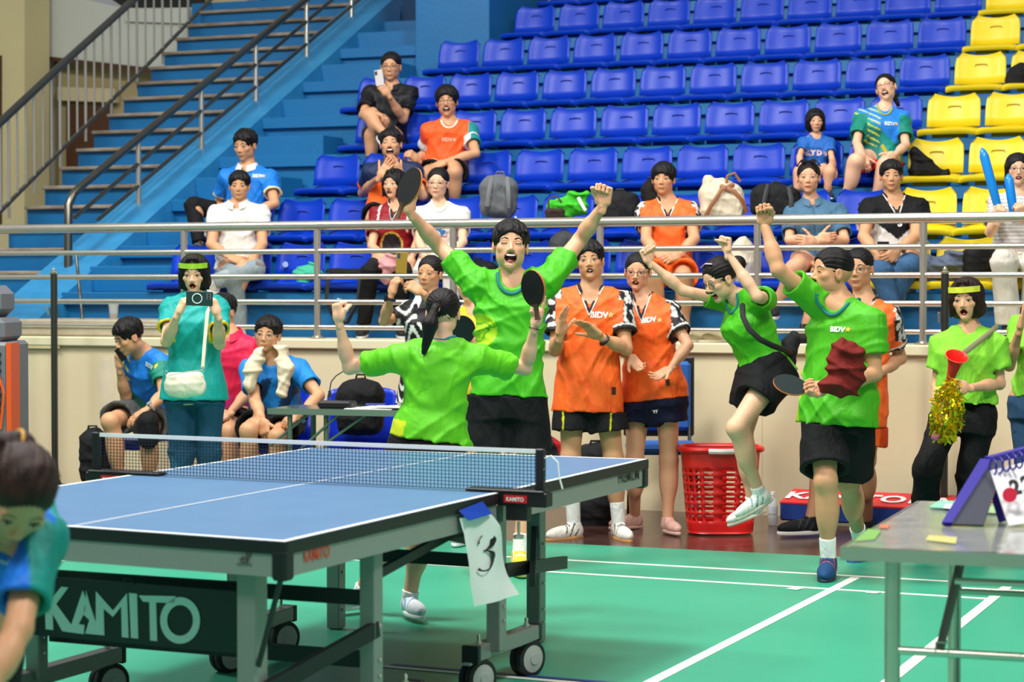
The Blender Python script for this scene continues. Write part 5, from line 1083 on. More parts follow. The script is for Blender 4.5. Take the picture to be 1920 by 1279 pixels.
# --- spectators on the stand
GREY = dict(r=(-.1, -.1, 1), l=(.1, -.1, 1), col=('#2a2a2e', '#dddddd', '#777777'))
def aud(key, label, px, Yp, pts, **k):
    d = depthY(px, Yp); k.setdefault('Q', 1); k.setdefault('shoes', GREY); k.setdefault('yaw', 0); PE[key] = person(label, d, pts, **k); return PE[key]
REL = dict(l=('relaxed', (-.3, -.9, .3), (-.2, 0, -1)), r=('relaxed', (.3, -.9, .3), (.2, 0, -1)))
aud('s_film', 'man in black polo with glasses filming with a white phone, legs crossed, top left spectator', 733, SY(4)+.22,
    dict(head=(733, 126, 55, -.03), neck=(735, 168), hip=(724, 258), sr=(694, 176), er=(681, 216, '-'), wr=(703, 212, -.50), sl=(769, 176), el=(756, 224, '-'), wl=(728, 178, -.38), kl=(690, 216, -.48), kr=(697, 254, -.45), al=(722, 252, -.62), ar=(695, 296, -.42)),
    yaw=-6, skin='tan', head=(-6, 4, 0), hair='crop', glasses='#1c1512', shirt=dict(col=solid('#0c0e14'), collar='#0c0e14', hem=-.03, sleeve=.7), bottom=dict(type='shorts', col=solid('#3a3a3c'), len=.6), shoes=dict(r=(-.1, -.1, 1), l=(.5, -.6, .5), col=('#222226', '#eeeeee', '#666666')),
    hands=dict(l=('curl', (-.6, .8, 0), (-.3, 0, -.9)), r=('relaxed', (.8, -.3, .4), (0, -1, 0))))
aud('s_orange', 'laughing man in orange and teal jersey with glasses, black shorts, upper left group', 838, SY(3)+.22,
    dict(head=(838, 191, 57, -.03), neck=(842, 234), hip=(836, 316), sr=(806, 246), er=(795, 290, '+'), wr=(783, 300, -.35), sl=(880, 246), el=(892, 288, '-'), wl=(834, 304, -.35), kr=(800, 328, -.45), kl=(852, 324, -.48), ar=(812, 385, -.4), al=(852, 382, -.4)),
    yaw=0, skin='tan', head=(-4, 0, 3), hair='mop', face='laugh', glasses='#1c1512', shirt=dict(col=paint('#ff5a1c', (lambda t, s, y, al, V: (al > -.1) & (s > .16), '#1a8a8a'), (lambda t, s, y, al, V: (al > .35), '#e8e6e0'), (lambda t, s, y, al, V: (al > .40) & (s > .185), '#1a8a8a')), hem=-.05, rib='#e4ded0', seed=3), bottom=dict(type='shorts', col=solid('#101014'), len=.7),
    hands=dict(l=('relaxed', (-.8, -.4, .3), (0, -.7, -.5)), r=('grip', (-.5, .4, .4), (0, -.5, -.8))))
aud('s_laugh', 'man in navy and orange jersey laughing with hands clapped together, third seat block', 733, SY(2)+.22,
    dict(head=(733, 271, 58, -.05), neck=(734, 312), hip=(728, 396), sr=(696, 323), er=(680, 362, '+'), wr=(712, 332, -.40), sl=(776, 323), el=(792, 368, '-'), wl=(752, 330, -.36), kr=(700, 412, -.45), kl=(770, 412, -.45), ar=(700, 478, -.4), al=(768, 478, -.4)),
    yaw=0, skin='tan', head=(-4, -6, 2), hair='short', face='shout', shirt=dict(col=grad('#ff6a1c', '#ff6a1c', 0, 1, (lambda t, s, y, al, V: (t > .62), '#16264e'), (lambda t, s, y, al, V: al > .1, '#16264e'), (lambda t, s, y, al, V: al > .52, '#ff6a1c')), hem=-.05, seed=4), bottom=dict(type='shorts', col=solid('#101014'), len=.7),
    hands=dict(r=('open', (.5, .75, .1), (.5, .3, -.4)), l=('spread', (-.4, .8, .2), (-.6, 0, -.5))))
aud('s_red', 'woman in dark red and black jersey with black trousers, pink cloth in her lap', 740, SY(1)+.22,
    dict(head=(739, 346, 56, -.03), neck=(744, 388), hip=(738, 492), sr=(708, 404), er=(697, 462, '-'), wr=(722, 488, -.35), sl=(780, 404), el=(784, 452, '-'), wl=(772, 484, -.3), kr=(694, 508, -.45), kl=(752, 512, -.45), ar=(682, 612, -.4), al=(752, 612, -.4)),
    yaw=-10, skin='mid', sex='f', head=(-26, 0, 0), hair='bob', face='talk', lips='r', shirt=dict(col=paint('#8a0f1c', (lambda t, s, y, al, V: (np.hypot(s*1.3, (t-.30)*.5) < .11) & (y > 0), '#141013'), (lambda t, s, y, al, V: (np.abs(np.hypot(s*1.3, (t-.30)*.5)-.11) < .008) & (y > 0), '#c09a3a'), (lambda t, s, y, al, V: (np.abs(np.abs(s)-.12) < .009) & (t > .55), '#e8dcd8')), vneck=1, hem=-.08), bottom=dict(type='trousers', col=solid('#131316')),
    hands=REL)
aud('s_white', 'woman in plain white T-shirt with round glasses, dark hair down', 822, SY(1)+.22,
    dict(head=(821, 344, 59, -.03), neck=(825, 390), hip=(825, 494), sr=(789, 404), er=(786, 456, '-'), wr=(800, 486, -.35), sl=(866, 404), el=(868, 454, '-'), wl=(840, 484, -.35), kr=(792, 506, -.45), kl=(846, 506, -.45), ar=(795, 600, -.4), al=(846, 600, -.4)),
    yaw=-3, skin='fair', sex='f', head=(-8, 2, -3), hair='tied', glasses='#8a8078', shirt=dict(col=paint('#e6e4dc', (lambda t, s, y, al, V: (np.hypot(s, (t-.52)*.5) < .07) & (vnoise(V, 60, 3) > .1) & (y > 0), '#c04a3a'), (lambda t, s, y, al, V: (np.hypot(s, (t-.52)*.5) < .07) & (vnoise(V, 60, 5) > .3) & (y > 0), '#3a7ab0')), rib='#e0ded6', hem=-.06, satin=0), bottom=dict(type='trousers', col=solid('#d8d4cc')), hairx=[((.2, -.2, -.2), (.28, -.1, -.55), .12, .08), ((-.2, -.2, -.2), (-.27, -.1, -.5), .1, .07)],
    hands=REL)
aud('s_blue', 'man in bright blue polo with white collar and black trousers, seated far left', 463, SY(2)+.22,
    dict(head=(460, 273, 59, -.03), neck=(465, 320), hip=(463, 408), sr=(427, 333), er=(409, 384, '+'), wr=(436, 402, -.25), sl=(505, 335), el=(515, 382, '-'), wl=(472, 400, -.35), kr=(362, 384, -.15), kl=(470, 430, -.42), ar=(374, 458, -.25), al=(460, 500, -.45)),
    yaw=-12, skin='tan', head=(-24, 12, 0), hair='short', shirt=dict(col=paint('#1478d4', (lambda t, s, y, al, V: al > .56, '#dcd0a0')), collar='#e4e2da', hem=-.05, seed=6), bottom=dict(type='trousers', col=solid('#101013')), hands=dict(l=('relaxed', (-.8, -.4, .3), (0, -.7, -.5)), r=('relaxed', (.7, -.5, .3), (0, -.7, -.5))))
aud('s_polo', 'man in white polo and pale jeans, legs crossed, in front of blue polo man', 448, SY(1)+.22,
    dict(head=(449, 349, 55, -.03), neck=(447, 390), hip=(450, 500), sr=(407, 402), er=(396, 458, '-'), wr=(430, 482, -.30), sl=(489, 402), el=(492, 458, '-'), wl=(472, 488, -.38), kl=(480, 506, -.45), kr=(440, 520, -.45), al=(398, 530, -.52), ar=(450, 618, -.4)),
    yaw=-2, skin='tan', head=(2, 4, 0), hair='short', shirt=dict(col=solid('#e2dfd6'), collar='#e2dfd6', hem=-.02, satin=0), bottom=dict(type='jeans', col=paint('#8a979c', (lambda t, s, y, al, V: vnoise(V, 12, 4) > .4, '#a2acae')), kr=.072, ar=.06), shoes=dict(r=(.2, -.1, 1), l=(-.8, .1, .4), col=('#d8d4cc', '#eeeeee', '#999999')),
    hands=dict(r=('relaxed', (.8, -.3, .3), (0, -.7, -.5)), l=('curl', (.3, -.7, .5), (-.7, 0, -.6))))
aud('s_boy', 'young man in orange jersey with a blue paddle on his lap', 1250, SY(1)+.22,
    dict(head=(1244, 337, 61, -.03), neck=(1252, 384), hip=(1252, 496), sr=(1212, 398), er=(1212, 450, '-'), wr=(1232, 476, -.32), sl=(1294, 398), el=(1302, 448, '-'), wl=(1274, 478, -.34), kr=(1226, 522, -.45), kl=(1282, 520, -.45), ar=(1236, 615, -.4), al=(1284, 615, -.4)),
    yaw=-4, skin='tan', head=(-14, 0, 0), hair='fringe', shirt=dict(col=orange_shirt, vneck=1, hem=-.10, sleeve=.62), bottom=dict(type='shorts', col=solid(ORANGE), len=.8, flare=1.15),
    hands=dict(r=('relaxed', (.8, -.2, .4), (0, -.5, -.8)), l=('relaxed', (-.8, -.2, .4), (0, -.5, -.8))))
aud('s_denim', 'woman in denim shirt with sunglasses on her head, arms crossed', 1525, SY(1)+.22,
    dict(head=(1516, 334, 62, -.03), neck=(1522, 384), hip=(1528, 488), sr=(1484, 400), er=(1480, 450, '-'), wr=(1534, 448, -.32), sl=(1572, 400), el=(1584, 450, '-'), wl=(1528, 454, -.38), kr=(1496, 500, -.45), kl=(1540, 506, -.40), ar=(1450, 574, -.45), al=(1510, 612, -.4)),
    yaw=-4, skin='mid', sex='f', head=(-10, 0, 0), hair='tied', lips='r', shirt=dict(col=paint('#4a708c', (lambda t, s, y, al, V: np.abs(s) < .006, '#35566e'), (lambda t, s, y, al, V: al > .68, '#3a5c76')), collar='#4f7692', hem=-.03, sleeve=.76, satin=0), bottom=dict(type='shorts', col=solid('#4a6a80'), len=.35),
    hands=dict(r=('relaxed', (.8, .1, .2), (0, 0, -1)), l=('relaxed', (-.8, .1, .2), (0, 0, -1))))
aud('s_vee', 'man in black and white T-shirt and jeans, gold wristwatch, holding a dark phone', 1675, SY(1)+.22,
    dict(head=(1671, 331, 60, -.03), neck=(1676, 378), hip=(1680, 488), sr=(1632, 392), er=(1619, 444, '-'), wr=(1644, 476, -.36), sl=(1722, 392), el=(1716, 444, '-'), wl=(1684, 470, -.40), kr=(1652, 512, -.46), kl=(1704, 500, -.42), ar=(1674, 580, -.5), al=(1650, 610, -.35)),
    yaw=-2, skin='tan', head=(-8, 0, 0), hair='short', shirt=dict(col=paint('#e4e2de', (lambda t, s, y, al, V: (t > .33+np.abs(s)*2.2) | (t > .72), '#0e0f12')), vneck=1, hem=-.05, satin=0, sleeve=.6), bottom=dict(type='jeans', col=solid('#3a5f86'), kr=.075),
    hands=dict(r=('curl', (.6, -.6, .4), (.3, 0, -.9)), l=('curl', (-.7, -.5, .4), (-.3, 0, -.9))))
aud('s_lean', 'woman in green and blue jersey and red shorts leaning back laughing, glasses, ponytail', 1652, SY(3)+.22,
    dict(head=(1661, 165, 55, .02), neck=(1657, 210), hip=(1650, 300), sr=(1616, 222), er=(1606, 268, '-'), wr=(1616, 292, -.40), sl=(1692, 224), el=(1698, 272, '-'), wl=(1676, 292, -.42), kr=(1606, 302, -.48), kl=(1662, 308, -.48), ar=(1586, 366, -.40), al=(1640, 372, -.40)),
    yaw=-4, skin='fair', sex='f', head=(-26, -10, 14), hair='tied', face='laugh', glasses='#1c1512', shirt=dict(col=teal_shirt, rib='#9aa83a', hem=-.03, sleeve=.72, loose=1.08), bottom=dict(type='shorts', col=solid('#c0182a'), len=.4), hairx=[((.1, -.40, .0), (.2, -.46, -.55), .12, .07)],
    hands=dict(r=('relaxed', (.3, -.9, .3), (.2, -.4, -.8)), l=('curl', (-.6, -.4, .5), (-.3, 0, -.9))))
aud('s_child', 'little girl in blue T-shirt sitting beside the leaning woman', 1528, SY(3)+.22,
    dict(head=(1529, 227, 45, -.02), neck=(1530, 261), hip=(1528, 322), sr=(1507, 270), er=(1499, 294, '-'), wr=(1500, 312, -.18), sl=(1554, 270), el=(1560, 298, '-'), wl=(1566, 322, -.12), kr=(1500, 322, -.30), kl=(1556, 322, -.30), ar=(1494, 358, -.30), al=(1552, 360, -.28)),
    yaw=0, skin='mid', sex='f', H=1.1, head=(0, 4, 0), hair='bob', shirt=dict(col=paint('#1f62b4', (lambda t, s, y, al, V: (np.abs(t-.52) < .05) & (np.abs(s) < .12) & (vnoise(V, 120, 3) > 0) & (y > 0), '#d8c8c4')), hem=-.05, sleeve=.6, flatc=1), bottom=dict(type='shorts', col=solid('#1f4f94'), len=.4), w=1.0,
    hands=REL)
aud('s_stripe', 'woman in striped top and white trousers with round glasses, holding two blue thunder sticks', 1908, SY(1)+.22,
    dict(head=(1908, 318, 62, -.03), neck=(1912, 368), hip=(1912, 478), sr=(1872, 384), er=(1856, 436, '-'), wr=(1872, 414, -.40), sl=(1956, 384), el=(1966, 436, '-'), wl=(1912, 410, -.40), kr=(1882, 492, -.46), kl=(1940, 492, -.46), ar=(1890, 612, -.4), al=(1940, 612, -.4)),
    yaw=-4, skin='fair', sex='f', head=(-8, 0, 0), hair='long', face='talk', lips='r', glasses='#1c1512', shirt=dict(col=lambda t, s, y, al, V, ar: np.where((np.sin(V[:, 2]*260) > .2)[:, None], C3('#e8e6e0'), C3('#b4b4b4')), hem=-.05, sleeve=.8, satin=0, loose=1.15), bottom=dict(type='trousers', col=solid('#dcd6c8'), kr=.085, ar=.085),
    hands=dict(r=('grip', (.1, .8, .3), (.3, 0, -.9)), l=('grip', (-.1, .8, .3), (-.3, 0, -.9))))
PE['scorer'] = person('scorekeeper beyond the right edge, fingers resting on the steel table by the scoreboard', 6.75,
    dict(head=(2200, 640, 115, 0), neck=(2190, 730), hip=(2190, 1010, .1), sr=(2105, 765), er=(2040, 900, '+'), wr=(1968, 952, -.2), sl=(2280, 765), el=(2300, 930, '-'), wl=(2200, 980, -.2), kr=(2130, 1120, -.4), kl=(2230, 1120, -.4), ar=(2130, 1400, -.4), al=(2230, 1400, -.4)),
    yaw=-35, skin='tan', H=1.65, head=(-35, 10, 0), hair='short', Q=1, shirt=dict(col=solid('#d8d8d4'), hem=-.05), bottom=dict(type='trousers', col=solid('#1a1a20')), shoes=GREY, hands=dict(r=('relaxed', (-1, -.1, .1), (0, -1, -.1))))
# ================================================================== HELD THINGS, FURNITURE, BAGS
ZU = np.array([0, 0, 1.]); CFH = _n(np.array([CF[0], CF[1], 0]))
def px2m(px, d): return px*d/FPX
def paddle(label, cx, cy, d, a, b, ang, sign=1, front='#101112', edge='#d88a4a', rimw='#e8d8b8', group=None, handle='#5a3a24'):
    c = atD(cx, cy, d); t = math.radians(ang); Hd = CR*math.cos(t)+ZU*math.sin(t); W0 = -CR*math.sin(t)+ZU*math.cos(t)
    A = px2m(a, d); th = math.acos(min(1, b/(a*.93))); W = W0*math.cos(th)-CFH*math.sin(th)*sign; N = np.cross(Hd, W); N = N if np.dot(N, CFH) < 0 else -N
    root = empty('paddle', tuple(c), label, 'paddle', group)
    out = []; n = 40
    for k in range(n):
        u = 2*math.pi*k/n; out.append((A*math.cos(u)*(1.0), A*.93*math.sin(u)*(1-.06*max(0, math.cos(u)))))
    def pl(sc_, z0, z1, nm, m):
        V = [c+Hd*x*sc_+W*y*sc_+N*z for z in (z0, z1) for x, y in out]; return MB().add(V, [tuple(range(n))[::-1], tuple(range(n, 2*n))]+[(i, (i+1) % n, n+(i+1) % n, n+i) for i in range(n)]).build(nm, m, root)
    pl(1, -.0035, .0035, 'blade', mat('ply_'+edge, edge, .5)); pl(.985, .0035, .0062, 'rubber', mat('rubber_'+front, front, .35)); pl(.985, -.0062, -.0035, 'rubber', mat('rubber_red', '#c04030', .4))
    MB().tube([c+Hd*A*.86, c+Hd*A*1.05, c+Hd*A*1.4, c+Hd*A*1.7], [A*.34, A*.17, A*.16, A*.19], 12, flat=(N, .6)).build('handle', mat('grip_'+handle, handle, .6), root, smooth=True)
    return root
paddle('black table tennis paddle raised high in the shouting player\'s right fist', 768, 350, 10.35, 38, 21, 248, 1, edge='#c87a3a')
paddle('black paddle with orange edge held up by the woman seen from behind', 1000, 541, 9.0, 35, 21, 278, 1, edge='#c2663a')
paddle('dark green-black paddle held low by the shouting man in profile', 1482, 722, 10.0, 33, 17, -12, -1, front='#0c1f20', edge='#d8764a')
paddle('black paddle held against the yellow shirt of a half-hidden person', 868, 618, 11.3, 27, 24, 285, 1)
paddle('bright blue paddle lying on the seated young man\'s lap', 1257, 481, 14.15, 22, 9, 165, -1, front='#3f8fd8', edge='#3f8fd8')
def phone(label, cx, cy, d, w_, h_, ang, col, yawd=0, cam_=True, ring=False):
    t = math.radians(ang); R_ = CR*math.cos(t)+ZU*math.sin(t); U_ = -CR*math.sin(t)+ZU*math.cos(t); N = -CFH; R_ = rotv(R_, U_, math.radians(yawd)); N = rotv(N, U_, math.radians(yawd)); c = atD(cx, cy, d); W_, H_ = px2m(w_, d)/2, px2m(h_, d)/2
    root = empty('phone', tuple(c), label, 'phone'); fn = lambda x, y, z: tuple(c+R_*x+U_*y+N*z)
    MB().box((-W_, -H_, -.004), (W_, H_, .004), fn, ch=.003).build('case', mat('case_'+col, col, .3), root)
    if cam_:
        k = min(W_, H_); s_ = 1 if H_ > W_ else -1; x0 = -W_+k*.45 if H_ > W_ else W_-k*.55
        MB().box((x0-k*.32, H_-k*1.1, .004), (x0+k*.32, H_-k*.22, .0055), fn).build('camera_bump', mat('lens_grey', '#5a6066', .3), root)
        for q in (.45, .85): MB().lathe(fn(x0, H_-k*q, .0055), [(k*.15, 0), (k*.15, .002)], 12, axis=N).build('lens', M_dark, root)
    if ring: MB().tube([fn(.026*math.cos(a)-.012, .026*math.sin(a), .0048) for a in np.linspace(0, 6.283, 24, endpoint=False)], .0028, 6, closed=True).build('magnet_ring', mat('ring_white', '#dfe8e4', .5), root, smooth=True)
    return root
phone('dark green phone with a white ring, held sideways by the woman with green headband', 374, 560, 11.14, 50, 27, -2, '#1d3835', ring=True)
phone('gold phone held upright by the woman in black and white print', 753, 493, 12.0, 21, 40, -3, '#9a7a2c')
phone('white phone held up by the man in black polo', 711, 146, 17.15, 17, 30, 8, '#d4ccc8', yawd=-20)
phone('black phone at the ear of the hunched seated man', 226, 665, 13.42, 11, 26, 35, '#101014', cam_=False)
phone('dark phone in the hands of the man in black and white', 1656, 462, 13.42, 22, 18, 0, '#141418', cam_=False)
phone('phone with yellow case in the hand of the leaning woman', 1660, 283, 15.1, 7, 26, 30, '#c8b428', cam_=False)
phone('small silver phone in the hand of the white polo man', 487, 495, 15.0, 16, 7, -15, '#8a8078', cam_=False)
# worn bands
def headband(key, col, z0=.19, z1=.33):
    p = PE[key]; V = []; n = 22
    for z in (z0, (z0+z1)/2, z1):
        for u in np.linspace(-1.05, 1.05, n):
            x = .40*math.sin(u*1.2); yb = math.sqrt(max(0, 1-(x/.43)**2))*.46-.05; V.append(p['hp'](x, yb, z))
    npmesh('headband', V, [(j*n+i, j*n+i+1, (j+1)*n+i+1, (j+1)*n+i) for j in range(2) for i in range(n-1)], mat('band_'+col, col, .6, var=.3, vscale=30), p['root'])
headband('phone', '#9fd030'); headband('horn', '#d8dc3a')
def watch(key, sd, face_='#101216', band='#15171a', w_=.02):
    p = PE[key]; W, A, N, S_, hs_ = p['hands'][sd]; c = W-A*.035*hs_; o = MB().tube([c+(N*math.cos(t)*.027+S_*math.sin(t)*.031)*p['sc'] for t in np.linspace(0, 2*math.pi, 18, endpoint=False)], .009, 6, closed=True, flat=(A, 1.0)).build('watch', mat('strap_'+band, band, .5), p['root'], smooth=True)
    MB().box((-.019, -.016, 0), (.019, .016, .009), lambda x, y, z: tuple(c-N*(.028+z)+A*x+S_*y), ch=.004).build('watch_face', mat('wface_'+face_, face_, .15), o)
watch('clap', 'l'); watch('call', 'l', '#9a9a94', '#8a8880'); watch('s_vee', 'l', '#c8a860', '#b8964a'); watch('towel', 'l'); watch('film', 'r')
p = PE['mate']; W, A, N, S_, hs_ = p['hands']['r']; MB().tube([W-A*.01+(N*math.cos(t)*.022+S_*math.sin(t)*.026) for t in np.linspace(0, 6.283, 16, endpoint=False)], .003, 5, closed=True).build('wristband', M_blk, p['root'])
p = PE['s_denim']; m = MB()
for s_ in (-1, 1): m.lathe(p['hp'](s_*.15, .20, .50), [(.085*p['h'], -.004), (.09*p['h'], .004)], 14, axis=_n(p['HM'][1]*.6+p['HM'][2]*.8))
m.tube([p['hp'](-.35, .0, .35), p['hp'](-.24, .18, .50), p['hp'](.24, .18, .50), p['hp'](.35, .0, .35)], .006, 5).build('sunglasses', mat('sunglass', '#15151a', .08), p['root'], smooth=True)
p = PE['jump']; MB().tube([p['hp'](-.22, .22, .40), p['hp'](0, .2, .49), p['hp'](.2, .16, .46)], .014*p['h'], 6, flat=(p['HM'][1], 2.0)).build('hair_clip', mat('clip_pink', '#c9a0cc', .5), p['root'], smooth=True)
# generic soft thing, built from shapes placed in a local frame facing the court
def soft(name, label, cat, cx, cy, d, prims, col, vox=.008, group=None, rough=.8, tilt=0, fold=.004, colfn=None, mat_=None, parent_=None):
    """prims in metres, local axes: x right, y up, z toward the court"""
    c = atD(cx, cy, d); t = math.radians(tilt); X_ = CR*math.cos(t)+ZU*math.sin(t); Y_ = -CR*math.sin(t)+ZU*math.cos(t); Z_ = -CFH; T_ = lambda v: c+X_*v[0]+Y_*v[1]+Z_*v[2]; M3 = np.array([X_, Y_, Z_]); L = []
    for q in prims:
        op, ty = q[0], q[1]; k = q[-1]
        if ty == 'c': L.append((op, cone(T_(q[2]), T_(q[3]), q[4], q[5]), k))
        elif ty == 'e': L.append((op, ell(T_(q[2]), M3, q[3]), k))
        elif ty == 'b': L.append((op, rbox(T_(q[2]), M3, q[3], q[4]), k))
    if fold:
        def ff(X, Y, Z, G):
            x = (X-c[0])*X_[0]+(Y-c[1])*X_[1]+(Z-c[2])*X_[2]; y = (X-c[0])*Y_[0]+(Y-c[1])*Y_[1]+(Z-c[2])*Y_[2]
            return G-fold*(1.6*np.exp(-3.5*np.sin(17*(x+.6*y)+2.2*np.sin(16*y-9*x))**2)+1.3*np.exp(-3.5*np.sin(19*(y-.5*x)+2.5*np.sin(13*x+7*y))**2)-1.0+.25*np.sin(60*x+4*np.sin(30*y)))
        L.append(('*', ff, 0))
    V, F = sculpt(L, vox); q = (V-c)@M3.T
    cc = np.tile(C3(col), (len(V), 1)) if colfn is None else colfn(q); cc = cc*(1+.1*vnoise(V, 35, 4)[:, None])
    if parent_ is not None: o = npmesh(name, V, F, mat_ or M_cloth, parent_, np.clip(cc, 0, 1)); return o, T_
    o = npmesh(name, V-c, F, mat_ or M_cloth, None, np.clip(cc, 0, 1)); o.location = c; tag(o, label, cat, group); return o, T_
def tubeon(o, pts, r, nm, m, flat=None, closed=False): return MB().tube(pts, r, 8, flat=flat, closed=closed).build(nm, m, o, smooth=True)
# white handbag of the filming woman
bag, T_ = soft('handbag', 'cream leather handbag on a strap at the hip of the woman in teal', 'bag', 347, 719, 11.2, [('+', 'b', (0, 0, 0), (.105, .062, .035), .03, .01), ('+', 'e', (0, -.02, 0), (.11, .055, .045), .03)], '#e2d8c2', .006, fold=.002)
st = [atD(313, 697, 11.25), atD(311, 690, 11.3)]
MB().tube([atD(380, 690, 11.25), atD(384, 640, 11.35), atD(389, 585, 11.4), atD(400, 562, 11.55), atD(404, 556, 11.75)], .010, 8, flat=(_n(CFH), .35)).build('strap', mat('strap_cream', '#dccfb4', .6), bag, smooth=True)
for q in ((381, 692), (312, 700)): MB().tube([atD(q[0]+5*math.cos(t)*.5, q[1]+5*math.sin(t), 11.22) for t in np.linspace(0, 6.283, 12, endpoint=False)], .002, 5, closed=True).build('clasp', M_steel, bag)
MB().tube([atD(x, y, 11.13) for x, y in ((316, 704), (335, 700), (360, 696), (380, 694))], .0025, 5).build('zip', mat('zip_tan', '#b8a888', .5), bag)
# bag of the leaping woman
bag, T_ = soft('crossbody_bag', 'black crossbody sling bag across the leaping woman\'s back', 'bag', 1478, 655, 11.55, [('+', 'e', (0, 0, 0), (.055, .11, .05), .01), ('+', 'e', (.02, -.08, 0), (.06, .06, .05), .03)], '#232326', .007, tilt=-25)
jp = [atD(1392, 572, 11.22), atD(1393, 594, 11.14), atD(1404, 617, 11.11), atD(1424, 636, 11.10), atD(1448, 648, 11.14), atD(1470, 656, 11.28), atD(1482, 662, 11.5)]
MB().tube(jp, .016, 8, flat=(_n(CFH), .3)).build('strap', mat('strap_black', '#17171a', .8), bag, smooth=True)
# towel over the arm
soft('towel', 'maroon towel bundled over the forearm of the shouting man', 'towel', 1578, 690, 9.97, [('+', 'e', (.02, .04, 0), (.095, .105, .06), .01), ('+', 'e', (.02, -.06, 0), (.09, .085, .06), .05), ('+', 'e', (-.06, -.09, .01), (.05, .045, .04), .05)], '#6e1a14', .006, fold=.010)
# towel round the neck
tw, T_ = soft('neck_towel', 'cream towel hanging round the neck of the seated man in blue', 'towel', 510, 672, 13.3, [('+', 'c', (-.055, .03, .09), (-.115, -.06, .12), .045, .05, .03), ('+', 'c', (-.115, -.06, .12), (-.125, -.17, .13), .05, .045, .03), ('+', 'c', (.06, .03, .09), (.10, -.07, .12), .045, .05, .03), ('+', 'c', (.10, -.07, .12), (.085, -.22, .14), .05, .035, .03), ('+', 'c', (-.06, .04, -.02), (.06, .04, -.02), .04, .04, .04), ('+', 'c', (-.07, .03, .0), (-.06, .03, .09), .04, .04, .04), ('+', 'c', (.07, .03, .0), (.06, .03, .09), .04, .04, .04), ('-', 'c', (0, .03, -.02), (0, .03, .14), .055, .05, .01)], '#dccdb0', .007, fold=.006)
# horn and pompom
hc_ = atD(1794, 668, 10.55); hb_ = atD(1780, 745, 10.6); ax = hb_-hc_; L = np.linalg.norm(ax); 
horn = empty('horn', tuple(hc_), 'red plastic fan horn with a flared mouth', 'horn'); a_ = _n(ax+(-CFH)*-.1*L); tilt_ = _n(a_*1+CFH*.32)
pr = [(.058, 0), (.055, .004), (.045, .02), (.034, .055), (.026, .10), (.020, .16), (.014, .22)]
ho = MB().lathe(tuple(hc_), pr, 28, axis=tilt_); V = ho.V; F = ho.F[:-2]; o = npmesh('horn_bell', V, F, mat('horn_red', '#e8281c', .3), horn); sm = o.modifiers.new('t', 'SOLIDIFY'); sm.thickness = .003
MB().tube([hc_+tilt_*.0+(_n(np.cross(tilt_, CR))*math.cos(t)+_n(np.cross(tilt_, np.cross(tilt_, CR)))*math.sin(t))*.058 for t in np.linspace(0, 6.283, 28, endpoint=False)], .003, 6, closed=True).build('rim', mat('horn_red2', '#ff4a38', .3), horn, smooth=True)
MB().lathe(tuple(hc_+tilt_*.22), [(.014, 0), (.014, .04), (.019, .05), (.019, .07)], 14, axis=tilt_).build('mouthpiece', mat('horn_white', '#e8e0e0', .4), horn, smooth=True)
pom = empty('pompom', tuple(atD(1774, 770, 10.5)), 'gold and green metallic tinsel pompom held below the red horn', 'pompom')
Mg = mat('tinsel_gold', '#f0c818', .28, .75); Mg2 = mat('tinsel_green', '#b0c020', .28, .7); pc = atD(1776, 768, 10.5)
for mi_, (mm, cnt, nm) in enumerate(((Mg, 620, 'tinsel'), (Mg2, 320, 'green_tinsel'))):
    m = MB()
    for i in range(cnt):
        v = rng.normal(size=3); v /= np.linalg.norm(v); r = rng.uniform(.6, 1.0); 
        q = pc+CR*v[0]*.085*r*(1-.12*v[2])+ZU*v[2]*.165*r-CFH*v[1]*.08*r+CR*v[2]*.015
        a = _n(rng.normal(size=3)+np.array([0, 0, -1.2])); b = _n(np.cross(a, rng.normal(size=3))); l = rng.uniform(.018, .034); w2 = .005
        m.add([q-b*w2, q+b*w2, q+a*l+b*w2+v*.006, q+a*l-b*w2+v*.006], [(0, 1, 2, 3)])
    o = m.build(nm, mm, pom, recalc=False); o['kind'] = 'stuff'
MB().lathe(tuple(atD(1748, 815, 10.5)), [(.012, 0), (.022, .008), (.022, .03), (.01, .04)], 14, axis=tuple(_n(CR*.8-ZU*.5))).build('pompom_handle', mat('pink_white', '#d860a0', .4), pom, smooth=True)
# ---------------------------------------------------------------- steel table, right
M_mirror = mat('polished_steel', '#a8aba2', .12, 1, var=.1, vscale=3); M_film = mat('table_film', '#c8ccc8', .06, .0, alpha=.42, bump=.5, bscale=7)
def obox(fr, a, b, ch=0): return MB().box(a, b, lambda x, y, z: tuple(fr[0]+fr[1]*x+fr[2]*y+ZU*z), ch=ch)
P_a = onZ(1578, 1028, .745); P_b = onZ(1722, 941, .745); P_c = onZ(1925, 1042, .745)
ex = _n(P_c-P_a); ex[2] = 0; ex = _n(ex); ey = P_b-P_a; ey[2] = 0; dpt = np.linalg.norm(ey); ey = _n(ey); fr = (np.array([P_a[0], P_a[1], 0]), ex, ey)
rt = empty('steel_table', tuple(fr[0]), 'folding stainless steel table with a plastic film top, scoreboard on it', 'table')
obox(fr, (0, 0, .742), (1.5, dpt, .747)).build('table_top', M_mirror, rt); obox(fr, (0, -.004, .712), (1.5, .0, .748)).build('rim', M_steel, rt); obox(fr, (-.004, 0, .712), (0, dpt, .748)).build('rim', M_steel, rt); obox(fr, (0, dpt, .712), (1.5, dpt+.004, .748)).build('rim', M_steel, rt)
def rleg(px, py, lx, ly, r=.019):
    q = fr[0]+ex*lx+ey*ly; MB().tube([(q[0], q[1], .01), (q[0], q[1], .72)], r, 14).build('leg', M_steel, rt, smooth=True)
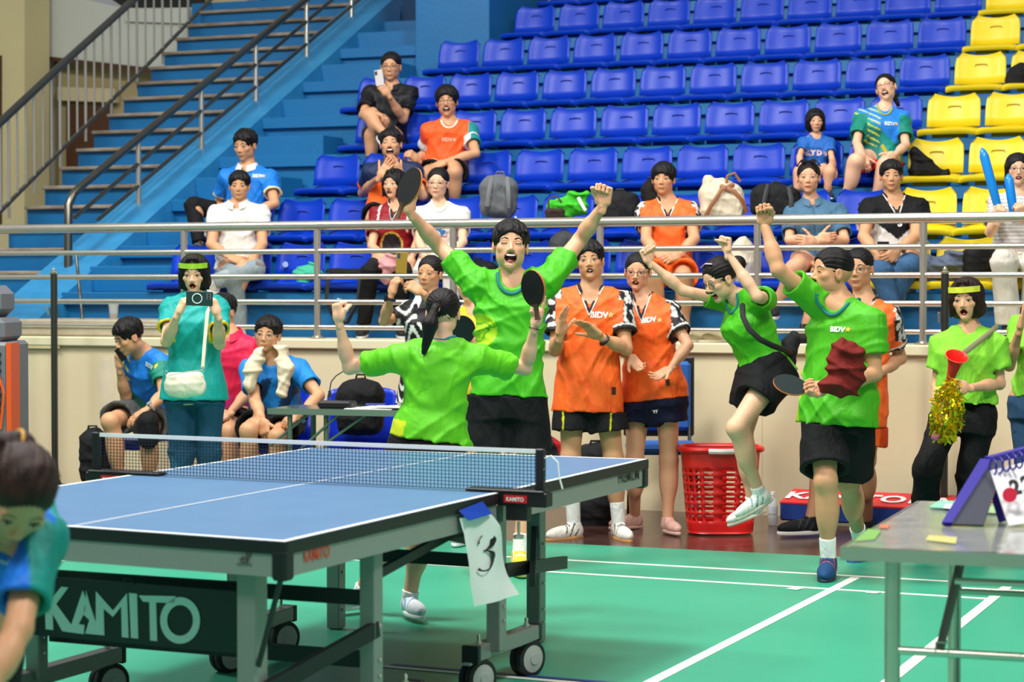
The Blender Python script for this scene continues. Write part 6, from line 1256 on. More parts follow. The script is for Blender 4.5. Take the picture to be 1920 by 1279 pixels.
rleg(0, 0, .13, .06, .022); rleg(0, 0, .13, dpt-.06, .022); rleg(0, 0, 1.2, .06); rleg(0, 0, 1.2, dpt-.06)
for y in (.06, dpt-.06):
    MB().tube([fr[0]+ex*.13+ey*y+ZU*.46, fr[0]+ex*1.2+ey*y+ZU*.46], .012, 10).build('cross_bar', M_steel, rt, smooth=True)
    MB().tube([fr[0]+ex*.3+ey*y+ZU*.66, fr[0]+ex*1.2+ey*y+ZU*.66], .010, 10).build('cross_bar', M_steel, rt, smooth=True)
MB().beam(fr[0]+ex*.26+ey*.06+ZU*.47, fr[0]+ex*.31+ey*.1+ZU*.71, .028, .012).build('folding_strut', M_steeld, rt); MB().beam(fr[0]+ex*.62+ey*.06+ZU*.47, fr[0]+ex*.66+ey*.1+ZU*.71, .028, .012).build('folding_strut', M_steeld, rt)
for x in (.25, .61): MB().tube([fr[0]+ex*(x+a)+ey*.05+ZU*(.46+b) for a, b in ((0, 0), (0, .03), (.035, .03), (.035, 0))], .003, 5).build('latch_wire', M_steel, rt)
V = []; nx_, ny_ = 60, 26
for j in range(ny_):
    for i in range(nx_): x = i/(nx_-1)*1.48+.01; y = j/(ny_-1)*(dpt-.02)+.01; V.append(fr[0]+ex*x+ey*y+ZU*(.7485+.0018*abs(math.sin(17*x+5*math.sin(13*y))*math.sin(21*y+4*math.sin(9*x)))))
npmesh('plastic_film', V, [(j*nx_+i, j*nx_+i+1, (j+1)*nx_+i+1, (j+1)*nx_+i) for j in range(ny_-1) for i in range(nx_-1)], M_film, rt)
def toppaper(name, label, cat, pts, col, th=.004, z=.752, bev=0, parent_=None):
    P_ = [onZ(x, y, z) for x, y in pts]; n = len(P_); o = MB().add([tuple(v) for v in P_]+[tuple(v+ZU*th) for v in P_], [tuple(range(n))[::-1], tuple(range(n, 2*n))]+[(i, (i+1) % n, n+(i+1) % n, n+i) for i in range(n)])
    o = o.build(name, mat('paper_'+col, col, .6), parent_); 
    if label: tag(o, label, cat)
    return o
lf = toppaper('leaflet', 'mint green leaflet on the steel table behind the scoreboard', 'paper', [(1742, 953), (1760, 941), (1800, 942), (1786, 955)], '#7fc4a4')
toppaper('printed_block', None, None, [(1768, 953), (1774, 945), (1792, 946), (1788, 955)], '#c8dcd4', .001, .7565, parent_=lf)
toppaper('yellow_sheet', 'pale yellow printed sheet lying under the film on the steel table', 'paper', [(1735, 1013), (1742, 1004), (1795, 1008), (1792, 1020)], '#b8b46a', .001, .7505)
toppaper('green_card', 'green card under the film at the near left corner of the steel table', 'paper', [(1600, 1016), (1628, 992), (1652, 996), (1640, 1012)], '#6fa048', .001, .7505)
toppaper('orange_tag', 'small orange tag on the steel table', 'paper', [(1648, 990), (1652, 983), (1668, 985), (1664, 991)], '#d86a4a', .001, .7505)
toppaper('clipboard', 'green and white score sheet under the scorekeeper\'s hand', 'paper', [(1845, 962), (1856, 950), (1918, 956), (1918, 968)], '#8fae7a', .003, .752)
# scoreboard : purple easel with numbered flip cards
M_pur = mat('easel_purple', '#2b1f8e', .35)
sbd = empty('flip_scoreboard', tuple(onZ(1800, 990, .75)), 'purple flip scoreboard with white numbered cards on rings', 'scoreboard')
sd_ = 6.3; 
qa, qb, qc, qd = onZ(1773, 984, .752), onZ(1856, 990, .752), None, None
def onplane3(px, py, P0_, n_): r = ray(px, py); return CC+r*(np.dot(P0_-CC, n_)/np.dot(r, n_))
tl = atD(1842, 864, np.dot(qa-CC, CF)-.02+.10); tl2 = tl+ex*.40; qa2 = qa+ex*.0
def plate(pts, th, m, nm, par, nrm=None):
    P_ = [np.array(v) for v in pts]; n_ = _n(np.cross(P_[1]-P_[0], P_[2]-P_[0])) if nrm is None else nrm; n = len(P_)
    return MB().add([tuple(v) for v in P_]+[tuple(v+n_*th) for v in P_], [tuple(range(n))[::-1], tuple(range(n, 2*n))]+[(i, (i+1) % n, n+(i+1) % n, n+i) for i in range(n)]).build(nm, m, par)
# side-on A frame: board faces right-towards the scorekeeper
apex = atD(1846, 866, 6.30); f1 = onZ(1774, 985, .752); f2 = onZ(1880, 978, .752); wv = ey*.0+CFH*.30+ex*.02; wv[2] = 0
MB().beam(apex, f1, .028, .014, up=(0, 1, 0)).build('easel_side', M_pur, sbd); 
plate([f1, f1+ex*.11, apex+ex*.06, apex], .008, mat('easel_grey', '#3c3f4c', .3), 'easel_back', sbd)
plate([f1-ex*.012, f1+ex*.018, apex+ex*.026, apex-ex*.012], .014, M_pur, 'easel_edge', sbd)
MB().beam(apex+ex*.0, f2-ZU*.0, .022, .014, up=(0, 1, 0)).build('easel_side', M_pur, sbd)
MB().beam(apex+ex*.01+ZU*.004, atD(1935, 842, 6.40), .03, .022).build('hinge_bar', M_pur, sbd)
cA = atD(1858, 882, 6.22); cB = atD(1950, 860, 6.30); cC = atD(1965, 975, 6.16); cD = atD(1893, 985, 6.10)
plate([cA, cB, cC, cD], .006, mat('card_white', '#eeeef0', .5), 'score_card', sbd)
for i, (x, y) in enumerate(((1862, 876), (1874, 873), (1887, 869), (1899, 866), (1911, 863))):
    c = atD(x, y, 6.22); MB().tube([c+CR*.010*math.cos(t)*.7+ZU*.024*math.sin(t)-CFH*.016*math.cos(t) for t in np.linspace(0, 6.283, 16, endpoint=False)], .0032, 6, closed=True).build('ring', M_pur, sbd, smooth=True)
rr = _n(cB-cA); uu = _n(cA-cD); 
for ch, x, y, s_ in (('2', 1904, 915, 0.07), ('2', 1925, 908, 0.07)): text_on(ch, s_, atD(x, y, 6.12), rr, uu, mat('ink_black', '#101012', .6), sbd, .004, name='digit')
MB().lathe(tuple(atD(1893, 928, 6.10)), [(.022, 0), (.022, .002)], 18, axis=tuple(-CFH)).build('red_dot', mat('dot_red', '#e02848', .4), sbd)
# ---------------------------------------------------------------- umpire table, left
P_a = onZ(503, 768, .735); d_u = 11.3; ua = atD(503, 766, 12.55); ub = atD(560, 752, 13.0)
ZT = ua[2]; ex2 = np.array([.995, .08, 0]); ex2 = _n(ex2); ey2 = np.array([-.08, .995, 0]); fr = (np.array([ua[0], ua[1], 0]), ex2, ey2)
ut = empty('umpire_table', tuple(fr[0]), 'folding steel table with a microphone and papers in front of the wall', 'table')
obox(fr, (0, 0, ZT-.02), (1.25, .44, ZT)).build('table_top', mat('table_ss', '#9aa39a', .25, .9), ut); obox(fr, (-.004, -.004, ZT-.035), (1.254, 0, ZT+.002)).build('rim', mat('rim_green_grey', '#7f9080', .4, .6), ut)
M_ul = mat('leg_green_grey', '#5f7466', .45, .5)
for x, y in ((.13, .03), (.13, .41), (.36, .05), (1.1, .03), (1.1, .41)): q = fr[0]+ex2*x+ey2*y; MB().tube([(q[0], q[1], 0.01), (q[0], q[1], ZT-.02)], .016, 10).build('leg', M_ul, ut, smooth=True)
for a, b in (((.13, .03, .42), (.45, .03, ZT-.03)), ((.36, .05, .52), (.62, .05, ZT-.03)), ((.0, .03, .50), (.25, .05, ZT-.03))): MB().tube([fr[0]+ex2*a[0]+ey2*a[1]+ZU*a[2], fr[0]+ex2*b[0]+ey2*b[1]+ZU*b[2]], .009, 8).build('folding_strut', M_ul, ut, smooth=True)
def ut_p(px, py, z=None): return onZ(px, py, z or ZT+.002)
mc = fr[0]+ex2*.37+ey2*.15+ZU*ZT; mic = empty('desk_microphone', tuple(mc), 'black gooseneck desk microphone on the umpire table', 'microphone')
obox((np.array([mc[0], mc[1], 0]), ex2, ey2), (-.09, -.05, ZT), (.13, .07, ZT+.045), ch=.012).build('base', mat('mic_black', '#121214', .4), mic)
dm = np.dot(mc-CC, CF); gp = [atD(618, 744, dm), atD(618, 732, dm), atD(621, 716, dm), atD(630, 705, dm), atD(650, 692, dm), atD(680, 672, dm), atD(692, 662, dm)]
MB().tube(gp, .004, 8).build('gooseneck', M_blk, mic, smooth=True); MB().tube([atD(618, 745, dm), atD(618, 733, dm)], [.012, .008], 10).build('collar', M_blk, mic, smooth=True); MB().tube([atD(690, 664, dm), atD(700, 658, dm)], [.014, .014], 10).build('windscreen', M_blk, mic, smooth=True)
sp = fr[0]+ex2*.75+ey2*.2+ZU*ZT; pp = empty('paper_stack', tuple(sp), 'loose white papers spread on the umpire table', 'paper')
for k in range(5):
    a = rng.uniform(-.25, .25); c_, s_ = math.cos(a), math.sin(a); cx, cy = .62+.07*k, .18+rng.uniform(-.06, .06); cs = [(cx+x*c_-y*s_, cy+x*s_+y*c_) for x, y in ((-.15, -.1), (.15, -.1), (.15, .1), (-.15, .1))]
    MB().prism(cs, lambda x, y, t: tuple(fr[0]+ex2*x+ey2*y+ZU*t), ZT+.001+.004*k, ZT+.0045+.004*k).build('sheet', mat('paper_white', '#eff1ee', .6), pp)
q = fr[0]+ex2*.56+ey2*.2+ZU*(ZT+.025); pn_ = MB().tube([q, q+ex2*.12+ey2*.02], .005, 8).build('pen', mat('pen_blue', '#2a3a98', .4)); tag(pn_, 'blue pen on the papers of the umpire table', 'pen')
# plastic chairs
def plastic_chair(label, cx, cy, d, yawc=0, col='#1432c0', low=.40, wd=.44):
    c = atD(cx, cy, d); c[2] = 0; F2 = -CFH*math.cos(math.radians(yawc))+CR*math.sin(math.radians(yawc)); L2 = np.cross(ZU, F2); r = empty('plastic_chair', tuple(c), label, 'chair'); fn = lambda x, y, z: c+L2*x+F2*y+ZU*z; V = []; nu = 13
    prof = [(.23, low-.05), (.235, low), (.20, low+.015), (.08, low), (-.08, low), (-.16, low+.02)]; bk = [(-.16, low+.02), (-.20, low+.12), (-.225, low+.25), (-.24, low+.36), (-.245, low+.40)]
    def sw(pr, nm, back=False):
        V = []
        for j, (y, z) in enumerate(pr):
            for i in range(nu): u = -1+2*i/(nu-1); V.append(fn(u*wd/2*(1-.06*j/len(pr) if not back else .95-.15*(j/len(pr))**2), y+(.06*u*u if back else 0), z+(.02*u*u if not back else -.03*abs(u)**4*(j/len(pr)))))
        o = npmesh(nm, V, [(j*nu+i, j*nu+i+1, (j+1)*nu+i+1, (j+1)*nu+i) for j in range(len(pr)-1) for i in range(nu-1)], mat('chair_'+col, col, .3), r); sm = o.modifiers.new('t', 'SOLIDIFY'); sm.thickness = .006
    sw(prof, 'seat'); sw(bk, 'backrest', True)
    for x in (-1, 1):
        for y in (.19, -.16): MB().tube([fn(x*.17, y, low-.01), fn(x*.20, y*1.15, 0)], .012, 8).build('leg', M_steeld, r, smooth=True)
    return r
plastic_chair('blue plastic chair holding the black backpack behind the umpire table', 675, 790, 13.2, 0, low=.42, wd=.5)
plastic_chair('blue plastic chair under the seated man with the towel', 522, 790, 13.5, 4, low=.44)
plastic_chair('blue plastic chair under the man in pink', 436, 790, 14.0, 0, low=.44)
plastic_chair('blue plastic chair under the hunched man with a phone', 286, 790, 13.8, -30, low=.44)
def backpack(label, cx, cy, d, w_, h_, col, tilt=0, straps=True, group=None, dp=.11, colfn=None):
    W_, H_ = px2m(w_, d)/2, px2m(h_, d)/2
    o, T_ = soft('backpack', label, 'bag', cx, cy, d, [('+', 'b', (0, -H_*.1, 0), (W_*.96, H_*.88, dp), min(W_, dp)*.7, .01), ('+', 'e', (0, H_*.35, 0), (W_*.9, H_*.62, dp*.95), .05), ('+', 'b', (0, -H_*.4, dp*.7), (W_*.75, H_*.45, .045), .035, .02)], col, .011, tilt=tilt, fold=.003, group=group, colfn=colfn)
    dk = mat('trim_'+col, col, .6, var=.3)
    MB().tube([T_((-.03, H_*.92, -.02)), T_((-.025, H_*1.08, -.02)), T_((.025, H_*1.08, -.02)), T_((.03, H_*.92, -.02))], .008, 6).build('grab_handle', dk, o, smooth=True)
    MB().tube([T_((W_*.72*math.sin(t), -H_*.35+H_*.8*math.cos(t)*1.0, dp*.9-.03*abs(math.cos(t)))) for t in np.linspace(-1.4, 1.4, 11)], .004, 5).build('zip', mat('zip_dark', '#0c0c0e', .4), o, smooth=True)
    if straps:
        for s_ in (-1, 1): MB().tube([T_((s_*W_*.4, H_*.8, dp*.75)), T_((s_*W_*.5, H_*.2, dp*1.28)), T_((s_*W_*.55, -H_*.5, dp*1.32)), T_((s_*W_*.6, -H_*.85, dp*.8))], .018, 8, flat=(_n(CFH), .35)).build('strap', dk, o, smooth=True)
    return o, T_
backpack('black backpack standing on the blue chair behind the umpire table', 676, 762, 13.15, 92, 110, '#151517', straps=False)
# office chair
c = atD(1238, 900, 12.98); c[2] = 0
oc = empty('padded_chair', tuple(c), 'blue padded chair with black frame behind the woman in orange jersey', 'chair'); fn = lambda x, y, z: tuple(c+CR*x-CFH*y+ZU*z)
MB().box((-.22, -.05, .44), (.22, .40, .50), fn, ch=.02).build('seat', mat('chair_fabric', '#1f5fae', .8), oc); MB().box((-.20, -.12, .56), (.20, -.07, 1.0), fn, ch=.03).build('backrest', mat('chair_fabric', '#1f5fae', .8), oc)
MB().box((-.225, -.145, .52), (.225, -.12, 1.03), fn, ch=.04).build('back_shell', M_tk, oc)
for x in (-.19, .19):
    for y in (-.02, .36): MB().tube([fn(x, y, .44), fn(x*1.05, y, .0)], .013, 8).build('leg', M_blk, oc, smooth=True)
    MB().tube([fn(x, -.10, .60), fn(x, -.04, .45)], .012, 8).build('back_bar', M_blk, oc, smooth=True)
# laundry basket with real holes
bc = atD(1350, 905, 12.25); bc[2] = 0; M_red = mat('basket_red', '#e0201c', .35)
bk = empty('laundry_basket', tuple(bc), 'tall red plastic laundry basket with punched holes and white handles', 'basket')
BH = .50; NU, NV = 60, 26; V = []; F = []
def bw(u, v, o=0):      # rounded rectangle, wider at top
    a = 2*math.pi*u; cx = math.copysign(abs(math.cos(a))**.6, math.cos(a)); sy = math.copysign(abs(math.sin(a))**.6, math.sin(a)); k = .82+.18*v; return bc+CR*cx*(.232*k+o)-CFH*sy*(.165*k+o)+ZU*(.01+BH*v)
for j in range(NV+1):
    for i in range(NU): V.append(bw(i/NU, j/NV))
for j in range(NV):
    for i in range(NU):
        if 4 <= j <= 21 and (j % 3 != 0) and (i % 3 != 0) and not (j > 19): continue
        F.append((j*NU+i, j*NU+(i+1) % NU, (j+1)*NU+(i+1) % NU, (j+1)*NU+i))
F.append(tuple(range(NU)))
o = npmesh('basket_wall', V, F, M_red, bk); sm = o.modifiers.new('t', 'SOLIDIFY'); sm.thickness = .004
MB().tube([bw(i/48, 1.0, .012) for i in range(48)], .018, 8, closed=True).build('rim', M_red, bk, smooth=True)
for s_ in (1, -1): MB().tube([bc+CR*x-CFH*s_*(.19+.02*(1-abs(x)/.09))+ZU*(.005+BH) for x in np.linspace(-.085, .085, 9)], .016, 8).build('handle', mat('handle_white', '#f0e8e4', .4), bk, smooth=True)
def bottle(label, cx, cy, d, h_, lab='#3a6ab0', cap='#e8ecf0', z0=0.0, group=None, col='#d8e4e4'):
    c = atD(cx, cy, d); c[2] = z0; r_ = h_*.14; o = empty('water_bottle', tuple(c), label, 'bottle', group)
    MB().lathe(tuple(c), [(r_*.8, 0), (r_, .01), (r_, h_*.30), (r_*.93, h_*.34), (r_, h_*.38), (r_, h_*.62), (r_*.75, h_*.75), (r_*.38, h_*.86), (r_*.38, h_*.92)], 18).build('bottle_body', mat('pet_'+col, col, .12, alpha=.65), o, smooth=True)
    MB().lathe((c[0], c[1], h_*.36+z0), [(r_*1.02, 0), (r_*1.02, h_*.22)], 18).build('label_band', mat('blabel_'+lab, lab, .5), o, smooth=True); MB().lathe((c[0], c[1], z0+h_*.90), [(r_*.46, 0), (r_*.46, h_*.10)], 14).build('cap', mat('bcap_'+cap, cap, .4), o)
    return o
bottle('clear plastic water bottle standing left of the red basket', 1301, 985, 12.6, .235, '#b8c8dc'); bottle('clear plastic bottle behind the red basket, right side', 1449, 950, 12.65, .21, '#cfd8e0')
# court barrier lying flat
ba, bb = onZ(1462, 985, 0), onZ(1700, 1000, 0); bb = ba+_n(np.array([1., -.05, 0]))*1.9; d1_ = _n(bb-ba); n1_ = np.array([-d1_[1], d1_[0], 0])
br_ = empty('court_barrier', tuple((ba+bb)/2), 'folded red and blue court barrier with white lettering lying by the wall', 'barrier'); fn = lambda x, y, z: tuple(ba+d1_*x+n1_*y+ZU*z)
MB().box((0, 0, .03), (1.9, .34, .145), fn, ch=.01).build('blue_side', mat('barrier_blue', '#143a8c', .6), br_)
MB().add([fn(0, -.002, .145), fn(1.9, -.002, .145), fn(1.9, .30, .20), fn(0, .30, .20), fn(0, -.002, .135), fn(1.9, -.002, .135), fn(1.9, .30, .14), fn(0, .30, .14)], [(0, 1, 2, 3), (4, 5, 6, 7), (0, 1, 5, 4), (2, 3, 7, 6), (0, 3, 7, 4), (1, 2, 6, 5)]).build('red_top', mat('barrier_red', '#d8202c', .5), br_)
up_ = _n(np.array(fn(0, .30, .20))-np.array(fn(0, 0, .145)))
for x in (.38, 1.15): text_on('KAMITO', .20, np.array(fn(x, .13, .176)), d1_, up_, mat('print_white', '#f4f0ee', .5), br_, .006, sx=1.0)
for x in (.12, 1.7): MB().lathe(fn(x, .1, 0), [(.03, 0), (.03, .02), (.015, .03)], 10).build('foot', M_blk, br_)
# bags on the floor and ledge
def bagz(label, cx, cy, d, w_, h_, col, **k): return backpack(label, cx, cy, d, w_, h_, col, **k)
soft('racket_bag', 'red and black racket bag leaning on the wall behind the table corner', 'bag', 1046, 858, 12.85, [('+', 'e', (-.03, .02, 0), (.09, .15, .07), .01), ('+', 'e', (.03, -.06, 0), (.10, .12, .07), .04)], '#2a2a2c', .009, tilt=25, colfn=lambda q: np.where(((q[:, 0] > .02) & (q[:, 1] > -.02))[:, None], C3('#b81c24'), C3('#232325')))
def floorbag(label, cx, cy, d, w_, h_, dp, col='#1a1a1c', tilt=0, name='duffel_bag'):
    W_, H_ = px2m(w_, d)/2, px2m(h_, d)/2; c = atD(cx, cy, d); cyy = cy
    o, T_ = soft(name, label, 'bag', cx, cyy, d, [('+', 'b', (0, 0, 0), (W_, H_, dp), min(W_, H_, dp)*.7, .01), ('+', 'e', (0, H_*.3, 0), (W_*.9, H_*.8, dp), .05)], col, .011, tilt=tilt)
    MB().tube([T_((-W_*.5, H_*.7, dp*.5)), T_((-W_*.3, H_*1.2, dp*.3)), T_((W_*.3, H_*1.2, dp*.3)), T_((W_*.5, H_*.7, dp*.5))], .008, 6).build('handle', M_blk, o, smooth=True); return o
floorbag('dark grey bag on the floor behind the clapping man', 1120, 880, 12.9, 80, 90, .12, '#1c1c1f'); floorbag('black bag on the floor between the clapping man\'s feet', 1118, 965, 12.75, 80, 76, .12)
floorbag('black bag by the wall at the far left end of the net', 176, 858, 13.6, 46, 100, .12); floorbag('dark navy bag under the seated hunched man', 205, 890, 13.9, 50, 60, .1, '#16243c')
bottle('small clear bottle under the net, beside the hunched man\'s feet', 200, 880, 13.3, .2); bottle('red-capped clear bottle behind the net at the hunched man\'s feet', 245, 880, 13.2, .18, '#a8bcc8', '#c0282c')
# ---- bags and things on the seats
def seatd(px, row, back=.2): return depthY(px, SY(row)+back)
bp, T_ = backpack('tall grey backpack with padded straps standing on a second row seat', 935, 368, seatd(935, 1, .22), 72, 84, '#5f6266', tilt=-4, dp=.11)
bottle('small clear bottle in the side pocket of the grey backpack', 967, 380, seatd(967, 1, .14), .12, z0=1.86)
gb, T_ = soft('carrier_bag', 'bright green carrier bag on a front row seat', 'bag', 1068, 385, seatd(1068, 1, .2), [('+', 'e', (-.03, -.02, 0), (.14, .07, .08), .01), ('+', 'c', (.07, -.02, 0), (.13, .09, .02), .05, .018, .05), ('+', 'c', (-.04, .0, 0), (.03, .07, .02), .05, .03, .05)], '#3fb82a', .009, fold=.010)
MB().tube([T_((.06, .05, .08)), T_((.085, .0, .10)), T_((.11, -.04, .09))], .012, 6, flat=(_n(CFH), .4)).build('white_print', M_tl, gb, smooth=True)
wb, T_ = soft('tote_bag', 'small brown wicker-handled bag left of the green carrier bag', 'bag', 1040, 396, seatd(1040, 1, .1), [('+', 'b', (0, -.02, 0), (.07, .04, .04), .02, .01)], '#3a2c24', .008); MB().tube([T_((-.045, .0, 0)), T_((-.045, .07, 0)), T_((-.02, .10, 0)), T_((.02, .10, 0)), T_((.045, .07, 0)), T_((.045, 0, 0))], .006, 6).build('handle', mat('wicker', '#4a3022', .6), wb, smooth=True)
backpack('black rounded backpack on a front row seat beside the green bag', 1163, 388, seatd(1163, 1, .22), 76, 60, '#17181a', straps=False)
backpack('black and brown bag behind the young man in orange jersey', 1222, 368, seatd(1222, 1, .28), 38, 64, '#191614', straps=False)
cb, T_ = soft('backpack', 'cream canvas backpack with tan leather straps on a front row seat', 'bag', 1354, 374, seatd(1354, 1, .22), [('+', 'b', (0, -.03, 0), (.155, .12, .09), .07, .01), ('+', 'e', (-.02, .05, 0), (.13, .10, .085), .05), ('+', 'b', (.03, -.05, .08), (.10, .09, .04), .035, .02), ('+', 'c', (-.09, .11, .02), (-.10, .13, .02), .04, .04, .04)], '#d6cab0', .009)
tan = mat('tan_leather', '#9a6440', .5)
MB().tube([T_((.02, .10, .06)), T_((.03, .16, .06)), T_((.08, .18, .05)), T_((.12, .12, .05))], .010, 8).build('grab_handle', tan, cb, smooth=True)
for a in ([(.07, .10, .08), (-.02, .06, .13), (-.09, -.05, .13), (-.13, -.13, .10)], [(-.02, .09, .09), (.07, .05, .13), (.13, -.02, .11), (.16, -.09, .08)]): MB().tube([T_(q) for q in a], .016, 8, flat=(_n(CFH), .4)).build('leather_strap', tan, cb, smooth=True)
backpack('large black backpack lying on a front row seat beside the denim shirt', 1454, 378, seatd(1454, 1, .22), 96, 68, '#18191b', tilt=-6)
soft('jacket', 'black jacket heaped on a yellow seat in the third row', 'jacket', 1742, 300, seatd(1742, 3, .2), [('+', 'c', (-.10, -.10, 0), (-.10, .08, -.03), .05, .02, .01), ('+', 'c', (-.09, -.10, .02), (.12, -.11, .05), .045, .035, .06), ('+', 'c', (-.09, .06, 0), (.02, -.08, .02), .03, .05, .05)], '#121214', .009, fold=.007)
soft('jacket', 'black garment at the right edge on a yellow fourth-row seat', 'jacket', 1916, 141, seatd(1916, 5, .25), [('+', 'e', (0, 0, 0), (.12, .10, .05), .01), ('+', 'e', (-.06, -.05, 0), (.08, .05, .05), .05)], '#141416', .01)
soft('plastic_bag', 'crumpled mint green plastic bag on a front row seat', 'bag', 580, 513, seatd(580, 1, .1), [('+', 'e', (0, 0, 0), (.10, .07, .07), .01), ('+', 'e', (-.06, -.01, 0), (.06, .05, .05), .05)], '#3fa888', .008, fold=.010)
lb, T_ = soft('shoulder_bag', 'black shoulder bag hanging over the front of the first row', 'bag', 648, 512, seatd(648, 1, .02), [('+', 'b', (0, 0, 0), (.14, .035, .09), .03, .01)], '#151517', .009)
MB().tube([T_((-.12, 0, .09)), T_((-.13, -.20, .12)), T_((-.06, -.36, .12)), T_((.02, -.36, .12)), T_((.10, -.20, .12)), T_((.12, 0, .09))], .016, 8, flat=(_n(CFH), .35)).build('strap', M_blk, lb, smooth=True)
soft('cloth', 'pink cloth held on the lap of the woman in dark red jersey', 'cloth', 727, 500, seatd(727, 1, -.28), [('+', 'e', (0, .03, 0), (.07, .05, .05), .01), ('+', 'c', (.01, 0, .02), (-.02, -.10, .04), .05, .03, .04)], '#d89a9c', .008, fold=.010)
soft('jacket', 'crumpled blue-grey jacket on a yellow front row seat', 'jacket', 1776, 498, seatd(1776, 1, .2), [('+', 'e', (0, -.01, 0), (.20, .085, .10), .01), ('+', 'c', (-.13, -.02, .06), (.05, .05, .08), .05, .05, .05), ('+', 'c', (.08, .03, .06), (.17, -.04, .06), .05, .04, .04)], '#5a6478', .009, fold=.014)
soft('handbag', 'black bag between the blue-grey jacket and the striped-top woman', 'bag', 1838, 490, seatd(1838, 1, .15), [('+', 'b', (0, 0, 0), (.11, .09, .08), .05, .01), ('+', 'e', (0, .05, 0), (.1, .06, .07), .04)], '#121214', .009)
backpack('black backpack behind the celebrating player, left front seats', 896, 520, seatd(896, 1, .2), 84, 66, '#131315', straps=False)
backpack('grey and black bag on a front seat behind the clapping man\'s head', 1058, 468, seatd(1058, 1, .15), 56, 70, '#3a3d40', straps=False)
soft('cushion', 'cream rounded pouch on a seat beside the rail', 'bag', 1393, 492, seatd(1393, 1, .2), [('+', 'e', (0, 0, 0), (.10, .18, .08), .01)], '#cfc6ae', .01)
for s_, (x0, y0, x1, y1, r0) in enumerate(((1841, 277, 1878, 414, .024), (1890, 326, 1903, 418, .024))):
    dd = depthY(1880, SY(1)-.18); a, b = atD(x0, y0, dd), atD(x1, y1, dd); o = empty('thunder_stick', tuple((a+b)/2), ['tall bright blue inflatable thunder stick, the longer leaning one', 'shorter blue inflatable thunder stick in front of the striped-top woman\'s face'][s_], 'thunder stick')
    u = (a-b); MB().tube([b, b+u*.05, b+u*.5, b+u*.88, b+u*.96, a], [.012, r0, r0*1.25, r0*1.25, r0*.8, .004], 14).build('tube', mat('stick_blue', '#1587e0', .22), o, smooth=True); MB().tube([a-u*.02, a+u*.01], [.006, .002], 8).build('valve', mat('stick_blue', '#1587e0', .22), o)
# ledge things
def shoe_thing(label, cx, cy, d, col, dirx=-1, z0=1.108, grp=None):
    c = atD(cx, cy, d); c[2] = z0; A_ = CR*dirx; S_ = CFH; M3 = np.array([A_, S_, ZU])
    V, F = sculpt([('+', ell(c+A_*.03+ZU*.03, M3, (.13, .045, .035)), .02), ('+', ell(c-A_*.06+ZU*.045, M3, (.06, .042, .045)), .03), ('*', lambda X, Y, Z, G: np.maximum(G, z0+.002-Z), 0)], .008); o = npmesh('shoe', V-c, F, M_cloth, None, np.tile(C3(col), (len(V), 1))); o.location = c; tag(o, label, 'shoe', grp)
    V, F = sculpt([('+', ell(c+ZU*.012, M3, (.15, .048, .05)), .01), ('*', lambda X, Y, Z, G: np.maximum(G, np.abs(Z-z0-.01)-.01), 0)], .007); npmesh('sole', V, F, mat('sole_#cfc8b0', '#cfc8b0', .6), o)
    for i in range(3): q = c-A_*(-.02+.03*i)+ZU*(.068+.006*i); MB().tube([q-S_*.03-ZU*.01, q+ZU*.004, q+S_*.03-ZU*.01], .004, 5).build('lace', mat('lace_#e8e4d8', '#e8e4d8', .8), o)
dL = depthY(1330, 13.08)
shoe_thing('worn beige sneaker on the wall ledge, left of the pair', 1318, 632, dL, '#b5ab8c', 1); shoe_thing('worn beige sneaker on the wall ledge, right of the pair', 1350, 638, dL-.05, '#b0a686', 1)
sdl, T_ = soft('sandal', 'dark strappy sandal on the wall ledge behind the leaping woman', 'shoe', 1500, 634, depthY(1500, 13.05), [('+', 'b', (0, -.03, 0), (.12, .014, .05), .012, .01), ('+', 'e', (.04, .02, 0), (.05, .05, .045), .03)], '#2a2628', .008)
cp = atD(213, 606, depthY(213, 13.2)); cp[2] = 1.235; co = empty('plastic_cup', tuple(cp), 'clear plastic cup with leftover drink on the concrete ledge', 'cup')
MB().lathe(tuple(cp), [(.028, 0), (.036, .09), (.042, .12), (.03, .13)], 18).build('cup_wall', mat('cup_clear', '#e0e4e0', .15, alpha=.5), co, smooth=True); MB().lathe(tuple(cp+ZU*.004), [(.026, 0), (.030, .035)], 16).build('drink', mat('drink', '#b88a3a', .2), co)
for px, py in ((910, 541-53), (1216, 470)): pass
stk = MB().lathe(tuple(onY(535, 496, SY(1)+.30)), [(.022, 0), (.022, .003)], 18, axis=tuple(-CFH)).build('sticker', mat('sticker', '#9fb8dc', .5)); tag(stk, 'round pale sticker on a blue front row seat back', 'sticker')
mop = MB().tube([atD(143, 480, depthY(143, 13.25)), atD(158, 632, depthY(158, 13.1))], .012, 8).build('pole', M_steeld, None, smooth=True); tag(mop, 'loose dark pole leaning against the guard rail by the stairs', 'pole')
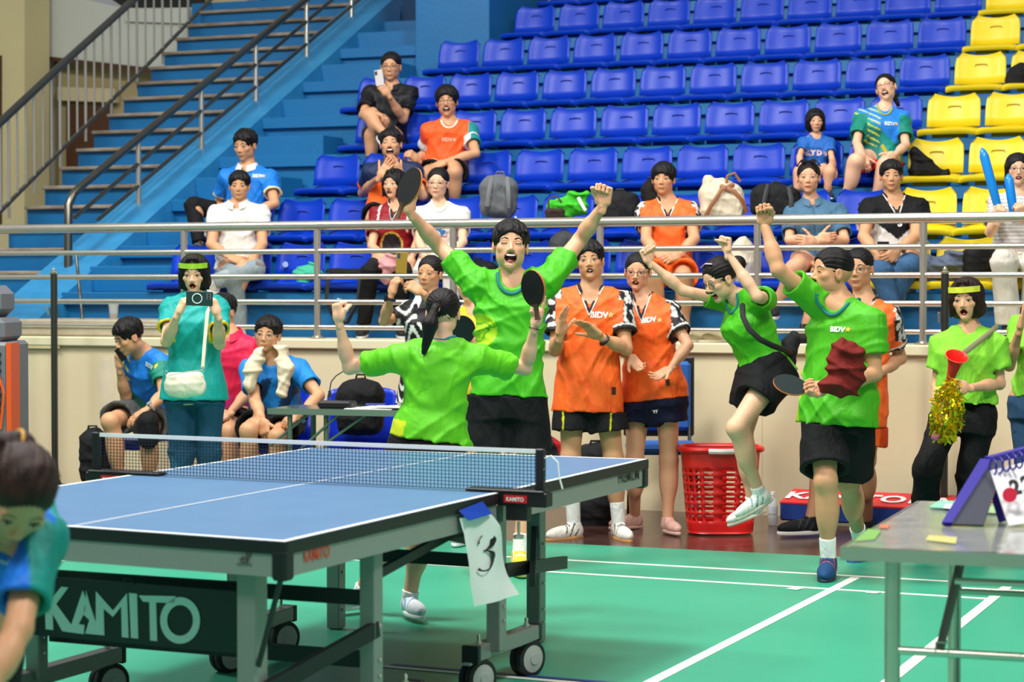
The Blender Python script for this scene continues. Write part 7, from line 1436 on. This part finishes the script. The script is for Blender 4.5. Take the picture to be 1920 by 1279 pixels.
# ---------------------------------------------------------------- air cooler, far left
ac_d = 11.9; cA_ = atD(-60, 700, ac_d); cA_[2] = 0; fn = lambda x, y, z: tuple(cA_+CR*x-CFH*y+ZU*z)
ac = empty('air_cooler', tuple(cA_), 'grey evaporative air cooler with orange trim at the far left edge', 'air cooler')
def zpx(y): return CAMZ+(541.5-y)*ac_d/FPX
xr = px2m(35+60, ac_d)
M_ac = mat('cooler_grey', '#6d7076', .5); M_acd = mat('cooler_dark', '#2c2e32', .5)
MB().box((-.35, -.3, .12), (xr-.01, .2, zpx(640)), fn, ch=.02).build('housing', M_ac, ac); MB().box((-.35, -.28, zpx(640)), (xr-.04, .18, zpx(595)), fn, ch=.03).build('top_cap', M_ac, ac)
MB().box((-.35, -.25, zpx(595)), (xr-.07, .16, zpx(535)), fn, ch=.05).build('head', M_ac, ac); MB().box((xr-.022, .0, .3), (xr+.006, .206, zpx(642)), fn).build('orange_trim', mat('trim_orange', '#e8561c', .4), ac)
for k in range(11):
    z = zpx(812-k*15); MB().box((xr-.30, .195, z-.010), (xr-.05, .225, z+.010), fn, ch=.004).build('louvre', M_acd, ac)
MB().box((-.1, .2, zpx(742)), (xr-.075, .232, zpx(718)), fn).build('orange_band', mat('trim_orange', '#e8561c', .4), ac)
MB().tube([fn(xr-.10, .23, zpx(655)), fn(xr-.03, .23, zpx(735)), fn(xr-.05, .23, zpx(800))], .008, 6).build('trim_line', mat('trim_orange', '#e8561c', .4), ac)
for x in (-.3, xr-.05): MB().lathe(fn(x, .1, 0), [(.03, 0), (.05, .02), (.05, .08), (.02, .12)], 14).build('castor', M_blk, ac)
# ---------------------------------------------------------------- prints on the jerseys
Mw = mat('print_white', '#f4f0ee', .5); My = mat('print_yellow', '#f0c830', .5); Mo = mat('print_amber', '#ffb060', .5)
def star(r): 
    V = [(0, 0, 0)]+[((r if k % 2 == 0 else r*.5)*math.sin(k*math.pi/5), (r if k % 2 == 0 else r*.5)*math.cos(k*math.pi/5), 0) for k in range(10)]; return np.array(V), [(0, 1+k, 1+(k+1) % 10) for k in range(10)]
def logo(key, px, py, size, m1=Mw, m2=My, dx=.062):
    p = PE[key]; t = p['shirt']; R_, U_ = p['LEFT'], p['UP']; R_ = R_ if np.dot(R_, CR) > 0 else -R_
    decal(t, 'BIDV', size, px, py, R_, U_, m1, .002); decal(t, '', .05, px+dx*FPX/np.dot(p['neck']-CC, CF), py, R_, U_, m2, name='chest_star', poly=star(size*.42))
logo('clap', 1123, 591, .048, Mw, Mo, .070); logo('lady', 1216, 600, .042, Mw, Mo, .066); logo('shout', 1570, 618, .036, Mw, My, .055); logo('s_orange', 838, 262, .04, mat('print_faint', '#ffb090', .6), mat('print_faint', '#ffb090', .6)); logo('s_blue', 483, 330, .035, mat('print_pale', '#cfe0f0', .6), My, .05)
logo('s_lean', 1668, 232, .035, mat('print_pale', '#cfe0f0', .6), My, .05); logo('call', 280, 686, .035, mat('print_pale', '#cfe0f0', .6), My, .045); logo('front', 8, 1043, .03, mat('print_pale', '#cfe0f0', .6), My, .045)
p = PE['clap']; decal(p['shirt'], '', .04, 1151, 733, p['LEFT'], p['UP'], mat('tag_dark', '#3a2410', .6), name='hem_tag', poly=(np.array([(-.012, -.022, 0), (.012, -.022, 0), (.012, .022, 0), (-.012, .022, 0)]), [(0, 1, 2, 3)]))
p = PE['lady']; decal(p['shirt'], '', .04, 1252, 717, p['LEFT'], p['UP'], mat('tag_dark', '#3a2410', .6), name='hem_tag', poly=(np.array([(-.012, -.018, 0), (.012, -.018, 0), (.012, .018, 0), (-.012, .018, 0)]), [(0, 1, 2, 3)]))
decal(PE['lady']['bottom'], 'YY', .022, 1229, 772, p['LEFT'], p['UP'], Mw, .002)
p = PE['s_vee']; decal(p['shirt'], 'S', .06, 1687, 419, p['LEFT'], p['UP'], Mw, .003)
p = PE['s_child']; decal(p['shirt'], 'C Y D T', .05, 1530, 287, p['LEFT'], p['UP'], mat('print_pinkish', '#e8c8cc', .6), .004)
p = PE['clap']; MB().tube([p['neck']+(p['LEFT']*math.sin(t)*.068+p['F']*math.cos(t)*.062)*1.0+p['UP']*(.03-.05*max(0, math.cos(t))) for t in np.linspace(-2, 2, 24)], .0028, 5).build('necklace', M_steel, p['root'], smooth=True)
# sling strap of the horn woman
p = PE['horn']; MB().tube([atD(1868, 613, 11.06), atD(1856, 624, 10.90), atD(1838, 638, 10.80), atD(1820, 652, 10.76), atD(1805, 664, 10.76)], .016, 8, flat=(_n(CFH), .3)).build('sling_strap', mat('sling_beige', '#8f8c64', .8), p['root'], smooth=True)
p = PE['call']; soft('knee_brace', None, None, 278, 806, 13.15, [('+', 'c', (0, .05, 0), (0, -.06, 0), .072, .066, .01)], '#121214', .01, fold=0, parent_=p['root'])
